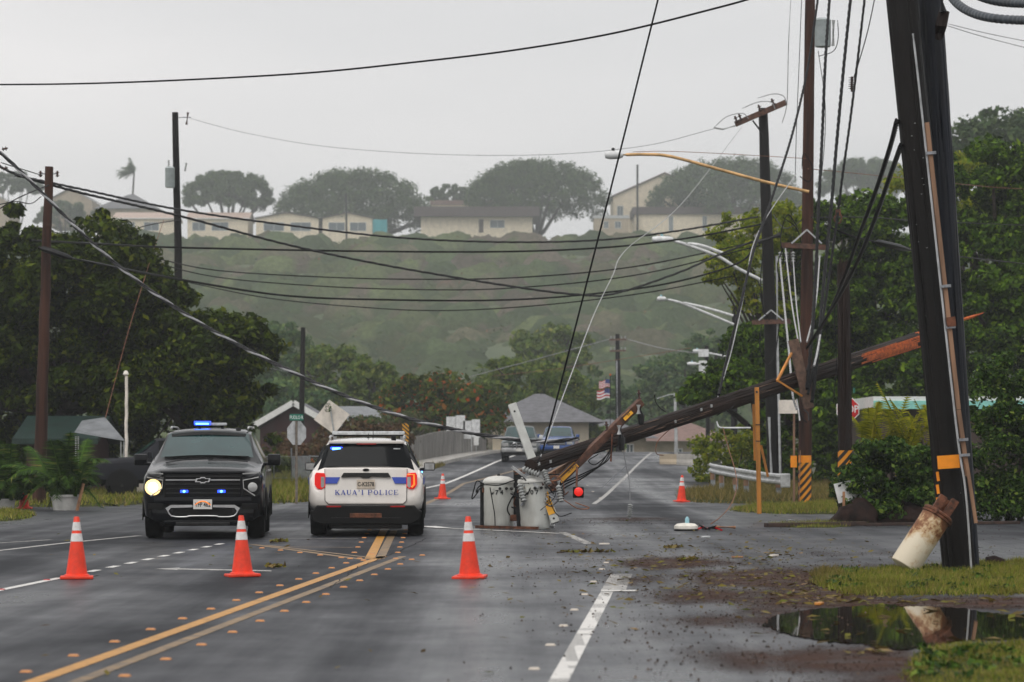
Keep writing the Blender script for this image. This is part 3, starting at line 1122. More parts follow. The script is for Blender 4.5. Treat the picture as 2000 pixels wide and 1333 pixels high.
N = 900
lx = np.concatenate([rng.normal(1430, 180, N), rng.normal(1600, 80, 320), rng.uniform(0, 1500, 70), rng.normal(1150, 80, 60)])
ly = np.concatenate([rng.normal(1115, 42, N), rng.normal(1172, 22, 320), 1045 + 280 * rng.random(70) ** 2, rng.normal(1060, 22, 60)])
ok = (ly > 1010) & ((ly < 1185) | (lx < 1500))
litter('leaf_litter', 'scattered wet leaves and twigs on the road and shoulder', lx[ok], np.maximum(ly[ok], 1010), .045, 'litter')
lx = np.concatenate([rng.normal(1700, 22, 16), rng.normal(1815, 25, 12), rng.normal(1960, 20, 8), rng.normal(1830, 120, 40), rng.normal(940, 30, 8), rng.uniform(1560, 2000, 26)])
ly = np.concatenate([rng.normal(1276, 4, 16), rng.normal(1300, 14, 12), rng.normal(1202, 5, 8), rng.normal(1178, 6, 40), rng.normal(1030, 2, 8), rng.uniform(1195, 1262, 26)])
litter('leaf_litter', 'large pale and tan dead leaves beside the puddle', lx, ly, .062, 'litter')


def sprig(label, a, b, seed):
    """a leafy twig torn off and lying on the road"""
    r_ = np.random.default_rng(seed)
    p, q = G(*a), G(*b)
    root = thing('fallen_branch', label, 'branch', p)
    d = q - p
    mb = MB().tube([(0, 0, .02), d * .5 + Vector((0, .05, .03)), d + Vector((0, 0, .02))], [.014, .010, .005], 5)
    part(root, 'twig', mb, 'stick_dark')
    C = np.array([tuple(d * t + Vector((0, 0, .035))) for t in np.linspace(.15, 1, 12)])
    V, Fc = leaf_cloud(r_, C, np.tile([.08, .07, .015], (12, 1)), 6, .08)
    V[:, 2] = np.maximum(V[:, 2], .01)
    link('leaves', np_mesh('leaves', V, Fc, 'litter'), root)


sprig('long leafy green branch lying flat across the lane beside the edge line', (1088, 1082), (1190, 1081), 1)
sprig('leafy twig on the mud nearest the end of the white edge line', (1325, 1098), (1355, 1096), 2)
sprig('green leafy sprig on the asphalt right of the long branch', (1300, 1073), (1330, 1072), 3)
sprig('dark twig beside the turn arrow', (528, 1062), (556, 1060), 4)
sprig('curled brown twig right of the middle cone', (525, 1110), (548, 1111), 5)

# ---------------------------------------------------------------- hillside brush
rng = np.random.default_rng(33)
GX, GYs = np.arange(-235, 185, 1.5), np.arange(396, 760, 1.5)
XX, YY = np.meshgrid(GX, GYs)
HB = np.zeros_like(XX) + .15 * rng.random(XX.shape)
TINT = np.zeros(XX.shape + (3,)) + np.array([.060, .070, .028])
n = 6500
bx_, by_ = rng.uniform(-232, 182, n), 398 + 355 * rng.random(n)
br_ = (1.6 + 4.2 * rng.random(n) ** 3) * (1 - .72 * sstep((by_ - 670) / 55))
zone = np.sin(bx_ * .031 + 1.3) * np.sin(by_ * .023 + bx_ * .012) + .55 * np.sin(bx_ * .075 + by_ * .05)
pal = np.array([[.062, .092, .038], [.085, .120, .050], [.125, .155, .062], [.140, .130, .080], [.140, .112, .085], [.17, .095, .072]])  # brush tints, lightened to stand in for part of the haze
for k in range(n):
    u_ = rng.random() + .22 * zone[k]
    ci = 5 if (rng.random() < .03 and br_[k] < 2.6) else 4 if u_ > .92 else 3 if u_ > .76 else 2 if u_ > .52 else 1 if u_ > .24 else 0
    col = pal[ci] * rng.uniform(.75, 1.25)
    i0, i1 = np.searchsorted(GYs, [by_[k] - br_[k], by_[k] + br_[k]])
    j0, j1 = np.searchsorted(GX, [bx_[k] - br_[k], bx_[k] + br_[k]])
    d2 = ((XX[i0:i1, j0:j1] - bx_[k]) ** 2 + (YY[i0:i1, j0:j1] - by_[k]) ** 2) / br_[k] ** 2
    h_ = np.sqrt(np.clip(1 - d2, 0, 1)) * br_[k] * .82
    up_ = h_ > HB[i0:i1, j0:j1]
    HB[i0:i1, j0:j1] = np.where(up_, h_, HB[i0:i1, j0:j1])
    TINT[i0:i1, j0:j1][up_] = col
HB += .35 * rng.normal(size=HB.shape) * np.clip(HB, 0, 1)
V1 = np.stack([XX, YY, zg(XX, YY) + HB], -1).reshape(-1, 3)
ny, nx = XX.shape
ii = np.arange(ny - 1)[:, None] * nx + np.arange(nx - 1)[None, :]
F1 = np.stack([ii, ii + 1, ii + nx + 1, ii + nx], -1).reshape(-1, 4)
C = np.stack([bx_, by_, zg(bx_, by_)], -1)
V2, F2 = leaf_cloud(rng, C, np.stack([br_, br_, br_ * .86], -1), 30, .62, shell=.93, wide=.6)
n = 900
x2, y2 = rng.uniform(-200, 120, n), rng.uniform(775, 870, n)
r2 = 1.8 + 2.0 * rng.random(n)
V3, F3 = leaf_cloud(rng, np.stack([x2, y2, zg(x2, y2) + r2 * .9 + 1.5 * rng.random(n)], -1), np.stack([r2, r2, r2], -1), 60, .95, shell=.5, wide=.6)
V = np.vstack([V1, V2, V3])
Fc = np.vstack([F1, F2 + len(V1), F3 + len(V1) + len(V2)])
me = np_mesh('hillside_brush', V, Fc, ['brush_canopy', 'leaf_brush'], np.r_[np.zeros(len(F1)), np.ones(len(F2) + len(F3))])
at = me.attributes.new('tint', 'FLOAT_COLOR', 'POINT')
tv = np.ones((len(V), 4), np.float32)
tv[:len(V1), :3] = TINT.reshape(-1, 3)
at.data.foreach_set('color', tv.ravel())
tag(link('hillside_brush', me), 'dense misty green and rust brush covering the whole hillside', None, None, 'stuff')


# ---------------------------------------------------------------- houses
def house(name, label, px0, px1, yb, ye, yr_, Y, D, roof, wallm, roofm, wins=(), over=.5, cat='house', doors=(), trim=None, zb=None):
    if Y > 400:
        Y, D = Y * 1.75, D * 1.75
    x0, x1 = P(px0, 0, Y).x, P(px1, 0, Y).x
    z0 = P(0, yb, Y).z if zb is None else zb
    ze, zr = P(0, ye, Y).z, P(0, yr_, Y).z
    cx, W, H = (x0 + x1) / 2, x1 - x0, ze - z0
    root = thing(name, label, cat, (cx, Y, z0))
    part(root, 'wall', MB().box((0, D / 2, H / 2 - 1.0), (W, D, H + 2.0)), wallm)
    rh = zr - ze
    mb = MB()
    a, b, c, d = -W / 2 - over, W / 2 + over, -over, D + over
    t = .18
    if roof == 'gable_x':
        m = D / 2
        vs = [(a, c, H), (b, c, H), (b, m, H + rh), (a, m, H + rh), (a, d, H), (b, d, H)]
        vs += [(p, q, s + t) for p, q, s in vs]
        fs = [(0, 1, 2, 3), (3, 2, 5, 4), (6, 9, 8, 7), (9, 10, 11, 8), (0, 6, 7, 1), (4, 5, 11, 10), (0, 3, 9, 6), (3, 4, 10, 9), (1, 7, 8, 2), (2, 8, 11, 5)]
        mb.add(vs, fs)
        for sx in (-W / 2, W / 2):
            part(root, 'gable', MB().add([(sx, 0, H), (sx, D, H), (sx, m, H + rh * .96)], [(0, 1, 2)]), wallm)
    elif roof == 'gable_y':
        vs = [(a, c, H), (0, c, H + rh), (b, c, H), (a, d, H), (0, d, H + rh), (b, d, H)]
        vs += [(p, q, s + t) for p, q, s in vs]
        fs = [(0, 1, 4, 3), (1, 2, 5, 4), (6, 9, 10, 7), (7, 10, 11, 8), (0, 6, 7, 1), (1, 7, 8, 2), (3, 4, 10, 9), (4, 5, 11, 10), (0, 3, 9, 6), (2, 8, 11, 5)]
        mb.add(vs, fs)
        part(root, 'gable', MB().add([(-W / 2, .002, H), (W / 2, .002, H), (0, .002, H + rh * .96)], [(0, 1, 2)]), wallm)
    elif roof == 'hip':
        k = min(W, D) * .45
        vs = [(a, c, H), (b, c, H), (b, d, H), (a, d, H), (a + k + over, D / 2, H + rh), (b - k - over, D / 2, H + rh)]
        mb.add(vs, [(0, 1, 5, 4), (1, 2, 5), (2, 3, 4, 5), (3, 0, 4), (3, 2, 1, 0)])
    else:
        mb.box((0, D / 2, H + rh / 2), (W + 2 * over, D + 2 * over, rh))
    ro = part(root, 'roof', mb, roofm)
    if trim:
        tb = MB()
        if roof == 'gable_y':
            tb.bar((a, c - .03, H + t / 2), (0, c - .03, H + rh + t / 2), .06, .34).bar((0, c - .03, H + rh + t / 2), (b, c - .03, H + t / 2), .06, .34)
        else:
            tb.box((0, c - .03, H + t / 2), (W + 2 * over, .06, .26))
        part(root, 'fascia', tb, trim)
    for (u0, u1, v0, v1) in wins:
        w_, h_ = (u1 - u0) * W, (v1 - v0) * H
        cx_, cz_ = -W / 2 + (u0 + u1) / 2 * W, (v0 + v1) / 2 * H
        wn_ = part(root, 'window', MB().box((cx_, -.03, cz_ + h_ / 2 - .04), (w_, .1, .08)).box((cx_, -.03, cz_ - h_ / 2 + .04), (w_, .1, .08))
                   .box((cx_ - w_ / 2 + .04, -.03, cz_), (.08, .098, h_)).box((cx_ + w_ / 2 - .04, -.03, cz_), (.08, .098, h_)).box((cx_, -.03, cz_), (.07, .09, h_)), 'trim_white')
        part(wn_, 'pane', MB().box((cx_, -.012, cz_), (w_ * .98, .05, h_ * .97)), 'pane_far')
    for (u0, u1, v1) in doors:
        part(root, 'door', MB().box((-W / 2 + (u0 + u1) / 2 * W, -.03, v1 * H / 2), ((u1 - u0) * W, .1, v1 * H)), 'wall_dark')
    return root


w2 = [(.12, .45, .35, .8), (.55, .88, .35, .8)]
HY_ = 432.0
house('hill_house', 'long cream house on the ridge with pale pink roof left of the black pole', 222, 340, 470, 428, 412, 432, 9, 'gable_x', 'wall_cream', 'roof_pink', [(.15, .35, .45, .85), (.5, .75, .45, .85)], trim='trim_white')
house('hill_house', 'cream house on the ridge with pale pink roof right of the black pole', 366, 484, 470, 428, 412, 430, 9, 'gable_x', 'wall_cream', 'roof_pink', [(.08, .3, .45, .85), (.4, .68, .45, .85)], trim='trim_white')
house('hill_house', 'small cream ridge house with brown roof, the left one of two alike', 500, 622, 465, 427, 416, 428, 9, 'gable_y', 'wall_cream', 'roof_brown', w2)
house('hill_house', 'small cream ridge house with brown roof, the right one of two alike', 630, 727, 465, 427, 416, 428, 9, 'gable_y', 'wall_cream', 'roof_brown', w2)
house('hill_hall', 'flat cream hall on the ridge with deep dark brown fascia', 822, 1040, 455, 424, 405, 428, 14, 'flat', 'wall_cream', 'roof_brown', [(.62, .75, .3, .8)], over=1.8, cat='building', doors=[(.52, .56, .85)])
house('hill_hall', 'upper cream block standing behind the brown fascia hall', 842, 985, 430, 400, 392, 446, 8, 'flat', 'wall_cream', 'roof_rust', [(.6, .8, .3, .9)], over=.3, cat='building')
house('hill_house', 'two storey cream gabled house on the ridge with pinkish roof and tall window', 1197, 1400, 455, 385, 338, 440, 12, 'gable_y', 'wall_cream', 'roof_rust', [(.04, .1, .15, .75), (.36, .42, .3, .8)], over=.6)
house('hill_shed', 'little tan shed with two small windows before the gabled ridge house', 1160, 1228, 455, 427, 421, 426, 4, 'flat', 'wall_tan', 'galvanised', [(.28, .42, .3, .8), (.6, .78, .3, .8)], over=.15, cat='shed')
house('hill_hall', 'long low cream building with dark brown fascia at the right of the ridge', 1240, 1460, 455, 419, 405, 430, 10, 'flat', 'wall_cream', 'roof_brown', [(.3, .34, .1, .9), (.6, .64, .1, .9)], over=.6, cat='building')
house('hill_hall', 'pale wall of a low building showing behind the brown pole', 1470, 1720, 455, 402, 398, 436, 10, 'flat', 'trim_white', 'roof_pink', over=.2, cat='building')
house('hill_house', 'far hazy house with brown gable roof at the left of the ridge', 95, 180, 430, 392, 368, 470, 10, 'gable_y', 'wall_tan', 'roof_brown', [(.5, .62, .3, .7)])
house('hill_house', 'hazy hip roofed house under the wind blown palm', 190, 305, 450, 408, 374, 462, 12, 'hip', 'wall_tan', 'roof_grey', [(.4, .5, .2, .8)], over=1.0)
house('hill_house', 'tan ridge house at the left edge of the picture', -60, 18, 430, 395, 375, 455, 10, 'gable_y', 'wall_tan', 'roof_brown')
single('tarp_screen', MB().grid(lambda u, v: (P(728 + 28 * u, 0, 747).x, 747 + .15 * math.sin(u * 9), P(0, 455 - 26 * v, 747).z + .06 * math.sin(u * 7)), 12, 3), 'tarp_aqua',
       'turquoise tarp hung beside the right small ridge house', 'tarp')
house('town_house', 'grey hip roofed cream house beyond the bridge behind the silver pickup', 962, 1150, 880, 825, 766, 185, 14, 'hip', 'wall_cream', 'roof_grey', [(.7, .8, .3, .8)], over=1.1, doors=[(.52, .58, .6)], zb=-.2)
house('town_house', 'low grey roofed tan house right of the hip roofed house', 1128, 1262, 900, 856, 818, 225, 12, 'hip', 'wall_tan', 'roof_grey', [(.3, .42, .3, .8), (.7, .82, .3, .8)], over=1.0, zb=-.2)
house('town_house', 'hazy tan house with rusty roof behind the grey street pole', 1262, 1420, 905, 862, 822, 245, 12, 'hip', 'wall_tan', 'roof_rust', [(.35, .45, .2, .7), (.6, .72, .2, .7)], over=.9, zb=-.2)
house('town_house', 'house with white trimmed gable and grey roof behind the back of the stop sign', 508, 640, 880, 838, 790, 168, 10, 'gable_y', 'wall_maroon', 'roof_grey', [(.55, .68, .2, .7)], over=.5, trim='trim_white', zb=-.4)
house('town_house', 'pale roofed low house half hidden behind the diamond sign', 640, 745, 880, 846, 797, 180, 12, 'gable_x', 'wall_tan', 'tarp_silver', over=.5, zb=-.4)
house('roadside_hut', 'dim green roofed hut under the dark trees at the left', 52, 170, 930, 868, 822, 92, 5, 'gable_x', 'wall_maroon', 'roof_green', [(.55, .8, .3, .8)], over=.4, zb=-.1, cat='hut')
house('roadside_house', 'low white and aqua flat roofed building behind the yellow green palm', 1722, 1990, 930, 797, 775, 90, 8, 'flat', 'wall_dark', 'trim_white', over=.3, zb=-.1, cat='building', trim='fascia_aqua')
# silver tarp canopy beside the hut
tc_ = thing('tarp_canopy', 'sagging silver tarp canopy on poles beside the green hut', 'canopy', GY(195, 88))
b0 = GY(195, 88)
part(tc_, 'cover', MB().add([P(145, 845, 86), P(245, 862, 86), P(205, 815, 88), P(160, 822, 88), P(150, 842, 91), P(240, 858, 91)],
                            [(0, 1, 2, 3), (3, 2, 5, 4)]), 'tarp_silver', world=True)
for px, Y in ((148, 86.2), (242, 86.2), (153, 90.6), (236, 90.6)):
    part(tc_, 'post', MB().tube([GY(px, Y), P(px, 852 if px < 200 else 863, Y)], .025, 6), 'galvanised', world=True)

# ---------------------------------------------------------------- trees
def rad(pxw, Y):
    return pxw / F * Y


def ctr(px, py, Y):
    return tuple(P(px, py, Y))


def pod(label, px, py_top, py_base, pxw, Y, seed, n=120, zb=None):
    """broad umbrella crowned tree on the ridge"""
    Y *= 1.75
    rx = rad(pxw / 2, Y)
    zt = P(0, py_top, Y).z
    b = P(px, py_base, Y)
    b.z = float(zg(b.x, Y)) - .3
    H = zt - b.z
    rng = np.random.default_rng(seed)
    root = thing('umbrella_tree', label, 'tree', b, 0, 'umbrella shaped trees on the ridge')
    n = int(n * 1.5)
    a, q = rng.uniform(0, 6.28, n), np.sqrt(rng.random(n)) * .97
    dome = .30 + .60 * np.sqrt(np.clip(1 - q ** 2.6, 0, 1))
    C = np.stack([np.cos(a) * q * rx, np.sin(a) * q * rx * .8, H - min(H, 1.2 * rx) * (1.0 - (dome - .45 * rng.random(n) ** 2.0 * np.clip(dome - .2, .12, 1) / .67))], -1)
    s = rx * .125 * (.8 + .4 * rng.random((n, 1)))
    V, Fc = leaf_cloud(rng, C, np.hstack([s, s, s * .8]), 170, .72, shell=.3)
    link('crown', np_mesh('crown', V, Fc, 'leaf_pod'), root)
    mb = MB()
    tr = rx * .045 + .12
    fk = Vector((0, 0, H * .16))
    mb.tube([(0, 0, -.5), fk], [tr * 1.3, tr], 8)
    for k in range(13):
        e = Vector(C[rng.integers(n)])
        m = fk.lerp(e, .55) + Vector((0, 0, -H * .02))
        mb.tube(spline([fk, m, e], 3), [tr * (.65 - .08 * j) for j in range(7)], 5)
    part(root, 'trunk', mb, 'bark')
    return root


pod('round topped umbrella tree on the ridge right of the black pole', 445, 328, 432, 186, 440, 1)
pod('widest dark umbrella tree on the ridge with sky showing through its crown', 688, 322, 432, 312, 438, 2, 170)
pod('tall full umbrella tree on the ridge right of the brown fascia hall', 1048, 304, 430, 285, 440, 3, 190)
pod('small hazy tree behind the brown fascia hall', 878, 358, 420, 90, 475, 4, 45)
pod('big hazy umbrella tree behind the gabled ridge house', 1425, 300, 430, 310, 436, 5, 180)
pod('hazy umbrella tree between the brown pole and the leaning black poles', 1690, 303, 430, 190, 475, 6, 120)
pod('dim hazy tree at the far left end of the ridge', 25, 332, 430, 120, 480, 7, 50)
pod('low hazy tree left of the ridge houses', 130, 388, 430, 130, 465, 8, 40)

# wind blown palm
pb = P(255, 400, 822)
pb.z = float(zg(pb.x, 822)) - .2
pt = thing('palm_tree', 'hazy palm with fronds blown to the left, standing on the ridge', 'palm', pb)
top = P(262, 338, 822) - pb
part(pt, 'trunk', MB().tube(spline([(0, 0, 0), Vector((.2, 0, top.z * .5)), top], 4), [.42 - .02 * i for i in range(9)], 7), 'bark')
mb = MB()
rg = random.Random(5)
for k in range(26):
    a = rg.uniform(0, 6.28)
    frond_mesh(mb, top, (math.cos(a) * .8 - .9, math.sin(a) * .6, rg.uniform(-.1, .8)), rg.uniform(4.4, 6.0), rg.uniform(.7, 3.6), 1.9, 14, rg)
part(pt, 'fronds', mb, 'leaf_pod')

tree('shade_tree', 'big dark spreading tree filling the left edge behind the brown pole', GY(150, 100), [(ctr(40, 590, 100), (4.2, 3.5, 2.8), 90), (ctr(180, 560, 98), (2.6, 3, 2.2), 70), (ctr(265, 600, 98), (1.6, 2.5, 1.7), 40), (ctr(110, 740, 99), (4.2, 3, 2.0), 80), (ctr(-60, 640, 99), (2.5, 3, 3.2), 50)],
     'leaf_left', .23, 400, .35, seed=11, br=.66, limbs=16, low=-.6)
tree('shade_tree', 'dark low spreading tree behind the black police vehicle', GY(380, 98), [(ctr(370, 700, 97), (2.3, 2.4, 1.5), 60), (ctr(445, 680, 96), (1.3, 1.8, 1.0), 34), (ctr(330, 775, 97), (2.8, 2.4, 1.2), 55), (ctr(440, 790, 97), (1.0, 1.8, .8), 26), (ctr(290, 640, 98), (1.3, 2, 1.0), 26)],
     'leaf_left', .23, 330, .26, seed=12, br=.6, limbs=14, low=-.6)
bush('undergrowth', 'dark undergrowth below the trees at the left behind the potted plants', GY(240, 101), [((GY(-40, 101).x, 101, 1.5), (3.5, 1.6, 2.4), 50), ((GY(130, 102).x, 102, 1.4), (3, 1.6, 2.4), 50), ((GY(300, 101).x, 101, 1.3), (2.8, 1.5, 1.9), 45), ((GY(430, 102).x, 102, 1.0), (2, 1.5, 1.4), 34)],
     'leaf_left', .24, 130, 13, br=.6)
G2 = 'trees along the right of the road'
tree('shade_tree', 'tall dark leafy tree between the brown pole and the leaning black poles', GY(1700, 112), [(ctr(1640, 510, 112), (2.3, 3, 2.3), 60), (ctr(1735, 480, 112), (2.2, 3, 2.0), 60), (ctr(1600, 650, 110), (2.6, 2.6, 2.5), 60), (ctr(1730, 660, 110), (3.0, 2.6, 2.6), 70), (ctr(1660, 800, 108), (3.2, 2.6, 1.8), 60)],
     'leaf_dark', .23, 420, .3, seed=14, group=G2, br=.62, limbs=16, low=-.7)
tree('shade_tree', 'tall dark tree at the right edge behind the leaning black poles', GY(1950, 106), [(ctr(1930, 390, 106), (2.2, 3, 2.0), 60), (ctr(2040, 400, 106), (2, 3, 2.0), 40), (ctr(1900, 560, 104), (2.6, 2.6, 2.2), 60), (ctr(2010, 600, 104), (2.6, 2.6, 2.5), 50), (ctr(1930, 720, 103), (3.2, 2.6, 2.0), 60)],
     'leaf_dark', .23, 420, .3, seed=15, group=G2, br=.62, limbs=16, low=-.7)
tree('feathery_tree', 'light green feathery tree with drooping sprays behind the dark pole', GY(1540, 108), [(ctr(1455, 470, 108), (1.35, 1.4, 1.0), 60), (ctr(1430, 520, 107), (1.0, 1.2, .75), 40), (ctr(1530, 440, 108), (1.0, 1.4, .8), 36), (ctr(1490, 570, 108), (1.1, 1.4, 1.4), 40)],
     'leaf_bright', .20, 80, .12, seed=16, group=G2, br=.34, limbs=16, wide=.4, low=-.8)
tree('shade_tree', 'low spreading dark tree whose branch tips hang over the guardrail', GY(1500, 104), [(ctr(1440, 745, 103), (1.5, 2, .7), 40), (ctr(1520, 690, 103), (1.3, 2, 1.2), 40), (ctr(1380, 775, 103), (.8, 1.4, .35), 18), (ctr(1470, 680, 104), (.9, 1.5, .7), 20)],
     'leaf_dark', .22, 280, .16, seed=17, group=G2, br=.48, limbs=12, low=-.7)
tree('feathery_tree', 'hazy feathery tree standing high at the right edge', GY(1960, 235), [(ctr(1960, 270, 235), (4.0, 4, 2.0), 60), (ctr(1900, 310, 235), (2.4, 3, 1.0), 26), (ctr(2040, 300, 235), (3, 3, 2.0), 30), (ctr(1980, 420, 235), (5, 4, 3), 40)],
     'leaf_pod', .5, 90, .4, seed=18, br=1.0, limbs=12)
tree('feathery_tree', 'light green thin topped tree over the hedge right of the black poles', GY(1900, 118), [(ctr(1890, 340, 118), (1.1, 1.4, .9), 26), (ctr(1930, 400, 118), (1.6, 2, .9), 30), (ctr(1780, 380, 118), (1.0, 1.4, 1.2), 22)],
     'leaf_bright', .22, 80, .14, seed=19, br=.42, limbs=14, wide=.45)
bush('undergrowth', 'yellow flecked shrubs behind the guardrail', GY(1440, 108), [((GY(1420, 108).x, 108, .9), (1.3, 1.2, 1.5), 44), ((GY(1490, 109).x, 109, .9), (1.4, 1.2, 1.7), 44)], 'leaf_bright', .16, 120, 20, br=.40)
bush('undergrowth', 'deep shadowed thicket behind the striped poles', GY(1680, 101), [((GY(1560, 102).x, 102, 1.2), (1.8, 1.3, 2.2), 50), ((GY(1680, 101).x, 101, 1.2), (2.0, 1.3, 2.4), 50), ((GY(1800, 100).x, 100, 1.0), (2.2, 1.3, 2.0), 45), ((GY(1930, 99).x, 99, 1.0), (2.4, 1.3, 2.4), 45)],
     'leaf_dark', .24, 110, 21, br=.55)
bush('leafy_bush', 'glossy green bush growing over the rock with the white board in it', G(1735, 1022), [((G(1730, 1022).x, 57.6, .75), (.85, .6, .95), 60), ((G(1690, 1022).x, 57.3, .5), (.45, .4, .45), 22), ((G(1800, 1022).x, 57.8, .7), (.5, .5, .8), 30), ((G(1730, 1022).x, 57.8, 1.35), (.45, .4, .4), 24), ((G(1805, 1022).x, 58.0, .95), (.5, .4, .5), 30), ((G(1765, 1022).x, 57.5, .45), (.8, .35, .4), 40), ((G(1660, 1022).x, 57.6, .7), (.35, .4, .5), 18)],
     'leaf_bush', .10, 170, 22, br=.23)
bush('hedge', 'tall clipped hedge at the right edge behind the black poles', G(1990, 1018), [((G(1990, 1018).x, 59.5, 2.6), (.95, .8, .9), 60), ((G(1960, 1018).x, 59.2, 1.4), (.85, .6, 1.2), 60), ((G(2080, 1018).x, 59.4, 1.5), (.9, .8, 1.4), 40), ((G(1950, 1018).x, 59.0, .5), (.8, .5, .5), 40), ((G(2020, 1018).x, 59.0, .5), (.8, .5, .6), 40)],
     'leaf_bush', .09, 170, 23, br=.28, cat='hedge')
# lime palm behind the bush
lp = thing('lime_palm', 'yellow green feather palm behind the glossy bush', 'palm', GY(1760, 66))
mb = MB()
rg = random.Random(9)
for k in range(64):
    c = Vector((rg.uniform(-.95, 1.2), rg.uniform(-.3, .3), rg.uniform(.8, 1.75)))
    a = rg.uniform(0, 6.28)
    frond_mesh(mb, c, (math.cos(a) * .45, math.sin(a) * .3, 1), rg.uniform(.9, 1.75), rg.uniform(.15, .6), .30, 18, rg)
part(lp, 'fronds', mb, 'leaf_lime')
mb = MB()
for k in range(9):
    x = rg.uniform(-.7, .8)
    mb.tube([(x, 0, -.02), (x, 0, 1.7)], [.03, .02], 6)
part(lp, 'stem', mb, 'bark')

G3 = 'trees in the valley beyond the bridge'
def mid(label, px, py, pxw, pxh, Y, seed, lm, n=60, size=.42, name='valley_tree'):
    return tree(name, label, GY(px, Y), [(ctr(px, py, Y), (rad(pxw / 2, Y), rad(pxw / 2, Y) * .8, rad(pxh / 2, Y)), n), (ctr(px + pxw * .12, py + pxh * .32, Y - 1), (rad(pxw * .42, Y), rad(pxw * .3, Y), rad(pxh * .3, Y)), n // 2)],
                lm, size, 110, rad(9, Y), seed=seed, group=G3, br=rad(pxw, Y) * .085 + .3, limbs=10, low=-.7)


mid('orange flowering tree by the bridge parapet', 858, 790, 215, 104, 176, 41, 'leaf_flame', 95, .36, 'flowering_tree')
mid('rounded green tree behind the hip roofed house', 1035, 765, 215, 130, 205, 42, 'leaf_mid', 80)
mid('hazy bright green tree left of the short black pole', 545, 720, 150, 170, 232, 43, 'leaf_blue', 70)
mid('green tree right of the short black pole', 655, 740, 170, 140, 215, 44, 'leaf_mid', 70)
mid('yellow green tree above the diamond sign', 722, 760, 120, 110, 205, 45, 'leaf_mid', 55)
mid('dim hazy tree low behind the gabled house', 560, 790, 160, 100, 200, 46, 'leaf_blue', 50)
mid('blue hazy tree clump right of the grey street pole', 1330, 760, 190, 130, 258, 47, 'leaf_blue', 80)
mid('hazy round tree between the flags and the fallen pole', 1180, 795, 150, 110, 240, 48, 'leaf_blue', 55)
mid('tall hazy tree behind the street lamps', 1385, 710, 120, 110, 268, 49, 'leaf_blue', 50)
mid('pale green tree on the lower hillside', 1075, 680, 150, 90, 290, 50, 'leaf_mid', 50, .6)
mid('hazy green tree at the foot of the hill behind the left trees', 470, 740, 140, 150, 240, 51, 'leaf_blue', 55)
mid('small yellow green shrub below the flags', 1165, 856, 80, 36, 200, 52, 'leaf_mid', 20)
bush('undergrowth', 'red brown shrubs on the bank behind the patrol car', GY(640, 125), [((GY(540, 128).x, 128, .9), (2.0, 1.5, 1.0), 40), ((GY(620, 124).x, 124, .8), (2.0, 1.5, .9), 40), ((GY(700, 130).x, 130, 1.2), (2.4, 1.5, 1.3), 50), ((GY(752, 142).x, 142, 1.5), (1.3, 1.5, 1.3), 40)],
     'leaf_rust', .22, 110, 24, br=.5)
bush('undergrowth', 'olive shrubs with rusty tips below the orange flowering tree', GY(760, 150), [((GY(690, 155).x, 155, 1.6), (2.2, 1.5, 1.5), 50), ((GY(780, 172).x, 172, 2.0), (2.2, 1.5, 1.6), 40), ((GY(850, 184).x, 184, 1.9), (2.4, 1.5, 1.5), 36), ((GY(905, 196).x, 196, 1.6), (1.6, 1.2, 1.3), 30)],
     'leaf_brush', .26, 100, 25, br=.5)
bush('undergrowth', 'tangled bank of weeds behind the chain link fence', GY(545, 112), [((GY(500, 112).x, 112, .5), (1.4, 1.0, .7), 30), ((GY(560, 112).x, 112, .4), (1.4, 1.0, .6), 30)], 'leaf_flame', .2, 90, 26, br=.35)
# ---------------------------------------------------------------- vehicles
def loft(mb, secs, matfn=None):
    """secs: list of (y, half ring [(x, z) ...] from bottom centre to top centre); mirrored"""
    rings = []
    for y, h in secs:
        ring = [(x, y, z) for x, z in h] + [(-x, y, z) for x, z in h[-2:0:-1]]
        k = len(mb.v)
        mb.v += [Vector(p) for p in ring]
        rings.append((k, len(ring)))
    n = rings[0][1]
    H = len(secs[0][1])
    for i in range(len(rings) - 1):
        for j in range(n):
            a, b = rings[i][0] + j, rings[i][0] + (j + 1) % n
            c, d = rings[i + 1][0] + (j + 1) % n, rings[i + 1][0] + j
            mb.f.append([a, b, c, d])
            s = j if j < H - 1 else n - 1 - j
            mb.mi.append(matfn(i, s) if matfn else mb.m)
    mb.f.append([rings[0][0] + j for j in range(n)])
    mb.f.append([rings[-1][0] + j for j in range(n)][::-1])
    mb.mi += [0, 0]
    return mb


def wheel(root, x, y, r, w, side):
    """side +1: outer face towards +x"""
    wr = link('wheel', None, root, (x, y, r))
    ax = (side, 0, 0)
    prof = [(r * .70, -w), (r * .93, -w), (r * .985, -w * .88), (r, -w * .7), (r, -w * .3), (r * .985, -w * .12), (r * .93, 0), (r * .70, 0)]
    part(wr, 'tyre', MB().lathe(prof, (0, 0, 0), ax, 28), 'tyre', smooth=40)
    mb = MB().lathe([(.06, -.02), (.06, .012), (.03, .016)], (0, 0, 0), ax, 10).lathe([(r * .69, -.05), (r * .69, -.005), (r * .62, -.02)], (0, 0, 0), ax, 24)
    for k in range(6):
        a = k * math.pi / 3
        e = Vector((0, math.cos(a), math.sin(a)))
        mb.bar(e * .05 - Vector(ax) * .012, e * r * .66 - Vector(ax) * .012, .02, .075, up=(e.cross(Vector(ax))))
    part(wr, 'rim', mb, 'rim_dark')
    return wr


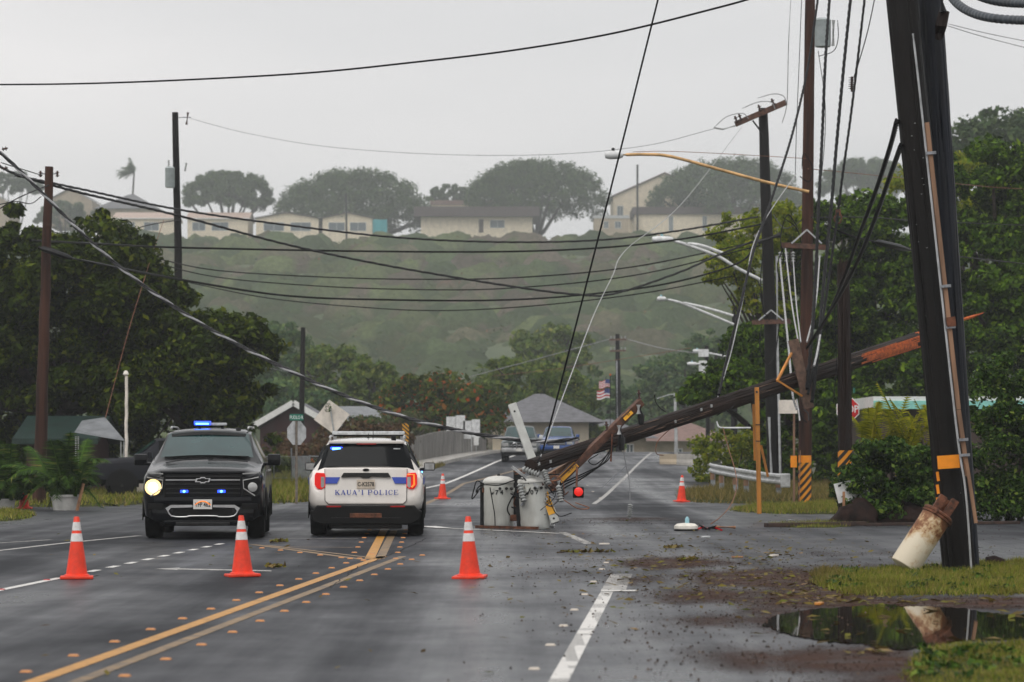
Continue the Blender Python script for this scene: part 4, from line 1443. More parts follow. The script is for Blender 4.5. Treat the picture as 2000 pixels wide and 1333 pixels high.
def arch(root, x, y, r, side, m='plastic_black'):
    """wheel arch lip, standing a little proud of the flank"""
    mb = MB()
    n = 14
    vs, fs = [], []
    for i in range(n + 1):
        a = math.pi * (i / n) * 1.06 - .1
        for rr, dx in ((r, 0), (r + .07, 0), (r + .07, .015), (r, .02)):
            vs.append((x + side * dx, y + math.cos(a) * rr, .36 + math.sin(a) * rr))
    for i in range(n):
        for j in range(4):
            a, b = i * 4 + j, i * 4 + (j + 1) % 4
            fs.append((a, b, b + 4, a + 4))
    mb.add(vs, fs)
    part(root, 'wheel_arch', mb, m)
    mb = MB()
    vs = [(x + side * .004, y, .36)] + [(x + side * .004, y + math.cos(math.pi * i / n) * r, .36 + math.sin(math.pi * i / n) * r) for i in range(n + 1)]
    mb.add(vs, [(0, i + 1, i + 2) for i in range(n)])
    part(root, 'arch_liner', mb, 'plastic_black')


def mirror(root, x, y, z, side, w, h, m, back=False, glass='pane_far'):
    """door mirror; the glass faces -y when back"""
    o = part(root, 'mirror', MB().box((x + side * (w / 2 + .06), y, z), (w, .14, h)).box((x + side * .04, y + .02, z - h * .35), (.12, .06, .06)), m, smooth=50, bevel=.035)
    g = -.074 if back else .074
    part(o, 'mirror_glass', MB().box((x + side * (w / 2 + .06), y + g, z), (w * .86, .01, h * .78)), glass, bevel=.004)
    return o


def pane(root, name, quad, m, off=.012, nu=8, nv=4, bow=.04):
    """bowed glass quad: corners bottom-left, bottom-right, top-right, top-left"""
    a, b, c, d = [Vector(q) for q in quad]
    nr = (b - a).cross(d - a).normalized()

    def fn(u, v):
        p = a.lerp(b, u).lerp(d.lerp(c, u), v)
        return p + nr * (off + bow * (1 - (2 * u - 1) ** 2))
    return part(root, name, MB().grid(fn, nu, nv), m, smooth=60)


SERIF = {  # letter -> strokes on a 1 x 1 cell: (x1, y1, x2, y2, width)
    'K': [(.18, 0, .18, 1, .2), (.22, .42, .82, .97, .09), (.40, .60, .86, .03, .2), (.02, .03, .36, .03, .06), (.02, .97, .36, .97, .06), (.66, .03, 1, .03, .06), (.62, .97, .95, .97, .06)],
    'A': [(.12, .02, .47, .98, .09), (.47, .98, .84, .02, .2), (.26, .34, .70, .34, .08), (0, .03, .26, .03, .06), (.66, .03, 1, .03, .06)],
    'U': [(.2, .97, .2, .22, .2), (.2, .24, .34, .06, .16), (.30, .05, .66, .05, .1), (.62, .06, .80, .24, .1), (.82, .97, .82, .22, .09), (.02, .97, .40, .97, .06), (.66, .97, .98, .97, .06)],
    'I': [(.5, 0, .5, 1, .2), (.3, .03, .7, .03, .06), (.3, .97, .7, .97, .06)],
    'P': [(.2, 0, .2, 1, .2), (.02, .03, .44, .03, .06), (.05, .97, .6, .97, .07), (.6, .97, .84, .82, .14), (.84, .84, .84, .62, .19), (.84, .64, .6, .48, .14), (.6, .48, .2, .48, .07)],
    'O': [(.16, .3, .16, .7, .2), (.16, .7, .36, .94, .14), (.34, .95, .66, .95, .08), (.64, .94, .84, .7, .14), (.84, .7, .84, .3, .2), (.84, .3, .64, .06, .14), (.66, .05, .34, .05, .08), (.36, .06, .16, .3, .14)],
    'L': [(.22, 0, .22, 1, .2), (.04, .97, .44, .97, .06), (.04, .035, .9, .035, .07), (.88, .02, .92, .32, .06)],
    'C': [(.18, .3, .18, .7, .2), (.18, .7, .38, .94, .14), (.36, .95, .7, .95, .08), (.7, .95, .88, .72, .12), (.9, .66, .9, .98, .05), (.18, .3, .38, .06, .14), (.36, .05, .7, .05, .08), (.68, .06, .9, .28, .1)],
    'E': [(.2, 0, .2, 1, .2), (.02, .035, .88, .035, .07), (.02, .965, .84, .965, .07), (.2, .52, .62, .52, .07), (.86, .02, .9, .3, .06), (.82, .72, .84, .98, .06), (.6, .38, .6, .66, .06)],
    "'": [(.5, .98, .45, .66, .16)],
}


def serif_text(parent, name, s, x0, z0, h, adv, y, m):
    mb = MB()
    x = x0
    for ch in s:
        if ch in SERIF:
            cw = adv * .86
            x -= adv * .20 if ch in "I'" else 0
            for k, (a, b, c, d, w) in enumerate(SERIF[ch]):
                p, q = Vector((x + a * cw, 0, z0 + b * h)), Vector((x + c * cw, 0, z0 + d * h))
                dr = (q - p).normalized()
                n = Vector((-dr.z, 0, dr.x)) * (w * h * .5)
                yy = y - .0004 * k
                mb.add([(v.x, yy, v.z) for v in (p - n, q - n, q + n, p + n)], [(0, 1, 2, 3)])
        x += adv * (.75 if ch in "I'" else .62 if ch == ' ' else 1.0)
    o = part(parent, name, mb, m)
    o['kind'] = 'stuff'
    return o


# ---- black police SUV, facing the camera; local y = 0 at the nose
def black_suv():
    root = thing('police_suv', 'black unmarked police SUV facing the camera with one headlight lit and blue strobes', 'car', G(396.5, 1054.5), R(3.4))
    def sec(w, zb, zm, zs, zbelt, wb, zt, wt, crown=.02):
        return [(0, zb), (w * .82, zb), (w * .97, zb + .10), (w, zm), (w * .99, zs), (wb, zbelt), (wt, zt - .06), (wt * .84, zt - .012), (wt * .45, zt + crown * .6), (0, zt + crown)]
    S = []
    for y, w, zt, zb in ((0.0, .83, 1.10, .34), (.05, .93, 1.14, .31), (.14, .985, 1.175, .30), (.32, 1.02, 1.20, .30), (.8, 1.025, 1.255, .32), (1.34, 1.025, 1.325, .34)):
        S.append((y, sec(w, zb, .72, zt - .16, zt - .055, w * .93, zt, w * .86, .025)))
    for y, zbelt, wb, zt, wt in ((1.75, 1.33, .95, 1.56, .80), (2.20, 1.34, .945, 1.815, .735), (2.5, 1.345, .945, 1.855, .725), (3.2, 1.35, .945, 1.875, .725),
                                 (4.3, 1.35, .94, 1.865, .715), (4.95, 1.35, .93, 1.83, .70), (5.12, 1.33, .92, 1.60, .78), (5.22, 1.30, .91, 1.36, .85)):
        S.append((y, sec(1.025, .34, .74, 1.10, zbelt, wb, zt, wt)))
    S.append((5.35, sec(.98, .42, .72, 1.0, 1.12, .88, 1.16, .8)))
    def mf(i, s):
        return 1 if (s == 5 and 7 <= i <= 10) or (s >= 6 and i in (5, 6)) else 0
    part(root, 'body', loft(MB(), S, mf), ['paint_black', 'car_glass'], smooth=38)
    part(root, 'underbody', MB().box((0, 2.7, .30), (1.5, 4.6, .16)), 'plastic_black')
    pane(root, 'windscreen', [(-.80, 1.40, 1.345), (.80, 1.40, 1.345), (.69, 2.13, 1.755), (-.69, 2.13, 1.755)], 'windscreen', .03, 10, 5, .05)
    part(root, 'wiper', MB().bar((-.72, 1.30, 1.378), (.10, 1.36, 1.392), .03, .02), 'plastic_black')
    part(root, 'wiper', MB().bar((.02, 1.30, 1.405), (.72, 1.36, 1.385), .03, .02), 'plastic_black')
    part(root, 'sun_visor_strip', MB().grid(lambda u, v: (-.66 + 1.32 * u, 2.03 + .1 * v - .055 * (1 - (2 * u - 1) ** 2) * 1.0 - .03, 1.71 + .055 * v + .045 * (1 - (2 * u - 1) ** 2) + .012), 10, 2), 'plastic_black', smooth=60)
    for s in (-1, 1):
        part(root, 'roof_rail', MB().tube(spline([(s * .67, 2.45, 1.87), (s * .68, 2.7, 1.905), (s * .68, 4.2, 1.905), (s * .67, 4.6, 1.88)], 4), .018, 6), 'satin_silver')
        mirror(root, s * .98, 1.62, 1.33, s, .22, .20, 'paint_black')
        wheel(root, s * 1.005, .92, .40, .28, s)
        wheel(root, s * 1.005, 3.99, .40, .28, s)
        arch(root, s * 1.026, .92, .44, s)
        arch(root, s * 1.026, 3.99, .44, s)
        for y in (2.42, 3.45):
            part(root, 'door_handle', MB().box((s * 1.035, y, 1.14), (.03, .2, .035)), 'satin_silver', bevel=.008)
    # grille
    gr = part(root, 'grille', MB().box((0, -.015, .91), (1.30, .05, .40)), 'plastic_black', bevel=.02)
    for k, z in enumerate((1.06, 1.0, .93, .85, .78)):
        part(gr, 'grille_bar', MB().box((0, -.046, z), (1.24, .02, .018)), 'satin_silver' if k == 1 else 'rim_dark', bevel=.004)
    part(root, 'hood_edge', MB().box((0, -.012, 1.125), (1.42, .08, .06)), 'paint_black', bevel=.022)
    bow = [(-.13, -.03), (-.11, .035), (-.045, .035), (-.04, .055), (.04, .055), (.045, .035), (.13, .035), (.11, -.03), (.045, -.03), (.04, -.05), (-.04, -.05), (-.045, -.03)]
    bt = part(root, 'badge', MB().plate(bow, (0, -.058, .995), (1, 0, 0), (0, 0, 1), .014), 'chrome')
    part(bt, 'badge_infill', MB().plate([(x * .78, z * .62) for x, z in bow], (0, -.0735, .997), (1, 0, 0), (0, 0, 1), .002), 'plastic_black')
    # bumper
    bp = part(root, 'bumper', MB().box((0, .02, .655), (1.62, .22, .14)).box((0, .04, .44), (1.70, .2, .24)).box((0, .06, .30), (1.30, .2, .12)), 'paint_black', smooth=40, bevel=.04)
    tr = spline([(-.60, -.085, .53), (-.52, -.09, .40), (-.28, -.095, .385), (-.2, -.095, .40), (.2, -.095, .40), (.28, -.095, .385), (.52, -.09, .40), (.60, -.085, .53)], 3)
    part(bp, 'lower_trim', MB().tube(tr, .012, 6), 'satin_silver')
    for s in (-1, 1):
        part(bp, 'trim_side', MB().plate([(s * .17, .545), (s * .17, .585), (s * .53, .585), (s * .62, .53), (s * .58, .47), (s * .53, .535)], (0, -.092, 0), (1, 0, 0), (0, 0, 1), .012), 'satin_silver')
        part(bp, 'bumper_vent', MB().box((s * .78, -.065, .56), (.26, .05, .10)), 'plastic_black', bevel=.01)
    part(bp, 'intake', MB().box((0, -.075, .47), (.98, .03, .11)), 'plastic_black')
    part(bp, 'skid_plate', MB().box((0, -.045, .27), (.9, .05, .05)), 'rim_dark', bevel=.01)
    pl = part(root, 'number_plate', MB().box((0, -.115, .595), (.312, .012, .162)), 'plate_white', bevel=.003)
    part(pl, 'rainbow_arc', MB().tube([(-.13 + .26 * i / 10, -.122, .585 + .06 * math.sin(math.pi * i / 10)) for i in range(11)], .010, 4), 'lens_amber')
    text(pl, 'plate_lettering', 'YFP 462', .105, (0, -.1235, .585), (R(90), 0, 0), 'black_ink', .001, .002, sx=.74)
    # lamps
    for s in (-1, 1):
        hl = part(root, 'headlight', MB().plate([(.68, .76), (.66, 1.0), (.93, 1.06), (.97, .98), (.95, .80), (.88, .72)][::1] if s > 0 else [(-x, z) for x, z in [(.68, .76), (.66, 1.0), (.93, 1.06), (.97, .98), (.95, .80), (.88, .72)]],
                                                 (0, .03, 0), (1, 0, 0), (0, 0, 1), .06), 'plastic_black')
        part(hl, 'daylight_strip', MB().tube([(s * .93, -.042, 1.045), (s * .67, -.042, .995), (s * .68, -.042, .86), (s * .87, -.042, .735)], .012, 5), 'lens_clear')
        part(hl, 'indicator_strip', MB().bar((s * .66, -.04, 1.105), (s * .93, -.0, 1.125), .03, .022), 'lens_clear')
        part(hl, 'projector', MB().lathe([(.075, 0), (.08, .02), (.06, .03)], (s * .83, -.03, .88), (0, -1, 0), 16), 'lamp_lit' if s < 0 else 'lens_clear', smooth=40)
        if s < 0:
            part(hl, 'lamp_glow_ring', MB().lathe([(.135, 0), (.135, .012), (.11, .014)], (s * .83, -.031, .88), (0, -1, 0), 20), 'glow_warm')  # emissive ring imitating the warm glow round the lit lamp
        part(root, 'grille_strobe', MB().box((s * .31, -.062, .81), (.13, .03, .045)), 'strobe_blue', bevel=.006)
        part(root, 'strobe_lens', MB().lathe([(.022, 0), (.022, .02), (.012, .028)], (s * .31, -.078, .81), (0, -1, 0), 10), 'strobe_core', smooth=60)
    # roof light bar, lit on one side
    lb = part(root, 'light_bar', MB().box((0, 2.95, 1.955), (.56, .2, .05)), 'lightbar_clear', bevel=.012)
    part(lb, 'strobe_segment', MB().box((-.15, 2.80, 1.960), (.23, .02, .030)), 'strobe_core', bevel=.006)
    part(lb, 'strobe_glow', MB().box((-.15, 2.90, 1.975), (.29, .19, .07)), 'strobe_blue', bevel=.004)
    for x in (-.2, .2):
        part(lb, 'bracket', MB().box((x, 2.95, 1.91), (.05, .12, .06)), 'plastic_black')
    part(root, 'antenna', MB().lathe([(.05, 0), (.04, .04), (.01, .055)], (.50, 2.5, 1.84), (0, 0, 1), 8), 'plastic_black')
    return root


black_suv()


# ---- white patrol SUV, seen from behind; local y = 0 at the tail
def patrol():
    root = thing('patrol_car', 'white police SUV seen from behind with blue stripe, lettering and roof light bar', 'car', G(714.5, 1049), R(1.5))
    def sec(w, zb, zm, zs, zbelt, wb, zt, wt, crown=.02):
        return [(0, zb), (w * .80, zb), (w * .96, zb + .10), (w, zm), (w * .99, zs), (wb, zbelt), (wt, zt - .055), (wt * .86, zt - .010), (wt * .45, zt + crown * .6), (0, zt + crown)]
    S = [(0.0, sec(.86, .46, .60, .68, .70, .80, .74, .74)), (.05, sec(.95, .44, .60, .76, .80, .89, .84, .83)), (.12, sec(.985, .42, .64, .98, 1.05, .93, 1.09, .86)),
         (.20, sec(.995, .40, .66, 1.05, 1.15, .92, 1.20, .84)), (.34, sec(1.0, .38, .66, 1.06, 1.17, .91, 1.40, .775)), (.52, sec(1.0, .36, .66, 1.06, 1.175, .905, 1.635, .70)),
         (.72, sec(1.0, .34, .66, 1.06, 1.175, .90, 1.675, .685)), (1.25, sec(1.0, .32, .66, 1.06, 1.17, .90, 1.70, .69)), (1.35, sec(1.0, .32, .66, 1.06, 1.17, .90, 1.70, .69)),
         (2.05, sec(1.0, .32, .66, 1.05, 1.16, .90, 1.71, .69)), (2.15, sec(1.0, .32, .66, 1.05, 1.16, .90, 1.71, .69)), (2.95, sec(1.0, .32, .66, 1.03, 1.13, .90, 1.69, .68)),
         (3.75, sec(1.0, .32, .66, 1.0, 1.09, .92, 1.16, .84)), (4.4, sec(.99, .32, .64, .93, 1.02, .91, 1.08, .82)), (4.85, sec(.95, .32, .62, .82, .92, .86, .99, .74)), (5.0, sec(.82, .35, .58, .68, .76, .74, .8, .6))]
    def mf(i, s):
        return 1 if s == 5 and i in (4, 5, 6, 8, 10) or (s >= 6 and i in (3, 4, 11)) else 0
    part(root, 'body', loft(MB(), S, mf), ['paint_patrol', 'car_glass'], smooth=38)
    part(root, 'underbody', MB().box((0, 2.4, .30), (1.45, 4.3, .20)), 'plastic_black')
    part(root, 'exhaust', MB().lathe([(.035, 0), (.035, .2)], (.62, -.01, .27), (0, 1, 0), 10), 'chrome')
    # lower black bumper with raised ends
    bpoly = [(-.93, .30), (-.80, .22), (.80, .22), (.93, .30), (.965, .44), (.90, .47), (.84, .545), (-.84, .545), (-.90, .47), (-.965, .44)]
    bp = part(root, 'bumper', MB().plate(bpoly, (0, .30, 0), (1, 0, 0), (0, 0, 1), .345), 'plastic_black', bevel=.02)
    part(bp, 'skirt', MB().box((0, .10, .20), (1.25, .2, .12)), 'plastic_black', bevel=.02)
    part(bp, 'tow_bar', MB().box((0, -.06, .37), (.55, .05, .08)), 'rust', bevel=.01)
    part(bp, 'bumper_groove', MB().box((0, -.05, .33), (1.2, .02, .012)), 'rim_dark')
    for s in (-1, 1):
        part(bp, 'reflector', MB().box((s * .55, -.046, .525), (.25, .02, .028)), 'reflector_red', bevel=.004)
    # tailgate face
    gate = [(-.70, .62), (-.64, .57), (.64, .57), (.70, .62), (.71, 1.18), (-.71, 1.18)]
    g = part(root, 'tailgate', MB().add([(x, -.02 + max(0, (z - .72)) * .30, z) for x, z in gate] + [(x, .16, z) for x, z in gate],
                                        [(5, 4, 3, 2, 1, 0), (6, 7, 8, 9, 10, 11)] + [(i, (i + 1) % 6, 6 + (i + 1) % 6, 6 + i) for i in range(6)]), 'paint_patrol', bevel=.012)
    seam = [(-.712, 1.17), (-.705, .63), (-.645, .56), (.645, .56), (.705, .63), (.712, 1.17)]
    part(g, 'seam', MB().tube([(x, -.016 + max(0, (z - .72)) * .30, z) for x, z in seam], .006, 5), 'rim_dark')
    def gy(z):
        return -.022 + max(0, z - .72) * .30
    part(g, 'applique', MB().add([(x, gy(z) - d, z) for d in (.0, .03) for x, z in [(-.43, 1.03), (-.385, 1.105), (.385, 1.105), (.43, 1.03), (.10, 1.04), (.05, 1.015), (-.05, 1.015), (-.10, 1.04)]],
                                 [tuple(range(7, -1, -1)), tuple(range(8, 16))] + [(i, (i + 1) % 8, 8 + (i + 1) % 8, 8 + i) for i in range(8)]), 'plastic_black')
    part(g, 'badge', MB().lathe([(.001, 0), (.058, 0), (.058, .01), (.05, .014)], (0, gy(1.155) - .004, 1.155), (0, -1, 0), 20).xform(Matrix.Translation((0, 0, 1.155)) @ Matrix.Diagonal((1, 1, .42, 1)) @ Matrix.Translation((0, 0, -1.155))), 'plastic_black')
    for s in (-1, 1):
        q = [(.705, 1.03), (.445, 1.03), (.50, .92), (.705, .92)]
        part(g, 'stripe', MB().add([(s * x, gy(z) - .004, z) for x, z in q], [(0, 1, 2, 3)]), 'stripe_blue')
        part(root, 'stripe', MB().grid(lambda u, v, s=s: (s * (1.004 if u > .1 else .945), .16 + 3.3 * u ** 1.5, .90 + .12 * v), 8, 1), 'stripe_blue')
        # wrap-round tail light
        tl = [(.70, 1.06), (.72, 1.10), (.86, 1.11), (.885, 1.06), (.885, .90), (.84, .835), (.77, .82), (.70, .86)]
        t_ = part(root, 'tail_light', MB().plate([(s * x, z) for x, z in tl], (0, .20, 0), (1, 0, 0), (0, 0, 1), .17 if s > 0 else -.17).shift((0, -.17 if s < 0 else 0, 0)), 'lens_red', bevel=.012)
        part(t_, 'reverse_lamp', MB().plate([(s * x, z) for x, z in [(.715, 1.035), (.775, 1.035), (.775, .865), (.745, .845), (.715, .875)]], (0, .024, 0), (1, 0, 0), (0, 0, 1), .006 * s).shift((0, -.006 if s > 0 else 0, 0)), 'lens_clear')
        if s > 0:
            part(t_, 'lit_band', MB().tube([(.72, .012, 1.075), (.83, .012, 1.075), (.835, .012, .90), (.79, .012, .855)], .018, 6), 'lens_amber')
        part(root, 'quarter_glass', MB().add([(s * .815, .36, 1.19), (s * .92, .50, 1.19), (s * .735, .60, 1.585), (s * .72, .52, 1.585)], [(0, 1, 2, 3)]).shift((s * .012, -.012, 0)), 'car_glass')
        part(root, 'roof_rail', MB().tube(spline([(s * .64, .75, 1.67), (s * .65, .95, 1.735), (s * .65, 2.6, 1.745), (s * .64, 2.85, 1.70)], 4), .02, 6), 'satin_silver')
        mirror(root, s * .93, 3.15, 1.19, s, .20, .15, 'plastic_black', back=True, glass='lens_clear')
        wheel(root, s * .985, .98, .38, .27, s)
        wheel(root, s * .985, 4.0, .38, .27, s)
        arch(root, s * 1.001, .98, .42, s)
        arch(root, s * 1.001, 4.0, .42, s)
    pane(root, 'rear_window', [(-.70, .205, 1.195), (.70, .205, 1.195), (.645, .46, 1.56), (-.645, .46, 1.56)], 'car_glass', .02, 8, 4, .03)
    part(root, 'spoiler', MB().box((0, .56, 1.635), (1.32, .36, .055)), 'paint_patrol', bevel=.02)
    part(root, 'stop_lamp', MB().box((0, .40, 1.605), (.34, .04, .02)), 'reflector_red')
    part(root, 'rear_wiper', MB().bar((.0, .19, 1.235), (.34, .20, 1.245), .02, .02), 'plastic_black')
    part(root, 'window_strobe', MB().box((-.52, .40, 1.515), (.15, .03, .045)), 'strobe_core', bevel=.01)
    part(root, 'strobe_halo', MB().box((-.52, .412, 1.515), (.21, .03, .075)), 'strobe_blue', bevel=.01)  # emissive block imitating the blue glow round the strobe
    part(root, 'window_strobe', MB().box((.53, .40, 1.52), (.12, .03, .02)), 'lightbar_clear', bevel=.005, label='unlit strobe in the rear window')
    pl = part(g, 'number_plate', MB().box((0, gy(.91) - .012, .91), (.312, .012, .158)), 'plate_tan', bevel=.003)
    text(pl, 'plate_lettering', 'C-K2578', .10, (0, gy(.91) - .020, .905), (R(90), 0, 0), 'black_ink', .001, .002, sx=.78)
    serif_text(g, 'lettering', "KAUA'I POLICE", -.53, .725, .085, .0985, gy(.73) - .005, 'stripe_blue')
    lb = part(root, 'light_bar', MB().box((0, 1.95, 1.80), (1.30, .30, .065)), 'lightbar_clear', bevel=.018)
    part(lb, 'base', MB().box((0, 1.95, 1.757), (1.24, .24, .03)), 'plastic_black')
    for x in (-.6, .6):
        part(lb, 'bracket', MB().box((x, 1.95, 1.735), (.06, .14, .07)), 'satin_silver')
    for x, y, h in ((.02, .95, .10), (.10, 1.15, .14)):
        part(root, 'antenna', MB().lathe([(.035, 0), (.03, .02), (.008, .03), (.005, h)], (x, y, 1.69), (0, 0, 1), 8), 'plastic_black')
    part(root, 'roof_camera', MB().box((.47, .72, 1.70), (.085, .10, .09)), 'plastic_black', bevel=.015)
    part(root, 'mirror_strobe', MB().box((.95, 3.06, 1.09), (.03, .02, .03)), 'strobe_core')
    return root


patrol()


# ---- pickups waiting on the bridge, and the parked pickup by the potted plants
def pickup(name, label, px, Y, w, h, hood, paint, rz=0.0, z0=None, far=False, lamps='lens_clear', bullbar=False):
    p = GY(px, Y)
    root = thing(name, label, 'truck', p, rz)
    W = w / 2
    def sec(wd, zb, zs, zt, wt):
        return [(0, zb), (wd * .85, zb), (wd, zb + .12), (wd, zs), (wd * .97, zs + .06), (wt, zt - .05), (wt * .8, zt), (0, zt + .02)]
    S = [(0, sec(W * .90, .45, hood - .22, hood - .08, W * .8)), (.12, sec(W * .98, .42, hood - .18, hood - .02, W * .86)), (.5, sec(W, .42, hood - .16, hood, W * .88)), (1.35, sec(W, .42, hood - .12, hood + .05, W * .9)),
         (2.05, sec(W, .42, hood - .08, h, W * .74)), (2.6, sec(W, .42, hood - .08, h + .02, W * .74)), (3.5, sec(W, .42, hood - .08, h, W * .73)), (3.85, sec(W, .42, hood - .08, hood + .05, W * .9)),
         (3.9, sec(W, .42, hood - .08, hood + .03, W * .95)), (5.4, sec(W, .45, hood - .08, hood + .03, W * .95))]
    def mf(i, s):
        return 1 if s == 4 and i in (4, 5) else 0
    part(root, 'body', loft(MB(), S, mf), [paint, 'car_glass'], smooth=38)
    pane(root, 'windscreen', [(-W * .84, 1.40, hood + .07), (W * .84, 1.40, hood + .07), (W * .70, 2.0, h - .07), (-W * .70, 2.0, h - .07)], 'windscreen', .03, 8, 3, .03)
    part(root, 'grille', MB().box((0, -.02, hood - .30), (w * .52, .06, .26)), 'rim_dark', bevel=.02)
    part(root, 'grille_bar', MB().box((0, -.055, hood - .30), (w * .5, .02, .03)), 'chrome')
    part(root, 'bumper', MB().box((0, -.05, .62), (w * .96, .16, .22)), 'satin_silver' if not far else paint, smooth=40, bevel=.04)
    part(root, 'skirt', MB().box((0, .1, .42), (w * .85, .2, .16)), 'plastic_black')
    part(root, 'number_plate', MB().box((0, -.14, .63), (.31, .012, .16)), 'plate_white')
    if bullbar:
        for x in (-.32, .32):
            part(root, 'winch_hoop', MB().tube(spline([(x, -.12, .66), (x, -.18, .95), (x * .4, -.18, .95), (x * .4, -.12, .66)], 4), .03, 6), 'chrome')
    for s in (-1, 1):
        part(root, 'headlight', MB().box((s * W * .76, -.005, hood - .27), (w * .17, .06, .17)), lamps, bevel=.02)
        mirror(root, s * W * .97, 1.75, hood + .12, s, .2, .2, 'steel_white' if bullbar else paint)
        wheel(root, s * (W - .01), .95, .38, .26, s)
        wheel(root, s * (W - .01), 4.4, .38, .26, s)
        arch(root, s * (W + .001), .95, .43, s)
        arch(root, s * (W + .001), 4.4, .43, s)
    return root


pickup('pickup_truck', 'grey green pickup with chrome bumper waiting on the bridge', 1014, 145, 1.88, 1.83, 1.16, 'paint_silver', R(-2), lamps='lens_clear', bullbar=True)
pickup('pickup_truck', 'bright blue pickup stopped beside the grey green one on the bridge', 1087, 154, 1.86, 1.74, 1.12, 'paint_blue', R(-4), far=True)
pickup('pickup_truck', 'dark pickup parked side on behind the potted palms at the left', 172, 85.5, 1.9, 1.75, 1.15, 'paint_navy', R(-78), far=True)
# ---------------------------------------------------------------- poles
def shaft(root, a, b, r0, r1, m, name='shaft', n=14, seed=0, cracks=0.0):
    """tapered round timber from a to b (world); its own z axis runs along the timber; cracks: depth of the weathering checks"""
    a, b = Vector(a), Vector(b)
    L = (b - a).length
    rg = np.random.default_rng(seed)
    k = 14 if not cracks else 40
    if cracks:
        n = 56
    an = np.arange(n) * 2 * math.pi / n
    g0 = rg.normal(size=n)
    V = []
    for i in range(k + 1):
        t = i / k
        r = r0 + (r1 - r0) * t
        if cracks:
            g0 = g0 * .86 + rg.normal(size=n) * .5
            rr = r * (1 + .02 * np.sin(an * 3 + t * 5)) + np.where(g0 > .5, -cracks, 0) * np.abs(g0) + np.where(g0 < -1.0, cracks * .5, 0)
        else:
            rr = np.full(n, r)
        ox, oy = (rg.uniform(-.012, .012, 2) if 0 < i < k else (0, 0))
        V.append(np.stack([np.cos(an) * rr + ox * (not cracks), np.sin(an) * rr + oy * (not cracks), np.full(n, L * t)], -1))
    mb = MB()
    mb.add(np.vstack(V).tolist(), [(i * n + j, i * n + (j + 1) % n, (i + 1) * n + (j + 1) % n, (i + 1) * n + j) for i in range(k) for j in range(n)]
           + [tuple(range(n))[::-1], tuple(k * n + j for j in range(n))])
    o = link(name, mb.mesh(name, m, 25 if cracks else 40), root, a - Vector(root.location))
    o.rotation_euler = (b - a).to_track_quat('Z', 'Y').to_euler()
    return o


def upole(name, label, base, top, w0, w1, m, seed=0, cat='utility pole', cracks=0.0):
    base, top = Vector(base), Vector(top)
    root = thing(name, label, cat, base)
    shaft(root, base - (top - base).normalized() * .3, top, w0 / 2 / F * base.y, w1 / 2 / F * top.y, m, seed=seed, cracks=cracks)
    return root


def insulator(root, base, axis, h, r, m='porcelain', name='insulator', ribs=4):
    prof = [(r * .35, 0)]
    for k in range(ribs):
        z = h * (k + .2) / ribs
        prof += [(r * .45, z), (r, z + h * .08), (r * .95, z + h * .12), (r * .45, z + h * .16)]
    prof += [(r * .4, h)]
    return part(root, name, MB().lathe(prof, base, axis, 10), m, smooth=50, world=True)


def sheath(root, name, c, r, z0, z1, m, ang=R(100)):
    """sheet wrapped round the camera side of a pole"""
    mb = MB().grid(lambda u, v: (c[0] + math.sin((u - .5) * 2 * ang) * r, c[1] - math.cos((u - .5) * 2 * ang) * r, z0 + (z1 - z0) * v), 14, 1)
    return part(root, name, mb, m, smooth=60, world=True)


def at_h(root_a, root_b, py):
    """centre of a pole at a photo row"""
    a, b = Vector(root_a), Vector(root_b)
    for i in range(401):
        p = a.lerp(b, i / 400)
        if HY + F * (CH - p.z) / p.y <= py:
            return p
    return b


# left brown pole
a, b = GY(76, 74), P(96, 326, 74)
p1 = upole('utility_pole', 'plain brown wooden pole at the left beside the potted plants', a, b, 27, 16, 'wood_brown', 1)
for s in (-1, 1):
    q = at_h(a, b, 342)
    part(p1, 'clevis', MB().bar(q, q + Vector((s * .24, 0, .02)), .03, .03), 'steel', world=True)
    insulator(p1, q + Vector((s * .22, 0, -.07)), (0, 0, 1), .16, .06, 'porcelain_brown', ribs=2)
part(p1, 'splice_case', MB().tube(spline([P(76, 484, 73.7), P(105, 493, 73.6), P(142, 506, 73.6)], 4), [.05, .07, .08, .08, .08, .08, .08, .07, .03], 8), 'rubber_black', world=True)
# black pole with small transformer
a, b = GY(357, 112), P(342, 220, 112)
p2 = upole('utility_pole', 'tall black pole with small transformer behind the black police SUV', a, b, 20, 12, 'wood_far', 2)
q = at_h(a, b, 231)
part(p2, 'bracket', MB().tube([q, q + Vector((.32, 0, .03)), q + Vector((.62, 0, .02))], .025, 6), 'steel', world=True)
part(p2, 'fuse_cutout', MB().tube([q + Vector((.5, 0, .22)), q + Vector((.44, 0, -.26))], .05, 7), 'porcelain_brown', world=True)
c = P(332, 367, 111.6)
part(p2, 'transformer', MB().lathe([(.17, 0), (.19, .04), (.19, .74), (.2, .76), (.14, .82)], c, (0, 0, 1), 14), 'tank_pale', smooth=40, world=True)
insulator(p2, c + Vector((-.05, 0, .8)), (0, 0, 1), .28, .05)
insulator(p2, P(361, 335, 112), (.2, 0, 1), .34, .05)
# shorter far poles at the left
a, b = GY(588, 142), P(592, 640, 142)
upole('utility_pole', 'short black pole behind the diamond sign', a, b, 12, 9, 'wood_far', 3)
a, b = GY(671, 215), P(672, 738, 215)
p4 = upole('utility_pole', 'far thin pole with one crossarm in front of the green valley trees', a, b, 5, 4, 'wood_far', 4)
part(p4, 'crossarm', MB().bar(P(652, 744, 214.8), P(692, 744, 214.8), .12, .12), 'wood_arm', world=True)
for px in (656, 664, 680, 689):
    insulator(p4, P(px, 743, 214.8), (0, 0, 1), .2, .09, ribs=2)
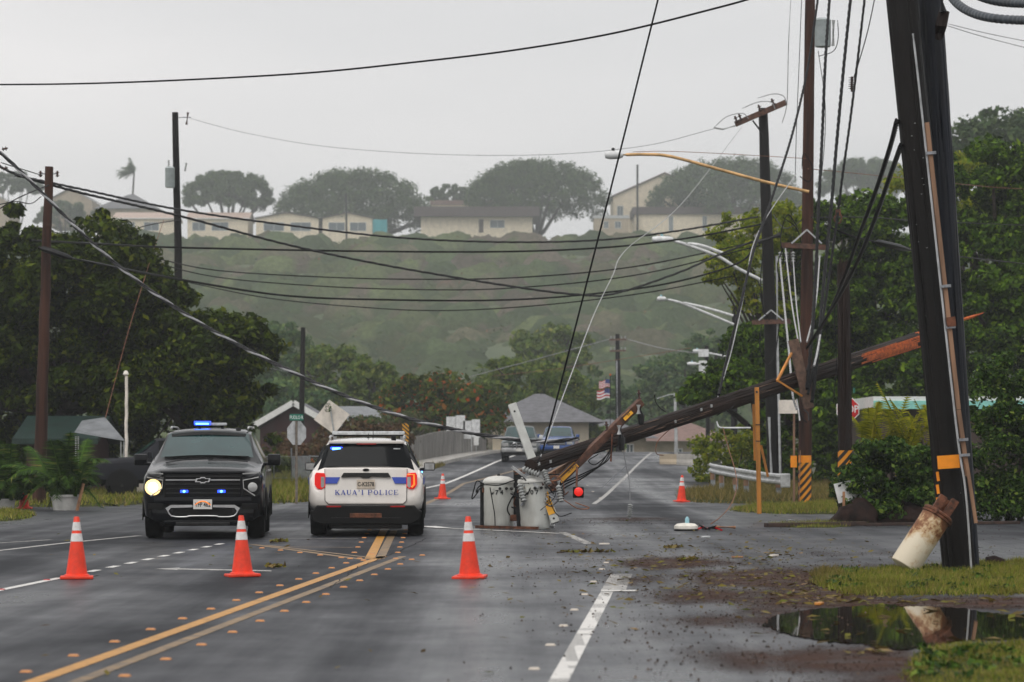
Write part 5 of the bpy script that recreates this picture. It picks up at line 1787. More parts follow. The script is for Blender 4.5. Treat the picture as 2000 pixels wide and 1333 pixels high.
# brown pole on the right with the stripes
A5, B5 = GY(1571, 76), P(1584, -150, 76)
p5 = upole('utility_pole', 'tall brown wooden pole with black and orange striped sheet at its foot', A5, B5, 27, 18, 'wood_brown', 5, cracks=.008)
q = at_h(A5, B5, 945)
sheath(p5, 'stripe_sheet', (q.x, q.y), .190, P(0, 986, 76).z, P(0, 904, 76).z, 'stripes_pole', R(62))
sheath(p5, 'tag_plate', (q.x, q.y - .004), .192, P(0, 904, 76).z, P(0, 890, 76).z, 'sign_orange', R(62))
q = at_h(A5, B5, 482)
part(p5, 'crossarm', MB().bar(P(1525, 479, 75.6), P(1612, 484, 75.6), .12, .14), 'wood_arm', bevel=.01, world=True)
for px in (1546, 1605):
    part(p5, 'brace', MB().bar(P(1576, 449, 75.58), P(px, 476, 75.52), .04, .04), 'galvanised', world=True)
for px in (1524, 1536, 1549):
    insulator(p5, P(px, 492, 75.6), (0, 0, -1), .28, .065)
part(p5, 'transformer', MB().lathe([(.20, 0), (.215, .05), (.215, .68), (.225, .70), (.16, .76)], P(1607, 92, 75.6), (0, 0, 1), 16), 'tank_pale', smooth=40, world=True)
part(p5, 'fuse_cutout', MB().tube([P(1628, 40, 75.5), P(1627, 90, 75.5)], .045, 7), 'porcelain', world=True)
part(p5, 'jumper_wire', MB().tube(spline([P(1636, 40, 75.5), P(1637, 75, 75.5), P(1628, 100, 75.6), P(1600, 110, 75.7)], 5), .012, 5), 'cable_black', world=True)
part(p5, 'cable_loops', MB().tube(spline([P(1560, 448, 75.7), P(1540, 420, 75.6), P(1528, 445, 75.6), P(1526, 480, 75.5), P(1545, 520, 75.5), P(1566, 500, 75.6), P(1558, 450, 75.6), P(1530, 425, 75.6)], 6), .014, 5), 'cable_black', world=True)
part(p5, 'cable_loops', MB().tube(spline([P(1566, 330, 75.7), P(1570, 300, 75.6), P(1588, 330, 75.6), P(1580, 355, 75.5), P(1562, 345, 75.5)], 6), .014, 5), 'cable_black', world=True)
part(p5, 'ground_rod_strip', MB().bar(P(1561, 984, 75.8), P(1563, 880, 75.8), .03, .02), 'wood_moulding', world=True)
# dark pole with tilted crossarm
A6, B6 = GY(1515, 97), P(1490, 212, 97)
p6 = upole('utility_pole', 'dark pole with tilted top crossarm and red lower crossarm behind the guardrail', A6, B6, 31, 18, 'wood_black', 6)
part(p6, 'top_crossarm', MB().bar(P(1436, 243, 96.7), P(1536, 200, 96.7), .17, .19), 'wood_arm', bevel=.015, world=True)
part(p6, 'brace', MB().bar(P(1470, 236, 96.6), P(1490, 262, 96.6), .05, .05), 'wood_far', world=True)
for px, py in ((1440, 240), (1448, 236), (1486, 218), (1512, 206)):
    insulator(p6, P(px, py, 96.6), (-.35, 0, .9), .24, .08, 'porcelain_brown', ribs=2)
part(p6, 'hanging_insulator', MB().tube([P(1436, 246, 96.6), P(1412, 253, 96.4), P(1394, 250, 96.3)], .03, 6), 'porcelain', world=True)
part(p6, 'jumper_wire', MB().tube(spline([P(1396, 248, 96.3), P(1420, 228, 96.4), P(1450, 222, 96.5), P(1462, 232, 96.6)], 5), .016, 5), 'cable_grey', world=True)
part(p6, 'jumper_wire', MB().tube(spline([P(1450, 212, 96.4), P(1480, 200, 96.5), P(1506, 200, 96.5), P(1514, 214, 96.5)], 5), .016, 5), 'cable_grey', world=True)
part(p6, 'jumper_wire', MB().tube(spline([P(1480, 192, 96.4), P(1510, 184, 96.5), P(1530, 188, 96.5), P(1536, 202, 96.5)], 5), .016, 5), 'cable_grey', world=True)
part(p6, 'lower_crossarm', MB().bar(P(1469, 630, 96.6), P(1544, 628, 96.6), .14, .16), 'wood_arm', world=True, label='red brown lower crossarm')
for px in (1482, 1530):
    part(p6, 'brace', MB().bar(P(1506, 606, 96.6), P(px, 626, 96.5), .05, .04), 'galvanised', world=True)
part(p6, 'splice_case', MB().tube([P(1480, 474, 96.4), P(1524, 459, 96.4)], .10, 8), 'rubber_black', world=True)
part(p6, 'conduit', MB().tube([P(1517, 500, 96.7), P(1519, 700, 96.7), P(1524, 930, 96.7)], .045, 6), 'conduit', world=True)
part(p6, 'conduit', MB().tube([P(1502, 815, 96.6), P(1507, 935, 96.6)], .05, 6), 'conduit', world=True)
# striped stump in front of the fallen pole
A7, B7 = GY(1652, 62.0), P(1647, 516, 62.0)
p7 = upole('pole_stump', 'dark broken off pole with wide black and orange stripes, rising out of the bush', A7, B7, 29, 24, 'wood_dark', 7, cracks=.012)
q = at_h(A7, B7, 915)
sheath(p7, 'stripe_sheet', (q.x, q.y), .187, P(0, 962, 62).z, P(0, 880, 62).z, 'stripes_pole', R(68))
mb = MB()
rg = random.Random(3)
for k in range(14):
    an = k * .45
    c0 = B7 + Vector((math.cos(an) * .09, math.sin(an) * .09, -.05))
    mb.add([c0 + Vector((-.03, 0, 0)), c0 + Vector((.03, 0, 0)), c0 + Vector((0, .03, 0)), c0 + Vector((rg.uniform(-.03, .03), 0, rg.uniform(.08, .26)))], [(0, 1, 3), (1, 2, 3), (2, 0, 3)])
part(p7, 'splintered_top', mb, 'wood_dark', world=True)
# the two black poles in the right foreground
A8, B8 = G(1874, 1117), P(1750, -110, 35.9)
p8 = upole('utility_pole', 'thick black leaning pole at the right with orange plate and rusty can at its foot', A8, B8, 64, 60, 'wood_black', 8, cracks=.010)
A9, B9 = G(1886, 1112), P(1807, -110, 36.5)
p9 = upole('utility_pole', 'second blue black pole standing just behind the thick leaning one', A9, B9, 56, 52, 'wood_blue', 9, cracks=.007)
yf = 35.35
part(p9, 'moulding', MB().bar(P(1810, 240, yf), P(1872, 800, yf), .075, .05).bar(P(1872, 801, yf), P(1890, 930, yf), .075, .05), 'wood_moulding', world=True)
part(p9, 'moulding', MB().bar(P(1888, 905, yf - .04), P(1906, 1022, yf - .04), .06, .04), 'wood_moulding', world=True)
part(p9, 'ground_conduit', MB().tube(spline([P(1783, 66, yf), P(1794, 160, yf), P(1806, 270, yf - .02), P(1866, 820, yf - .03), P(1886, 960, yf - .03), P(1897, 1112, yf)], 5), .014, 6), 'conduit', world=True)
for py in (300, 560, 640, 860, 890):
    t = (py - 240) / 660
    q = P(1812 + 74 * t, py, yf - .05)
    part(p9, 'strap', MB().bar(q + Vector((-.07, 0, .0)), q + Vector((.06, 0, .01)), .03, .035), 'steel', world=True)
part(p9, 'pole_bracket', MB().bar(P(1849, 630, yf - .06), P(1866, 628, yf - .06), .05, .12), 'rust', world=True)
part(p9, 'end_bell', MB().tube([P(1834, 76, 36.1), P(1838, 50, 36.0), P(1844, 22, 36.0)], [.05, .075, .07], 9), 'wood_dark', world=True)
part(p9, 'end_bell', MB().tube([P(1842, 24, 35.9), P(1838, -20, 35.9)], [.05, .06], 8), 'rubber_black', world=True)
part(p8, 'tag_plate', MB().bar(P(1831, 904, 35.42), P(1874, 901, 35.40), .01, .165), 'sign_orange', world=True, label='blank orange plate')
for k in range(4):
    part(p8, 'stripe_tape', MB().bar(P(1830.5, 922 + 25 * k, 35.56), P(1833, 940 + 25 * k, 35.56), .012, .035, up=(1, 0, 0)), 'sign_orange', world=True)
for k in range(26):
    py = random.Random(k).uniform(150, 1050)
    q = at_h(A8, B8, py)
    dx = random.Random(k + 50).uniform(-.13, .1)
    part(p8, 'staple', MB().box((q.x + dx, q.y - math.sqrt(.19 ** 2 - dx * dx) - .004, q.z), (.018, .012, .006)), 'galvanised', world=True)
# far poles on the right
a, b = GY(1434, 132), P(1435, 597, 132)
p10 = upole('utility_pole', 'dark pole carrying the white street lamp beyond the guardrail', a, b, 14, 10, 'wood_far', 10)
for py in (655, 676):
    part(p10, 'crossarm', MB().bar(P(1415, py, 131.8), P(1455, py - 2, 131.8), .12, .12), 'wood_far', world=True)
a, b = GY(1209, 196), P(1206, 653, 196)
p11 = upole('utility_pole', 'hazy pole with two short crossarms beside the flags', a, b, 13, 8, 'wood_far', 11)
for py, l in ((664, 17), (686, 16)):
    part(p11, 'crossarm', MB().bar(P(1207 - l, py, 195.7), P(1207 + l, py - 1, 195.7), .13, .13), 'wood_arm_grey', world=True)
    for dx in (-14, -7, 7, 14):
        insulator(p11, P(1207 + dx, py - 1, 195.7), (0, 0, 1), .22, .10, ribs=2)
part(p11, 'conduit', MB().tube([P(1204.5, 705, 195.6), P(1206, 870, 195.6)], .05, 5), 'conduit', world=True)
a, b = GY(1321, 150), P(1318, 768, 150)
p12 = upole('street_pole', 'slim grey metal street pole beyond the guardrail', a, b, 7.5, 5, 'galvanised', 12, cat='pole')
part(p12, 'arm', MB().tube(spline([P(1318, 770, 150), P(1305, 772, 150), P(1283, 779, 150)], 4), .03, 5), 'galvanised', world=True)
a, b = GY(1383, 172), P(1380, 676, 172)
p13 = upole('utility_pole', 'pole with white boxes and two small lamps behind the low spreading tree', a, b, 9, 7, 'wood_far', 13)
part(p13, 'equipment_box', MB().box(P(1374, 690, 171.6), (.6, .4, .45)), 'steel_white', world=True)
part(p13, 'equipment_box', MB().box(P(1374, 718, 171.6), (.55, .4, .8)), 'steel_white', world=True)
a, b = GY(1245, 752), P(1245, 322, 752)
upole('utility_pole', 'thin pole on the ridge before the gabled house', a, b, 4, 4, 'wood_far', 14)
a, b = GY(677, 740), P(676, 378, 740)
upole('utility_pole', 'thin pole on the ridge before the two alike cream houses', a, b, 4, 4, 'wood_far', 15)
a, b = GY(-24, 70), P(-16, 270, 70)
p14 = upole('utility_pole', 'brown pole just outside the left edge whose insulators show', a, b, 26, 18, 'wood_brown', 16)
for py in (292, 330):
    insulator(p14, P(4, py, 69.7), (1, 0, .2), .14, .06, 'porcelain_brown', ribs=2)
a, b = GY(247, 86), P(247, 735, 86)
up = upole('lamp_post', 'cream painted post with small lamp before the dark left trees', a, b, 7, 6, 'sign_cream', 17, cat='post')
part(up, 'lamp_head', MB().lathe([(.03, 0), (.09, .05), (.06, .14), (.02, .17)], P(246, 735, 86), (0, 0, 1), 8), 'lamp_dome', smooth=50, world=True)


# ---------------------------------------------------------------- street lamps
def street_lamp(label, pole, head, arms, Y, armr, armm, headw, headm='steel_white', seed=0):
    root = thing('street_lamp', label, 'street lamp', P(*pole, Y))
    for pts in arms:
        part(root, 'arm', MB().tube(spline([P(x, y, Y) for x, y in pts], 5), armr, 8), armm, smooth=50, world=True)
    h = P(*head, Y)
    w = headw / F * Y
    hd = part(root, 'lamp_head', MB().lathe([(.02, -w * .5), (.09, -w * .47), (.12, -w * .2), (.11, w * .3), (.06, w * .5)], h, (1, 0, 0), 10), headm, smooth=50, world=True)
    part(hd, 'photocell', MB().lathe([(.045, 0), (.045, .07), (.02, .09)], h - Vector(hd.parent.location) + Vector((-.02, 0, .1)), (0, 0, 1), 8), 'rim_dark' if seed == 0 else 'cell_blue')
    return root


street_lamp('street lamp on a long orange arm reaching left from the brown pole', (1577, 373), (1199, 303), [[(1215, 303), (1260, 302), (1310, 306), (1400, 330), (1500, 357), (1580, 375)]], 75.6, .042, 'lamp_arm', 36)
street_lamp('upper white twin arm street lamp beside the feathery tree', (1488, 545), (1294, 468), [[(1312, 470), (1340, 478), (1400, 500), (1440, 524), (1488, 548)], [(1338, 476), (1370, 480), (1412, 495)]], 96.6, .055, 'steel_white', 42, seed=1)
street_lamp('lower white twin arm street lamp over the far road', (1433, 632), (1292, 584), [[(1300, 585), (1330, 592), (1380, 612), (1433, 634)], [(1326, 590), (1380, 602), (1432, 617)]], 131.8, .06, 'steel_white', 18, seed=1)
street_lamp('small white lamp head, the upper of two above the low spreading tree', (1380, 690), (1362, 686), [[(1366, 686), (1400, 693), (1420, 697)]], 171.5, .05, 'steel_white', 18, seed=1)
street_lamp('small white lamp head, the lower of two above the low spreading tree', (1378, 712), (1352, 711), [[(1356, 711), (1366, 711), (1376, 712)]], 171.4, .05, 'steel_white', 20, seed=1)

# ---------------------------------------------------------------- the fallen pole
FA, FB = P(1036, 912, 53.5), P(1795, 664, 66.0)
fp = thing('fallen_pole', 'snapped dark wooden power pole lying aslant over the road, its broken end bright orange', 'utility pole', FA)
fd = (FB - FA).normalized()
shaft(fp, FA, FB, .140, .188, 'wood_fallen', seed=20, cracks=.016)
FL = (FB - FA).length


def fpt(px, off=0.0, up=0.0):
    """a point on the fallen pole under photo column px; off towards the camera, up across the grain"""
    for i in range(801):
        p = FA.lerp(FB, i / 800)
        if CX + F * p.x / p.y >= px:
            break
    side = fd.cross(Vector((0, 0, 1))).normalized()
    u = side.cross(fd).normalized()
    return p + side * off + u * up


# bright split face and splinters at the broken end
rg = random.Random(12)
mb = MB()
for k in range(46):
    t0 = rg.uniform(.0, .72)
    x0 = 1668 + 128 * t0
    h = rg.uniform(-.12, .13)
    p = fpt(x0, .190 - abs(h) * .45, h)
    q = fpt(min(x0 + rg.uniform(25, 75), 1800), .200 - abs(h) * .45, h + rg.uniform(-.03, .03)) + fd * rg.uniform(0, .25)
    w = rg.uniform(.018, .05)
    mb.bar(p, q, .02, w)
part(fp, 'split_face', mb, 'wood_split', world=True, label='bright orange split wood')
for k in range(16):
    an = rg.uniform(0, 6.28)
    side = fd.cross(Vector((0, 0, 1))).normalized()
    u = side.cross(fd).normalized()
    e = FB + side * math.cos(an) * rg.uniform(.04, .16) + u * math.sin(an) * rg.uniform(.04, .16) - fd * .25
    tip = e + fd * rg.uniform(.4, 1.0) + u * rg.uniform(-.06, .1)
    part(fp, 'splinter', MB().tube([e, e.lerp(tip, .6), tip], [rg.uniform(.025, .05), .025, .004], 5), 'wood_split', world=True)
part(fp, 'splinter', MB().tube([FB + Vector((-.1, -.1, .12)), P(1868, 628, 66), P(1902, 618, 66.2), P(1922, 611, 66.3)], [.05, .045, .04, .006], 6), 'wood_split', world=True, label='long thin splinter at the broken end')
for px, up in ((1040, .06), (1062, .02), (1356, .1), (1376, .11), (1305, .0)):
    q = fpt(px, .146 + .05 * (px - 1036) / 760, up * .7)
    part(fp, 'bolt_plate', MB().bar(q - fd * .03, q + fd * .03, .02, .055), 'galvanised', world=True)
part(fp, 'end_cap', MB().lathe([(.13, 0), (.115, .006)], FA, -fd, 14), 'wood_dark', world=True)
# bark ridges, cracks along the timber
for k in range(60):
    px = rg.uniform(1050, 1660)
    an = rg.uniform(-1.2, 1.2)
    r_ = .140 + .048 * (px - 1036) / 760
    p = fpt(px, math.cos(an) * r_, math.sin(an) * r_)
    q = p + fd * rg.uniform(.3, 1.1)
    part(fp, 'bark_ridge', MB().tube([p - fd * .1, p.lerp(q, .5), q], [.004, rg.uniform(.008, .016), .004], 4), 'wood_fallen' if k % 3 else 'wood_arm_grey', world=True)


def sticker(parent, a, b, t0, t1, w, front, txt, size):
    """yellow warning sticker along a beam"""
    p, q = a.lerp(b, t0), a.lerp(b, t1)
    d = (q - p).normalized()
    o = part(parent, 'sticker', MB().bar(p + front, q + front, .006, w, up=d.cross(Vector((0, 1, 0)))), 'sticker_yellow', world=True)
    ang = math.atan2(d.z, d.x)
    c = (p + q) / 2 + front + Vector((0, -.005, 0))
    off = Vector((0, 0, 0))
    r_ = parent
    while r_ is not None:
        off += Vector(r_.location)
        r_ = r_.parent
    text(o, 'sticker_lettering', txt, size, c - off, (R(90), -ang, 0), 'black_ink', .0008, .001)
    return o


a, b = P(1000, 790, 54.05), P(1085, 1022, 53.52)
ar = part(fp, 'grey_crossarm', MB().bar(a, b, .13, .16, up=(1, 0, 0)), 'arm_grey', bevel=.01, world=True, label='pale grey crossarm')
sticker(ar, a, b, .745, .925, .135, Vector((0, -.075, 0)), 'HIGH VOLTAGE', .066)
for t in (.06, .96):
    part(ar, 'bolt_hole', MB().lathe([(.02, 0), (.02, .01)], a.lerp(b, t) + Vector((0, -.066, 0)) - Vector(fp.location), (0, -1, 0), 8), 'black_ink')
a, b = P(1076, 955, 54.35), P(1252, 785, 55.35)
br_ = part(fp, 'brown_crossarm', MB().bar(a, b, .14, .15), 'wood_arm', bevel=.012, world=True, label='dark brown wooden crossarm')
sticker(br_, a, b, .09, .28, .125, Vector((0, -.082, 0)), 'HIGH VOLTAGE', .062)
sticker(br_, a, b, .80, .89, .11, Vector((0, -.082, 0)), '183', .075)
for t, s in ((.62, 1), (.985, 1)):
    q = a.lerp(b, t)
    insulator(fp, q + Vector((0, 0, .05)), (-.1, 0, 1), .20, .05, 'porcelain_brown', ribs=2)
for px, y0, y1, Y in ((1210, 835, 880, 54.9), (1248, 795, 830, 55.2), (1092, 942, 978, 54.1)):
    c = part(fp, 'fuse_cutout', MB().tube([P(px, y0, Y), P(px + 4, (y0 + y1) / 2, Y), P(px + 4, y1, Y)], [.045, .075, .05], 9), 'rubber_black', smooth=50, world=True)
    part(c, 'cutout_cap', MB().tube([P(px - 1, y0 - 4, Y - .1), P(px - 1, y0 + 14, Y - .1)], .045, 8).shift(-Vector(fp.location)), 'galvanised')
# ribbed bushings by the transformers
for p_, ax, h in (((1020, 915), (.9, -.2, -.35), .34), ((1062, 918), (.3, -.4, -.9), .30), ((1014, 945), (.25, -.3, -.9), .36), ((1090, 948), (.2, -.2, -1), .32)):
    insulator(fp, P(*p_, 53.45), ax, h, .062, 'porcelain', 'bushing', 6)
# hanging arms
o = part(fp, 'hanging_arm', MB().bar(P(1478, 757, 59.5), P(1483, 1004, 59.5), .09, .09, up=(0, 1, 0)), 'wood_rod', bevel=.01, world=True, label='long orange wooden arm hanging from the pole')
part(o, 'bolt', MB().lathe([(.025, 0), (.025, .015)], P(1478, 766, 59.45) - Vector(fp.location), (0, -1, 0), 8), 'black_ink')
for py in (830, 862):
    part(o, 'band', MB().box(P(1479 + (py - 757) * .02, py, 59.5) - Vector(fp.location), (.11, .11, .02)), 'black_ink')
part(fp, 'hanging_arm', MB().bar(P(1472, 790, 59.7), P(1475, 900, 59.7), .06, .05, up=(0, 1, 0)), 'wood_rod', world=True)
part(fp, 'hanging_arm', MB().bar(P(1486, 870, 59.8), P(1500, 932, 59.8), .05, .05, up=(0, 1, 0)), 'wood_rod', world=True)
bd = part(fp, 'upright_board', MB().bar(P(1549, 664, 61.2), P(1580, 798, 61.2), .13, .22, up=(1, 0, 0)), 'wood_arm_grey', bevel=.012, world=True, label='weathered crossarm standing on the pole')
for e in ((1546, 690), (1566, 774)):
    part(fp, 'brace', MB().bar(P(1518, 744, 60.6), P(*e, 61.0), .05, .04), 'wood_rod', world=True)
part(fp, 'pipe_stub', MB().tube(spline([P(1400, 824, 58.6), P(1404, 834, 58.5), P(1416, 836, 58.5), P(1466, 836, 58.6)], 4), .018, 6), 'steel_white', world=True)
part(fp, 'drop_rod', MB().tube([P(1196, 848, 54.9), P(1193, 902, 54.9)], .022, 6), 'rust', world=True)
# square warning lamp on its rod
wlm = part(fp, 'warning_lamp', MB().box(P(1129.5, 962, 54.0), (.21, .05, .21)), 'plastic_black', bevel=.02, world=True, label='black square lamp with red light')
part(wlm, 'red_lens', MB().lathe([(.085, 0), (.085, .015), (.06, .03)], P(1130, 961, 53.97) - Vector(fp.location), (0, -1, 0), 18), 'red_light', smooth=50)
part(wlm, 'lamp_rod', MB().tube([P(1127, 912, 54.3) - Vector(fp.location), P(1126, 955, 54.0) - Vector(fp.location)], .02, 6), 'rust')

# ---------------------------------------------------------------- transformers on the road
def transformer(label, base, r, h, num, seed, tilt=0.0, dent=False):
    root = thing('pole_transformer', label, 'transformer', base)
    root.rotation_euler = (0, tilt, 0)
    rgx = random.Random(seed)
    def wob(a, z):
        q = 1.0
        if dent and z < .35 * h:
            q -= .14 * math.exp(-((a - 4.9) % 6.283 - 0) ** 2 * 1.5) * (1 - z / (.35 * h)) + .05 * math.sin(a * 5 + z * 20) * (1 - z / (.35 * h))
        return q
    prof = [(r * .90, 0), (r * .97, .03), (r * .985, .1), (r * .99, .2), (r * .99, .28)] + [(r, h * t) for t in (.35, .5, .65, .8, .92)] + [(r * 1.0, h)]
    part(root, 'tank', MB().lathe(prof, (0, 0, .0), (0, 0, 1), 28, wob), 'tank_grey', smooth=45)
    lid = part(root, 'lid', MB().lathe([(r * 1.06, h + .002), (r * 1.07, h + .03), (r * 1.0, h + .07), (r * .7, h + .115), (r * .2, h + .135)], (0, 0, 0), (0, 0, 1), 26), 'tank_lid', smooth=40)
    part(lid, 'vent', MB().lathe([(.03, 0), (.03, .04), (.015, .05)], (0, 0, h + .125), (0, 0, 1), 8), 'rim_dark')
    for k, an in enumerate((3.3, -.3, 4.3)):
        part(root, 'lug', MB().box((math.cos(an) * r * 1.03, math.sin(an) * r * 1.03, h * .84), (.05, .05, .09)), 'rust' if k == 0 else 'tank_grey', bevel=.01)
    part(root, 'hanger', MB().box((-r * 1.12, .05, h * .52), (.07, .07, h * .96)), 'rubber_black')
    for k in range(3):
        an = math.pi * 1.5 + (k - 1) * .42
        part(root, 'side_bushing', MB().lathe([(.022, 0), (.03, .03), (.02, .06)], (math.cos(an + .5) * r, math.sin(an + .5) * r, h * .88), (math.cos(an + .5), math.sin(an + .5), 0), 8), 'rim_dark')
    for k, chh in enumerate(num):
        an = math.pi * 1.5 + (k - (len(num) - 1) / 2) * .33 - .12
        text(root, 'tank_number', chh, .115, (math.cos(an) * (r + .004), math.sin(an) * (r + .004), h * .79), (R(90), 0, an + math.pi / 2), 'black_ink', .001, .004)
    return root


transformer('grey cylindrical transformer numbered 674 standing upright on the road', G(974, 1031.5), .285, .86, '674', 1)
transformer('dented grey transformer numbered 807 leaning behind the pale crossarm', G(1046, 1033.5), .28, .88, '807', 2, R(-3), True)
cb = thing('cable_junk', 'tangle of broken bracket and dark cable between the two transformers', 'bracket', G(1010, 1030))
part(cb, 'bracket_plate', MB().box(P(1011, 965, 54.5), (.16, .12, .9)), 'rubber_black', world=True)
part(cb, 'bracket_foot', MB().box(P(1012, 1012, 54.2), (.3, .12, .12)), 'rust', bevel=.02, world=True)
part(cb, 'stub', MB().lathe([(.05, 0), (.05, .2), (.035, .21)], G(1062, 1031) + Vector((0, -.35, .06)), (1, -.25, .0), 12), 'steel_white', smooth=40, world=True)
part(cb, 'rail', MB().bar(G(930, 1032) + Vector((0, 0, .03)), G(1050, 1035) + Vector((0, 0, .03)), .06, .05), 'rust', world=True)
rj = random.Random(77)
for k in range(16):
    a0 = P(rj.uniform(1002, 1100), rj.uniform(905, 985), rj.uniform(53.4, 54.0))
    pts = [a0]
    for j in range(4):
        pts.append(pts[-1] + Vector((rj.uniform(-.28, .28), rj.uniform(-.08, .05), rj.uniform(-.30, .12))))
    pts = [Vector((q.x, min(max(q.y, 53.3), 53.75), max(q.z, .03))) for q in pts]
    part(cb, 'loose_strand', MB().tube(spline(pts, 5), rj.choice((.007, .010, .014)), 5), rj.choice(('cable_black', 'cable_black', 'steel', 'copper')), world=True)
for k in range(9):
    q = P(rj.uniform(1010, 1105), rj.uniform(915, 985), 53.5)
    part(cb, 'hardware', MB().box(q, (rj.uniform(.03, .10), .05, rj.uniform(.03, .12)), Matrix.Rotation(rj.uniform(-1, 1), 3, 'Y')), rj.choice(('rust', 'galvanised', 'steel', 'porcelain_brown')), bevel=.006, world=True)
part(cb, 'broken_brace', MB().bar(P(1000, 912, 53.6), P(1052, 952, 53.4), .03, .05), 'galvanised', world=True)
part(cb, 'pale_beam', MB().bar(P(1068, 932, 54.6), P(1135, 893, 55.0), .10, .10), 'wood_moulding', world=True)
# rusty white can leaning on the pole
can = thing('rusty_can', 'rust streaked cream cylindrical can tipped against the foot of the leaning black pole', 'transformer', P(1766, 1121, 35.0))
can.location.z = .10
can.rotation_euler = (R(-6), R(34), 0)
part(can, 'tank', MB().lathe([(.165, -.01), (.178, .0), (.182, .03), (.184, .40), (.184, .72)], (0, 0, 0), (0, 0, 1), 28), 'can_rusty', smooth=40)
ring = part(can, 'clamp_ring', MB().lathe([(.186, .715), (.202, .725), (.202, .745), (.19, .75), (.20, .765), (.20, .785), (.18, .80)], (0, 0, 0), (0, 0, 1), 26), 'rust', smooth=30)
for an in (0.3, 2.2, 4.4):
    part(ring, 'bolt', MB().lathe([(.02, 0), (.02, .05)], (math.cos(an) * .205, math.sin(an) * .205, .73), (0, 0, 1), 6), 'rust')
for x, y, s in ((-.07, -.06, .19), (.08, -.04, .23), (0, .09, .2)):
    part(can, 'bushing_stub', MB().box((x, y, .80 + s / 2), (.10, .09, s)), 'rust', bevel=.012)
# ---------------------------------------------------------------- wires
def wire(label, pts, r, m='cable_black', twist=0, name='power_line', cat='cable', group=None):
    path = spline([P(*p) for p in pts], 10)
    if not twist:
        return single(name, MB().tube(path, r * .85, 6), m, label, cat, group, smooth=60)
    path = resample(path, twist * .16)
    base = path[0].copy()
    root = thing(name, label, cat, base, 0, group)
    for k in range(3):
        h = helix(path, r * .55, twist, k * 2.094)
        part(root, 'strand', MB().tube(h, r * .55, 5), 'cable_grey' if (k == 0 and m == 'cable_alu' and r > .04) else m, smooth=60, world=True)
    return root


wire('lone cable sweeping across the top of the sky', [(-40, 166, 60), (150, 164, 58), (350, 157, 56), (600, 143, 54), (800, 123, 53), (1000, 99, 52), (1200, 65, 51), (1400, 16, 50), (1500, -12, 49)], .022)
wire('thick twisted cable falling from the upper left to the fallen pole', [(-10, 290, 62), (20, 316, 62), (80, 375, 61.5), (160, 456, 61), (250, 535, 60.5), (350, 606, 60), (440, 660, 59.5), (560, 722, 58.8), (680, 776, 58), (800, 818, 57.2), (900, 842, 56.5), (985, 856, 56), (1060, 863, 55.6), (1130, 858, 55.2)], .042, 'cable_alu', .9)
wire('thin straight black guy wire from the top of the picture to the fallen pole', [(1290, -20, 50), (1180, 420, 51.8), (1072, 838, 53.2), (1050, 905, 53.15)], .022)
wire('pale wire slanting down to the end of the fallen pole', [(1448, 250, 96), (1330, 400, 84), (1224, 487, 72), (1196, 540, 68), (1160, 615, 62), (1120, 720, 58), (1090, 800, 55), (1056, 892, 53.2)], .013, 'cable_pale')
wire('twisted cable sagging lowest from the left edge to the feathery tree', [(-20, 312, 72), (30, 340, 74), (150, 375, 78), (350, 422, 84), (560, 478, 88), (760, 520, 91), (1000, 560, 93), (1130, 576, 94), (1200, 574, 94.5), (1320, 535, 95), (1400, 500, 96), (1470, 472, 96.5)], .038, 'cable_alu', 1.6)
wire('twisted cable crossing just below the ridge houses', [(30, 343, 73.6), (150, 368, 78), (350, 410, 84), (560, 440, 88), (760, 463, 91), (960, 473, 93), (1160, 470, 94), (1320, 452, 95), (1480, 424, 96.6)], .034, 'cable_alu', 1.6)
wire('thick straight black cable across the middle of the hillside', [(60, 470, 74), (200, 477, 80), (350, 484, 86), (700, 491, 91), (980, 492, 93), (1180, 484, 94), (1340, 466, 95), (1500, 436, 96.6)], .040)
wire('black cable starting at the splice case on the brown left pole', [(140, 505, 73.6), (350, 546, 84), (560, 578, 89), (760, 586, 92), (960, 587, 94), (1120, 578, 95), (1300, 555, 96), (1440, 515, 96.4), (1478, 474, 96.4)], .040)
wire('upper of two thin cables meeting at the black pole', [(300, 504, 112), (420, 528, 108), (620, 541, 104), (820, 546, 101), (1020, 542, 99), (1240, 521, 98), (1480, 472, 96.8)], .030)
wire('lower of two thin cables meeting at the black pole', [(280, 508, 112), (420, 541, 108), (620, 559, 104), (820, 566, 101), (1000, 563, 99), (1240, 538, 98), (1485, 480, 96.8)], .028)
wire('lowest cable slung between the black pole and the dark pole', [(358, 550, 111.8), (520, 582, 108), (700, 600, 104), (860, 607, 102), (1040, 598, 100), (1250, 574, 98), (1430, 540, 97)], .026)
wire('faint thin wire high in the sky right of the black pole', [(372, 232, 112), (480, 260, 112), (640, 287, 110), (860, 302, 106), (1080, 302, 102), (1260, 285, 99), (1394, 252, 96.4)], .012, 'cable_grey')
wire('slack wire from the black pole down into the left trees', [(350, 430, 111.8), (290, 440, 105), (230, 458, 100), (150, 470, 97)], .026)
wire('wire slanting down through the left trees to the ground', [(320, 430, 100), (290, 520, 96), (250, 650, 92), (205, 820, 88)], .013, 'copper')
wire('steep slack wire at the left edge under the twisted cables', [(-20, 420, 70), (30, 390, 71), (70, 372, 72.5), (96, 362, 73.7)], .018)
wire('short wire from the left edge pole to the brown pole', [(2, 318, 69.8), (40, 330, 71), (82, 343, 73.7)], .015)
wire('hanging loop of wire between the two left poles', [(-10, 402, 70), (30, 394, 70.5), (60, 398, 71), (80, 385, 73.6)], .015)
wire('far wire above the green valley trees at the left', [(440, 700, 200), (560, 726, 208), (672, 742, 214.6), (860, 745, 205), (960, 725, 200), (1190, 663, 195.8)], .03, 'cable_grey')
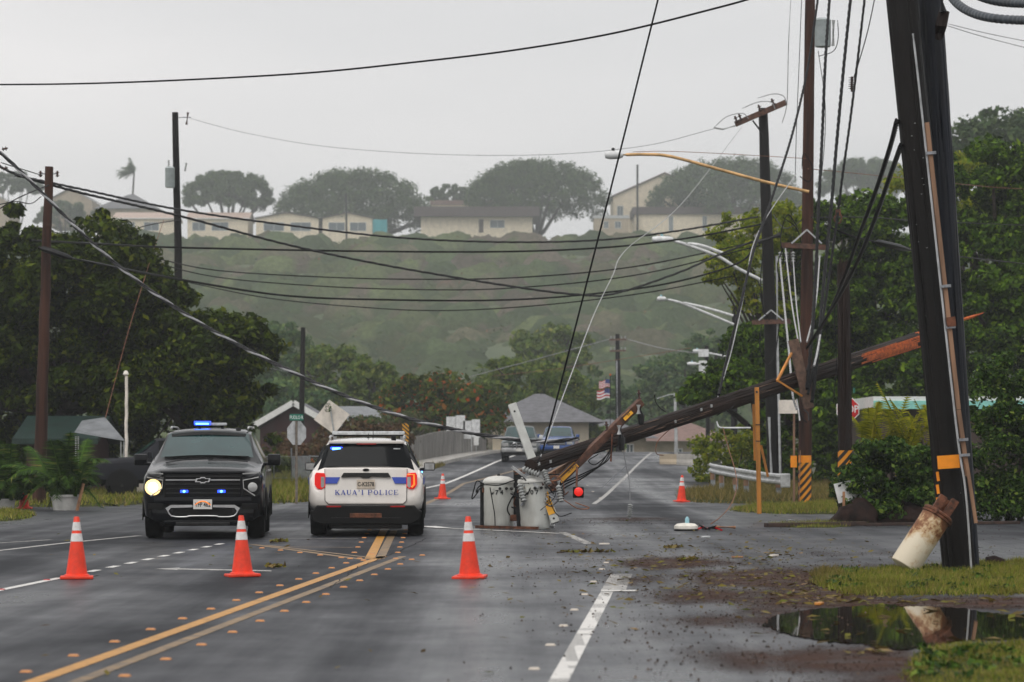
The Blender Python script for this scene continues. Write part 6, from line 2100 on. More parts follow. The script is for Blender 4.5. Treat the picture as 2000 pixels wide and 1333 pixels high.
wire('far wire running right from the pole beside the flags', [(1222, 662, 195.6), (1290, 680, 190), (1360, 690, 180)], .03, 'cable_grey')
wire('far rusty wire in front of the valley trees', [(960, 735, 190), (1080, 722, 185), (1200, 704, 180), (1350, 680, 172)], .02, 'copper')
BL = 'black cables hanging from the top right down to the fallen pole'
wire('hanging black cable nearest the brown pole with the small bulge', [(1622, -30, 74), (1612, 120, 71), (1606, 260, 69), (1598, 420, 66), (1592, 560, 64), (1585, 660, 62), (1576, 760, 60.8)], .040, twist=.8, group=BL)
wire('hanging black cable between the pale transformer and the leaning poles, topmost thick', [(1664, -30, 72), (1648, 130, 70), (1634, 280, 68), (1622, 420, 66), (1608, 560, 64), (1598, 680, 62), (1586, 785, 60.8)], .042, twist=.8, group=BL)
wire('hanging black cable with a knot of fittings halfway', [(1692, -30, 70), (1676, 110, 69), (1660, 240, 68), (1646, 340, 67), (1638, 405, 66.5), (1622, 520, 65), (1604, 640, 63), (1578, 770, 60.8)], .032, twist=.7, group=BL)
wire('black cable leaving the brown pole and reaching the middle of the fallen pole', [(1600, -20, 75.4), (1578, 130, 73), (1548, 260, 70), (1510, 380, 67), (1472, 490, 64), (1445, 600, 61.5), (1420, 700, 60), (1404, 772, 58.6)], .032, twist=.7)
wire('pale wire beside the cable to the middle of the fallen pole', [(1555, 340, 75.4), (1500, 420, 71), (1470, 482, 67), (1456, 560, 64), (1430, 680, 60.5), (1402, 776, 58.6)], .015, 'cable_pale')
wire('upper thick cable from the leaning black pole to the crossarm on the fallen pole', [(1752, 236, 35.7), (1738, 290, 38), (1712, 370, 42), (1682, 450, 47), (1650, 540, 53), (1620, 610, 58), (1590, 662, 61)], .034, twist=.6)
wire('lower thick cable from the leaning black pole to the crossarm on the fallen pole', [(1760, 284, 35.7), (1742, 335, 38.5), (1712, 420, 43), (1680, 500, 48), (1650, 560, 53), (1612, 625, 58), (1576, 680, 61)], .034, twist=.6)
wire('thin wire dropping from the top beside the hanging cables', [(1710, -10, 66), (1695, 60, 66), (1678, 120, 66.5), (1668, 150, 67)], .016)
PL = 'pale grey wires hanging from the brown pole crossarm'
wire('pale grey wire from the crossarm, leftmost of the bunch', [(1523, 505, 75.5), (1532, 600, 71), (1541, 690, 66), (1548, 770, 62), (1556, 800, 61)], .026, 'cable_pale', twist=.6, group=PL)
wire('pale grey wire from the crossarm, second of the bunch', [(1534, 486, 75.5), (1546, 590, 70), (1560, 672, 62)], .022, 'cable_pale', group=PL)
wire('pale grey wire from the crossarm, third of the bunch', [(1549, 505, 75.5), (1555, 590, 70), (1564, 668, 62)], .020, 'cable_pale', group=PL)
wire('pale grey wire from the right end of the crossarm', [(1601, 500, 75.4), (1596, 570, 71), (1588, 620, 66), (1576, 668, 62)], .024, 'cable_pale', group=PL)
wire('pale wire on the right of the board standing on the fallen pole', [(1602, 655, 62), (1596, 690, 61.5), (1590, 715, 61)], .028, 'cable_pale', group=PL)
wire('thin drop wire high beside the brown pole', [(1545, -10, 75), (1540, 90, 75), (1537, 200, 80), (1528, 240, 90)], .012, 'cable_grey')
wire('thin wire running right from the brown pole to the trees', [(1578, 330, 75.8), (1660, 338, 80), (1780, 350, 90), (1940, 366, 100), (2060, 372, 104)], .014, 'copper')
wire('thin pinkish wire from the lamp arm to the brown pole', [(1236, 297, 75.6), (1300, 296, 75.6), (1400, 300, 75.6), (1574, 310, 75.8)], .010, 'copper')
wire('black cable with long splice running right behind the leaning poles', [(1612, 440, 75.6), (1660, 460, 76), (1720, 475, 78), (1780, 490, 80), (1860, 500, 84), (2040, 520, 95)], .028)
wire('thin cable above the spliced one in front of the dark trees', [(1585, 425, 75.7), (1700, 425, 80), (1800, 432, 86), (2040, 442, 96)], .020)
single('splice_case', MB().tube([P(1704, 472, 77.4), P(1716, 474, 77.6), P(1760, 484, 78.8), P(1778, 489, 79.4)], [.04, .085, .085, .04], 8), 'rubber_black', 'black splice case on the cable in front of the dark tree', 'splice case', smooth=40)
for k, (a, b, c) in enumerate((((1848, 50), (1920, 72), (2040, 103)), ((1848, 46), (1930, 66), (2040, 88)))):
    wire(('lower', 'upper')[k] + ' of two thin grey wires leaving the leaning poles at the top right', [(*a, 36), (*b, 34), (*c, 31)], .006, 'cable_grey')


def corrugated(label, pts, r):
    path = resample(spline([P(*p) for p in pts], 12), .022)
    rs = [r * (1.0 if (i // 2) % 2 else .88) for i in range(len(path))]
    return single('conduit_hose', MB().tube(path, rs, 12), 'corrugated', label, 'hose', 'corrugated hoses at the top right', smooth=60)


corrugated('corrugated dark hose drooping in from the top right, the lower one', [(1848, -20, 35), (1870, 8, 34.5), (1900, 26, 34), (1940, 36, 33.5), (2000, 40, 33), (2060, 38, 32)], .055)
corrugated('corrugated dark hose at the very top right edge, the upper one', [(1880, -25, 35), (1920, -4, 34.5), (1970, 6, 34), (2060, 8, 33)], .055)
single('dead_end_insulator', MB().lathe([(.03, 0)] + [q for k in range(6) for q in ((.03, .05 * k + .02), (.085, .05 * k + .03), (.03, .05 * k + .045))] + [(.02, .36)], P(1664, 150, 66.9), (-.02, 0, -1), 10), 'porcelain_brown',
       'ribbed dark insulator clinging to the hanging cable in the sky', 'insulator')
ft = thing('cable_fitting', 'rusty knot of clamps halfway down a hanging cable', 'fitting', P(1637, 420, 66.4))
part(ft, 'clamp', MB().box((0, 0, .05), (.12, .10, .16)), 'rust', bevel=.02)
part(ft, 'shackle', MB().tube(spline([(-.06, -.02, .0), (-.09, -.03, -.12), (.02, -.03, -.2), (.08, -.02, -.08), (.05, 0, .02)], 4), .02, 6), 'rust')
for _l, _pts, _r in (('thin black drop wire left of the brown pole near the top', [(1566, -10, 75.5), (1561, 120, 75.4), (1556, 240, 75.4), (1553, 350, 75.5)], .012),
                     ('slack thin wire curving past the pale transformer', [(1598, 100, 75.5), (1612, 210, 75), (1606, 330, 75), (1588, 440, 75.5)], .012),
                     ('loop of dark wire hanging below the red lower crossarm', [(1488, 634, 96.4), (1484, 680, 96.2), (1498, 712, 96.2), (1514, 690, 96.3), (1522, 632, 96.4)], .022),
                     ('dark wire running down the front of the dark pole', [(1494, 470, 96.5), (1486, 540, 96.3), (1490, 600, 96.3), (1503, 626, 96.4)], .024),
                     ('short black jumper between the dark pole and the brown pole', [(1510, 420, 96.7), (1530, 445, 88), (1552, 440, 80), (1568, 428, 75.8)], .018),
                     ('coil of black wire hanging from the left end of the brown crossarm', [(1528, 488, 75.4), (1518, 520, 75.3), (1526, 550, 75.3), (1540, 536, 75.3), (1538, 505, 75.4)], .016),
                     ('thin wire trailing from the striped stump to the bush', [(1645, 530, 61.7), (1630, 600, 61.4), (1634, 700, 61.2), (1628, 790, 61.0)], .010)):
    wire(_l, _pts, _r)
# loops around the transformers and below the fallen pole
LP = 'loose black leads round the transformers'
wire('black lead looping over both transformers', [(942, 950, 53.9), (930, 962, 53.8), (940, 948, 53.7), (975, 948, 53.55), (1000, 940, 53.5), (1020, 936, 53.5), (1048, 950, 53.55), (1056, 958, 53.6)], .014, group=LP, name='loose_lead')
wire('black lead drooping off the left side of the numbered 674 transformer', [(947, 948, 53.6), (932, 940, 53.6), (926, 955, 53.5), (922, 975, 53.5), (935, 960, 53.5)], .013, group=LP, name='loose_lead')
wire('black lead running down the front of the 674 transformer', [(957, 952, 53.6), (961, 975, 53.6), (966, 1005, 53.6), (967, 1028, 53.6)], .013, group=LP, name='loose_lead')
wire('black lead crossing the front of the dented transformer', [(1018, 1010, 53.7), (1030, 985, 53.6), (1048, 972, 53.55), (1078, 962, 53.6), (1095, 958, 53.7)], .014, group=LP, name='loose_lead')
wire('black lead crossing low on the dented transformer', [(1016, 1012, 53.7), (1040, 1000, 53.55), (1058, 985, 53.55), (1072, 970, 53.6)], .013, group=LP, name='loose_lead')
for k, l in enumerate((('slackest', 0), ('middle', 9), ('tightest', 16))):
    dx = l[1]
    wire(l[0] + ' of three black leads hanging below the fallen pole', [(1196 + dx * .2, 872, 55.4), (1170 + dx, 910 - dx * .6, 54.8), (1135 + dx, 936 - dx, 54.5), (1105, 952 - dx * .7, 54.3), (1096, 962 - dx, 54.2)], .015, name='loose_lead')
wire('black lead curling tight under the fallen pole', [(1168, 888, 55.0), (1150, 900, 54.8), (1162, 908, 54.7), (1185, 890, 55.0), (1194, 876, 55.2)], .012, name='loose_lead')
wire('thin wire hanging from the fallen pole with white ribbed insulator at its end', [(1216, 870, 55.2), (1222, 905, 55.2), (1229, 940, 55.2), (1231, 986, 55.2)], .012, 'cable_grey', name='loose_lead')
single('string_insulator', MB().lathe([(.03, 0)] + [q for k in range(6) for q in ((.03, .04 * k + .01), (.062, .04 * k + .02), (.03, .04 * k + .035))] + [(.02, .28)], P(1231, 985, 55.2), (-.06, 0, -1), 12), 'porcelain', 'white ribbed insulator dangling above the road', 'insulator')
wire('twin bare wires splaying from the dangling insulator wire', [(1225, 908, 55.2), (1200, 930, 55.0), (1172, 956, 54.8)], .007, 'steel', name='loose_lead')
wire('second bare wire fork under the fallen pole', [(1224, 909, 55.2), (1206, 928, 55.0), (1188, 948, 54.8)], .007, 'steel', name='loose_lead')
wire('curved stub of wire springing up from the fallen pole', [(1302, 806, 57.2), (1290, 798, 57.2), (1281, 786, 57.1), (1278, 772, 57.0)], .012, 'rubber_black', name='loose_lead')
wire('thin copper wire trailing below the fallen pole onto the far road', [(1320, 830, 57.6), (1298, 848, 57.5), (1283, 866, 57.4), (1282, 886, 57.3), (1296, 890, 57.2)], .010, 'copper', name='loose_lead')
wire('copper wire hanging from the pole in a long curve to the lamp on the road', [(1412, 836, 58.4), (1424, 880, 57.6), (1437, 925, 56.5), (1437, 960, 55.2), (1425, 990, 54.2), (1405, 1012, 53.4), (1388, 1024, 52.9)], .011, 'copper', name='loose_lead')
wire('dark lead trailing under the middle of the fallen pole', [(1400, 812, 58.4), (1410, 806, 58.3), (1425, 800, 58.4), (1432, 794, 58.6)], .012, name='loose_lead')
for k, pts in enumerate(([(1558, 790, 60.9), (1566, 815, 60.7), (1576, 826, 60.6)], [(1556, 780, 60.9), (1560, 805, 60.7), (1562, 822, 60.6)], [(1570, 800, 60.8), (1578, 808, 60.7), (1580, 822, 60.6)])):
    wire(('long', 'straight', 'bent')[k] + ' frayed lead end below the board on the fallen pole', pts, .02, ('cable_black', 'cable_pale', 'rubber_black')[k], name='loose_lead')

# ---------------------------------------------------------------- cones
def make_cone(h=.74):
    root = thing('traffic_cone', '', 'traffic cone')
    part(root, 'base', MB().box((0, 0, .018), (.39, .39, .036)), 'cone_orange', bevel=.012)
    def rr(z):
        return .135 + (.030 - .135) * z / h
    part(root, 'body', MB().lathe([(.152, .036), (.148, .05), (rr(.06), .06), (rr(h * .5), h * .5), (rr(h) + .002, h - .01), (rr(h) - .006, h)], (0, 0, 0), (0, 0, 1), 24), 'cone_orange', smooth=40)
    for z0, z1 in ((.445, .54), (.575, .695 - .02)):
        part(root, 'reflective_band', MB().lathe([(rr(z0) + .003, z0), (rr(z1) + .003, z1)], (0, 0, 0), (0, 0, 1), 24), 'cone_white', smooth=40)
    return root


cone0 = make_cone()


def put_cone(pos, label, rz, first=False, tilt=0.0):
    if first:
        r = cone0
    else:
        r = cone0.copy()
        COL.objects.link(r)
        for ch in cone0.children:
            c = ch.copy()
            COL.objects.link(c)
            c.parent = r
    r.location = pos
    r.rotation_euler = (R(1.2) * math.sin(rz * 40), R(1.5) * math.cos(rz * 33), rz)
    tag(r, label, 'traffic cone', 'orange traffic cones round the scene')


put_cone(G(150, 1131), 'orange cone on the white line in front of the black SUV, leftmost near one', R(8), True)
put_cone(G(473.5, 1126.5), 'orange cone standing between the turn arrow and the yellow markers', R(15))
put_cone(G(917.5, 1130), 'orange cone alone in the right lane in front of the transformers', R(-6))
put_cone(GY(864, 83), 'small far orange cone just right of the patrol car', R(20))
put_cone(GY(1331, 79), 'far orange cone on the right shoulder near the guardrail', R(12))
put_cone(GY(47, 70.5), 'far orange cone beside the brown left pole', R(3))
put_cone(GY(864, 83), 'small far orange cone just right of the patrol car', R(20)) if False else None

# ---------------------------------------------------------------- signs
def octagon(r):
    return [(r * math.cos(R(22.5 + 45 * k)), r * math.sin(R(22.5 + 45 * k))) for k in range(8)]


def rect(w, h):
    return [(-w / 2, -h / 2), (w / 2, -h / 2), (w / 2, h / 2), (-w / 2, h / 2)]


b = GY(579, 76.5)
s1 = thing('stop_sign', 'octagonal sign seen from behind on a brown post with green street name above', 'sign', b)
part(s1, 'post', MB().box((0, .03, P(0, 812, 76.5).z / 2 - b.z / 2), (.06, .05, P(0, 812, 76.5).z)), 'post_steel')
zc = P(0, 846, 76.5).z - b.z
ca, sa = math.cos(R(42)), math.sin(R(42))
part(s1, 'sign_face', MB().plate(octagon(.345), (0, .07, zc), (ca, sa, 0), (0, 0, 1), .004), 'sign_back')
zn = P(0, 815.5, 76.5).z - b.z
nm = part(s1, 'street_name', MB().box((.0, .0, zn), (.37, .01, .17)), 'sign_green', bevel=.004)
text(nm, 'street_name_lettering', 'PUOLO R', .13, (0, -.007, zn - .005), (R(90), 0, 0), 'sign_white', .001, .001, sx=.66)
b = GY(653, 92)
s2 = thing('warning_sign', 'diamond sign seen from behind, tilted on its leaning post with a clump of leaves', 'sign', b)
bt = P(653, 849, 92) - b
cc = P(648, 815, 92) - b
part(s2, 'post', MB().bar((0, .04, -.05), bt + Vector((0, .04, 0)), .06, .05, up=(0, 1, 0)), 'galvanised')
part(s2, 'post_top', MB().bar(bt + Vector((0, -.012, -.02)), P(645, 795, 92) - b + Vector((0, -.012, 0)), .05, .03, up=(0, 1, 0)), 'galvanised')
cor = [P(643, 781, 92) - b, P(613, 820, 92.2) - b, P(653, 849, 92) - b, P(683, 810, 91.8) - b]
part(s2, 'sign_face', MB().add([tuple(c) for c in cor] + [tuple(c + Vector((0, .006, 0))) for c in cor], [(0, 1, 2, 3), (7, 6, 5, 4), (0, 4, 5, 1), (1, 5, 6, 2), (2, 6, 7, 3), (3, 7, 4, 0)]), 'sign_cream')
V, Fc = leaf_cloud(np.random.default_rng(3), np.array([tuple(P(641, 797, 91.8) - b)]), np.array([[.13, .06, .16]]), 60, .09)
link('leaf_clump', np_mesh('leaf_clump', V, Fc, 'leaf_bush'), s2)
b = GY(792, 112)
s3 = thing('object_marker', 'yellow and black striped marker at the near end of the bridge parapet', 'sign', b)
part(s3, 'post', MB().box((0, .03, .7), (.05, .05, 1.4)), 'post_steel')
zc = P(0, 845, 112).z - b.z
part(s3, 'striped_plate', MB().box((0, 0, zc), (.26, .006, .72)), 'stripes_marker', bevel=.002)
for lb, px, w, ys in (('pair of narrow grey sign backs on one post beyond the parapet', 890, .28, (813, 849)), ('grey sign backs behind the end of the parapet, nearer the pickup', 921, .25, (821, 856))):
    b = GY(px, 166)
    s = thing('road_sign', lb, 'sign', b)
    z1, z0 = P(0, ys[0], 166).z - b.z, P(0, ys[1], 166).z - b.z
    part(s, 'post', MB().box((0, .04, z1 / 2), (.07, .06, z1)), 'galvanised')
    for sx in (-1, 1):
        part(s, 'sign_face', MB().box((sx * w * 1.02, 0, (z0 + z1) / 2 + sx * .04), (w * 1.85 / 1.0 * 1.0, .01, z1 - z0)), 'sign_back')
b = GY(930, 170)
s = thing('road_sign', 'small green and white sign low behind the parapet end', 'sign', b)
part(s, 'post', MB().box((0, .03, .6), (.05, .05, 1.2)), 'galvanised')
part(s, 'sign_face', MB().box((0, 0, P(0, 862, 170).z - b.z), (.3, .01, .5)), 'sign_white')
b = GY(1551, 75.5)
s4 = thing('road_sign', 'cream sign back and small orange plate on a thin post by the brown pole', 'sign', b)
part(s4, 'post', MB().box((0, .03, (P(0, 790, 75.5).z) / 2), (.055, .05, P(0, 790, 75.5).z)), 'wood_moulding')
part(s4, 'sign_face', MB().box((P(1539, 0, 75.5).x - b.x, 0, P(0, 795, 75.5).z), (.50, .008, .36)), 'sign_cream', bevel=.002)
part(s4, 'small_plate', MB().box((-.01, -.004, P(0, 902, 75.5).z), (.17, .008, .31)), 'sign_orange', bevel=.002)
b = GY(1656, 92)
s5 = thing('stop_sign', 'red stop sign half hidden behind the dark striped stump', 'sign', b)
zc = P(0, 800, 92).z - b.z
part(s5, 'post', MB().box((0, .04, zc / 2), (.06, .05, zc)), 'post_steel')
fc = part(s5, 'sign_face', MB().plate(octagon(.40), (0, 0, zc), (1, 0, 0), (0, 0, 1), .006), 'sign_white')
part(fc, 'red_field', MB().plate(octagon(.365), (0, -.008, zc), (1, 0, 0), (0, 0, 1), .003), 'sign_red')
text(fc, 'stop_lettering', 'STOP', .33, (0, -.014, zc), (R(90), 0, 0), 'sign_white', .001, .006, sx=.86)
part(s5, 'street_name', MB().box((P(1668, 0, 92).x - b.x, 0, P(0, 763, 92).z - b.z), (.03, .3, .16)), 'sign_green')
b = G(1655, 1013)
s6 = thing('notice_board', 'white board with black figures caught crooked in the glossy bush', 'sign', b)
m_ = Matrix.Rotation(R(-14), 3, 'Y')
zc = P(0, 957, 57.0).z
part(s6, 'board', MB().box(P(1664, 957, 57.25) - b, (.66, .02, .40), m_), 'sign_white')
part(s6, 'leg', MB().box(P(1648, 985, 57.0) - b - Vector((0, 0, .15)), (.05, .04, .8)), 'stick')
text(s6, 'board_lettering', '70', .17, P(1690, 956, 57.235) - b, (R(90), R(14), 0), 'black_ink', .001, .004)

# ---------------------------------------------------------------- guardrail, parapet, barriers, fences
gpts = [(1531, 937, 80), (1500, 934, 81), (1460, 928, 83.5), (1425, 922, 86.5), (1398, 917, 90), (1388, 914, 93), (1392, 911, 97), (1410, 907, 103)]
gpath = resample(spline([P(*p) for p in gpts], 8), .5)
gr = thing('guardrail', 'curved galvanised guardrail with rounded end beside the right shoulder', 'guardrail', GY(1531, 80))
prof = [(-.155, 0), (-.12, .045), (-.07, .05), (-.02, 0), (.02, 0), (.07, .05), (.12, .045), (.155, 0)]
mb = MB()
k0 = len(gpath)
for p in gpath:
    i = gpath.index(p)
    d = (gpath[min(i + 1, k0 - 1)] - gpath[max(i - 1, 0)]).normalized()
    s = Vector((-d.y, d.x, 0)).normalized()
    for z, o in prof:
        mb.v.append(p + s * o + Vector((0, 0, z)))
for i in range(k0 - 1):
    for j in range(7):
        a = i * 8 + j
        mb.f.append([a, a + 1, a + 9, a + 8])
        mb.mi.append(0)
part(gr, 'rail', mb, 'galvanised', world=True)
e = gpath[0]
part(gr, 'end_terminal', MB().box(e + Vector((.04, 0, -.03)), (.28, .10, .40)), 'galvanised', bevel=.04, world=True)
for px, Y in ((1518, 80.6), (1455, 84), (1434, 85.8), (1407, 89), (1390, 94.5)):
    g_ = GY(px, Y)
    part(gr, 'post', MB().box(g_ + Vector((.05, .12, .3)), (.14, .16, .75)), 'fence_steel', world=True)
    part(gr, 'block', MB().box(g_ + Vector((.03, .06, .52)), (.14, .1, .3)), 'wood_moulding', world=True)

Q0, Q1 = GY(800, 138), GY(948, 182)
pr = thing('bridge_parapet', 'weathered ribbed concrete parapet along the left side of the bridge', 'parapet', Q0)
n = 26
for k in range(n):
    a, b = Q0.lerp(Q1, k / n), Q0.lerp(Q1, (k + .86) / n)
    t = k / n
    h = 1.18 + .22 * math.sin(math.pi * min(1, t * 1.3)) - .55 * max(0, t - .6)
    za, zb = float(zg(a.x, a.y)), float(zg(b.x, b.y))
    a, b = Vector((a.x, a.y, za + h / 2 + .1)), Vector((b.x, b.y, zb + h / 2 + .1))
    part(pr, 'panel', MB().bar(a, b, .16, h), 'concrete_dark', world=True)
mb = MB()
for k in range(n):
    t = k / n
    a, b = Q0.lerp(Q1, t), Q0.lerp(Q1, (k + 1) / n)
    h0 = 1.18 + .22 * math.sin(math.pi * min(1, t * 1.3)) - .55 * max(0, t - .6)
    mb.bar(Vector((a.x, a.y + .06, float(zg(a.x, a.y)) + h0 / 2 + .03)), Vector((b.x, b.y + .06, float(zg(b.x, b.y)) + h0 / 2 + .03)), .14, h0)
part(pr, 'back_wall', mb, 'concrete_dark', world=True)
part(pr, 'end_pier', MB().box(Q0 + Vector((-.25, -.2, .62)), (.6, .6, 1.3)), 'concrete_dark', bevel=.03, world=True)
# sidewalk with kerb in front of it
V, Fc2 = [], []
rows = [(Y, lerp_tab(LEFT, Y)) for Y in np.arange(118, 190, 3.0)]
mb = MB()
for i, (Y, x) in enumerate(rows):
    z = float(zg(x, Y))
    w = 1.5 if Y > 134 else 1.5 * max(.15, (Y - 116) / 18)
    mb.v += [Vector((x + .25, Y, z - .02)), Vector((x + .22, Y, z + .15)), Vector((x - w, Y, z + .16)), Vector((x - w, Y, z - .05))]
    if i:
        k = 4 * (i - 1)
        for j in range(3):
            mb.f.append([k + j, k + j + 1, k + j + 5, k + j + 4])
            mb.mi.append(0)
tag(link('sidewalk', mb.mesh('sidewalk', 'concrete')), 'concrete sidewalk with kerb beside the bridge parapet', None, None, 'structure')
lawn('weeds growing along the sidewalk kerb', [(lerp_tab(LEFT, 128) + .4, 128), (lerp_tab(LEFT, 128) - .5, 129), (lerp_tab(LEFT, 138) - .1, 138), (lerp_tab(LEFT, 138) + .5, 137)], 90, .16, 'grass_dry', .03, 31, width=.03)
for k, (px, Y, w, lb) in enumerate(((1318, 140, 1.5, 'pinkish low wall block on the far right shoulder'), (1352, 138, 1.5, 'short grey concrete barrier behind the far right cone'), (1388, 134, 1.6, 'taller pale concrete barrier beside the guardrail shrubs'))):
    g_ = GY(px, Y)
    h = (.5, .55, .75)[k]
    mb = MB().plate([(-.28, 0), (.28, 0), (.25, .12), (.12, h * .5), (.09, h), (-.09, h), (-.12, h * .5), (-.25, .12)], (g_.x - w / 2, g_.y, g_.z), (0, 1, 0), (0, 0, 1), w)
    single('concrete_barrier', mb, ('wall_tan', 'concrete', 'concrete')[k], lb, 'barrier')
# chain link fence with gate by the stop sign
fb = GY(540, 100)
fn = thing('chain_link_fence', 'low chain link fence with a grey gate panel beside the sign post', 'fence', fb)
Z0 = fb.z
for px in (500, 535, 569, 605, 640):
    q = GY(px, 100)
    part(fn, 'post', MB().tube([q, q + Vector((0, 0, 1.12 + (.25 if px == 569 else 0)))], .035, 7), 'fence_steel', world=True)
for z in (.32, 1.08):
    part(fn, 'rail', MB().tube([GY(490, 100) + Vector((0, 0, z)), GY(645, 100) + Vector((0, 0, z))], .022, 6), 'fence_steel', world=True)
mb = MB()
x0, x1 = GY(490, 100).x, GY(645, 100).x
k = x0
while k < x1:
    for s in (-1, 1):
        a = Vector((k if s > 0 else k + .75, 100, Z0 + .32))
        mb.tube([a, a + Vector((s * .75, 0, .75))], .004, 3, cap=False)
    k += .09
o = part(fn, 'wire_mesh', mb, 'fence_steel', world=True)
o['kind'] = 'stuff'
for k in range(12):
    q = GY(572 + 2.9 * k, 99.8)
    part(fn, 'gate_slat', MB().box(q + Vector((0, 0, .60)), (.042, .02, .96)), 'fence_steel', world=True)

# ---------------------------------------------------------------- flags
def flag_pole():
    b = GY(1192, 172)
    root = thing('flag_pole', 'thin flag pole flying two striped flags beyond the bridge', 'flag pole', b)
    t = P(1192, 735, 172) - b
    part(root, 'pole', MB().tube([(0, 0, 0), t], [.05, .035], 8), 'wood_far')
    part(root, 'finial', MB().lathe([(.02, 0), (.07, .05), (.06, .12), (.01, .15)], t, (0, 0, 1), 8), 'wood_split')
    return root, b


fpole, fb0 = flag_pole()


def flag(label, py0, py1, px0, px1, stripes, canton):
    Y = 172
    a = P(px1, py0, Y)
    root = thing('flag', label, 'flag', P(px1, py1, Y))
    W, H = (px1 - px0) / F * Y, (py1 - py0) / F * Y
    def fn(u, v):
        return (-W * u, .12 * math.sin(u * 7 + v), H * (1 - v) - .10 * u * W + .05 * math.sin(u * 6))
    for k in range(stripes):
        part(root, 'stripe', MB().grid(lambda u, v, k=k: fn(u, (k + v) / stripes), 10, 1), 'flag_red' if k % 2 == 0 else 'flag_white')
    part(root, 'canton', MB().grid(lambda u, v: tuple(Vector(fn(u * .42, v * .5)) + Vector((0, -.015, 0))), 6, 3), 'flag_blue')
    return root


flag('faded stars and stripes flag at the top of the flag pole', 742, 757, 1170, 1191, 9, 0)
flag('red and white striped flag flying lower on the flag pole', 760, 778, 1166, 1191, 6, 1)

# ---------------------------------------------------------------- things on the ground
b = G(1340, 1037)
lt = thing('fallen_lamp', 'broken street lamp head with pale dome lying on the road', 'street lamp', b)
part(lt, 'dome', MB().lathe([(.20, 0), (.225, .03), (.22, .08), (.17, .12), (.05, .135)], (0, 0, .01), (0, 0, 1), 22), 'lamp_dome', smooth=45)
part(lt, 'rim', MB().lathe([(.215, -.005), (.228, .012), (.215, .03)], (0, 0, .008), (0, 0, 1), 22), 'rim_dark')
part(lt, 'photocell', MB().lathe([(.04, 0), (.042, .09), (.015, .13)], (.02, 0, .13), (0, 0, 1), 10), 'cell_blue', smooth=40)
for k in range(7):
    q = Vector((.26 + .055 * k, rg.uniform(-.06, .06), .05 + .02 * math.sin(k * 2)))
    part(lt, 'housing_shard', MB().box(q, (.14, .10, .03), Matrix.Rotation(rg.uniform(-.6, .6), 3, 'Y') @ Matrix.Rotation(rg.uniform(0, 3), 3, 'Z')), 'rubber_black' if k % 3 else 'sign_red')
part(lt, 'arm_stub', MB().tube([(.55, .05, .07), (.92, .1, .06)], .028, 8), 'stick')
single('broken_timber', MB().bar(G(1495, 1031) + Vector((0, 0, .05)), G(1690, 1028) + Vector((0, 0, .05)), .12, .08).bar(G(1690, 1028) + Vector((0, 0, .03)), G(1990, 1024) + Vector((0, 0, .03)), .10, .06), 'stick_dark',
       'long dark broken timber lying along the edge of the side street', 'timber', bevel=.01)
for k, (px, py, l) in enumerate(((1440, 1091, 'short red brown stick on the side street asphalt'), (1180, 1065, 'flat pale scrap on the road below the dangling insulator'), (1378, 1051, 'white scrap of debris near the broken lamp'), (1512, 1088, 'pale scrap of board at the side street mouth'), (1600, 1183, 'orange brown stick at the edge of the puddle'))):
    q = G(px, py)
    single('debris_piece', MB().box(q + Vector((0, 0, .02)), (.16, .06, .025), Matrix.Rotation(.3 * k, 3, 'Z')), ('stick', 'sign_cream', 'steel_white', 'sign_cream', 'wood_rod')[k], l, 'debris', bevel=.006)
wire('thin wire loop sticking up from the broken timber', [(1534, 1026, 55.9), (1540, 1016, 55.8), (1552, 1018, 55.8), (1560, 1026, 55.8)], .008, 'steel', name='loose_lead')


def boulder(label, c, rx, ry, rz_, seed):
    r_ = np.random.default_rng(seed)
    bm = bmesh.new()
    bmesh.ops.create_icosphere(bm, subdivisions=3, radius=1.0)
    for v in bm.verts:
        n_ = v.co.copy()
        k_ = 1 + .13 * math.sin(n_.x * 4 + seed) * math.cos(n_.y * 3.4) + .09 * math.sin(n_.z * 7 + n_.x * 5) + r_.normal() * .025
        v.co = Vector((n_.x * rx * k_, n_.y * ry * k_, max(n_.z * rz_ * k_, -rz_ * .25)))
    me = bpy.data.meshes.new('boulder')
    bm.to_mesh(me)
    bm.free()
    me.materials.append(MATS['stone'])
    for p in me.polygons:
        p.use_smooth = True
    o = link('boulder', me, None, c)
    tag(o, label, 'rock')


boulder('dark red brown boulder at the foot of the glossy bush', G(1672, 1024) + Vector((0, 0, .06)), .50, .36, .40, 1)
boulder('low dark boulder right of the one under the bush', G(1765, 1023) + Vector((0, 0, .06)), .62, .4, .34, 2)
boulder('small rounded stone in the grass beside the black poles', G(1942, 1107) + Vector((0, 0, .04)), .14, .12, .10, 3)


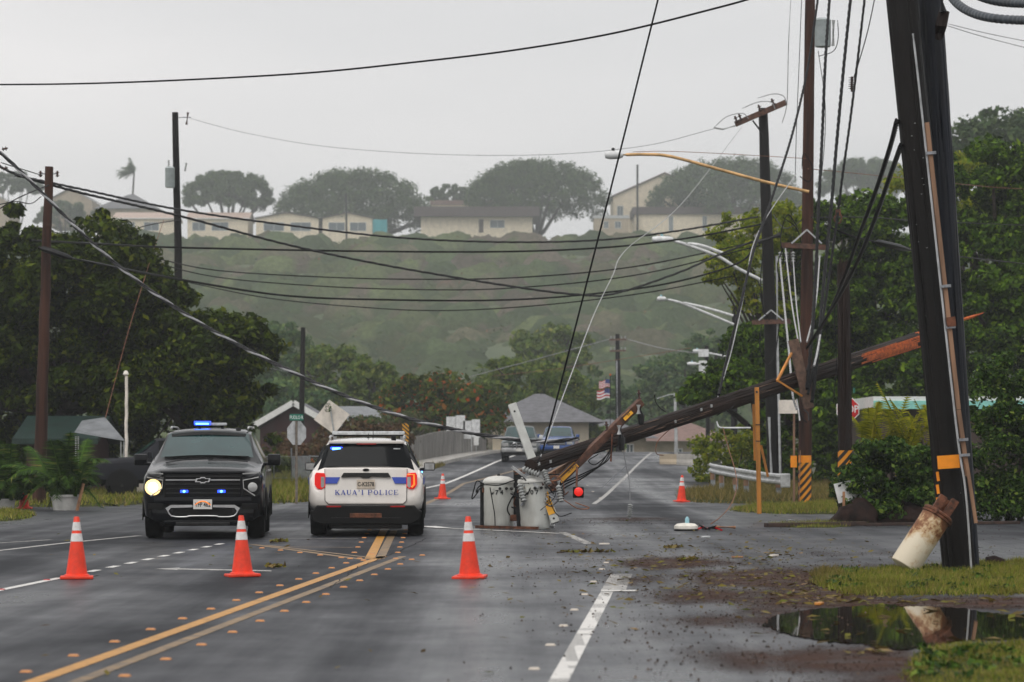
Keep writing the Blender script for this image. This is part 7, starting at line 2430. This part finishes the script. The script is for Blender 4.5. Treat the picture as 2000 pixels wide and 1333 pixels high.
def potted(label, px, Y, pr_, ph, fr, spread, fl, seed, name='potted_palm', px_leaf=0):
    g_ = GY(px, Y)
    root = thing(name, label, 'potted plant', g_)
    part(root, 'pot', MB().lathe([(pr_ * .78, 0), (pr_ * .95, ph * .85), (pr_ * 1.06, ph * .86), (pr_ * 1.06, ph), (pr_ * .95, ph), (pr_ * .9, ph * .9)], (0, 0, 0), (0, 0, 1), 24), 'pot_white', smooth=40)
    r_ = random.Random(seed)
    mb = MB()
    for k in range(fr):
        a = r_.uniform(0, 6.28)
        c0 = Vector((r_.uniform(-.3, .3) * spread, r_.uniform(-.3, .3) * spread, ph * .9))
        frond_mesh(mb, c0, (math.cos(a) * r_.uniform(.2, .9), math.sin(a) * .5, 1), fl * r_.uniform(.8, 1.35), fl * r_.uniform(.25, 1.0), .42, 24, r_)
    mb.v = [Vector((q.x, q.y, max(q.z, .02 + .02 * abs(q.x)))) for q in mb.v]
    part(root, 'fronds', mb, 'leaf_palm')
    C = np.array([[r_.uniform(-.6, .6) * spread, r_.uniform(-.4, .4), ph + r_.uniform(.1, .6)] for k in range(14)])
    V, Fc = leaf_cloud(np.random.default_rng(seed), C, np.tile([.22, .2, .2], (14, 1)), 40, .13)
    link('leaves', np_mesh('leaves', V, Fc, 'leaf_palm'), root)
    mb = MB().lathe([(pr_ * .9, 0), (pr_ * .6, .03)], (0, 0, ph * .88), (0, 0, 1), 18)
    part(root, 'soil', mb, 'bark')
    return root


potted('large palm and flowering plant in a big white pot beside the brown left pole', 127, 69.0, .36, .38, 30, 1.1, 2.0, 2)
potted('bushy palm in a white pot cut by the left edge of the picture', 8, 70.0, .30, .26, 26, 1.2, 1.7, 4)
single('wooden_stake', MB().bar(GY(150, 68.6) + Vector((0, 0, -.02)), P(163, 945, 68.7), .07, .05), 'stick', 'orange wooden stake leaning on the big white pot', 'stake')
ub = thing('utility_cabinet', 'cream cabinet box beside the black SUV mirror', 'cabinet', GY(288, 88))
part(ub, 'case', MB().box((0, .3, .5), (.66, .6, 1.3)), 'sign_cream', bevel=.02)
part(ub, 'cap', MB().box((0, .3, 1.17), (.70, .64, .06)), 'sign_cream', bevel=.01)
# ---------------------------------------------------------------- haze
hz = bpy.data.materials.new('haze_air')
hz.use_nodes = True
hz.node_tree.nodes.clear()
_o = hz.node_tree.nodes.new('ShaderNodeOutputMaterial')
_v = hz.node_tree.nodes.new('ShaderNodeVolumePrincipled')
_v.inputs['Color'].default_value = (.955, .985, 1.0, 1)
_v.inputs['Density'].default_value = 0.00046
_v.inputs['Anisotropy'].default_value = 0.45
hz.node_tree.links.new(_v.outputs['Volume'], _o.inputs['Volume'])
MATS['haze_air'] = hz
mb = MB().box((0, 700, 46.0), (3040, 1640, 96.0))
hb = link('haze', mb.mesh('haze', 'haze_air'))
tag(hb, 'pale mist hanging over the valley and the ridge', None, None, 'stuff')
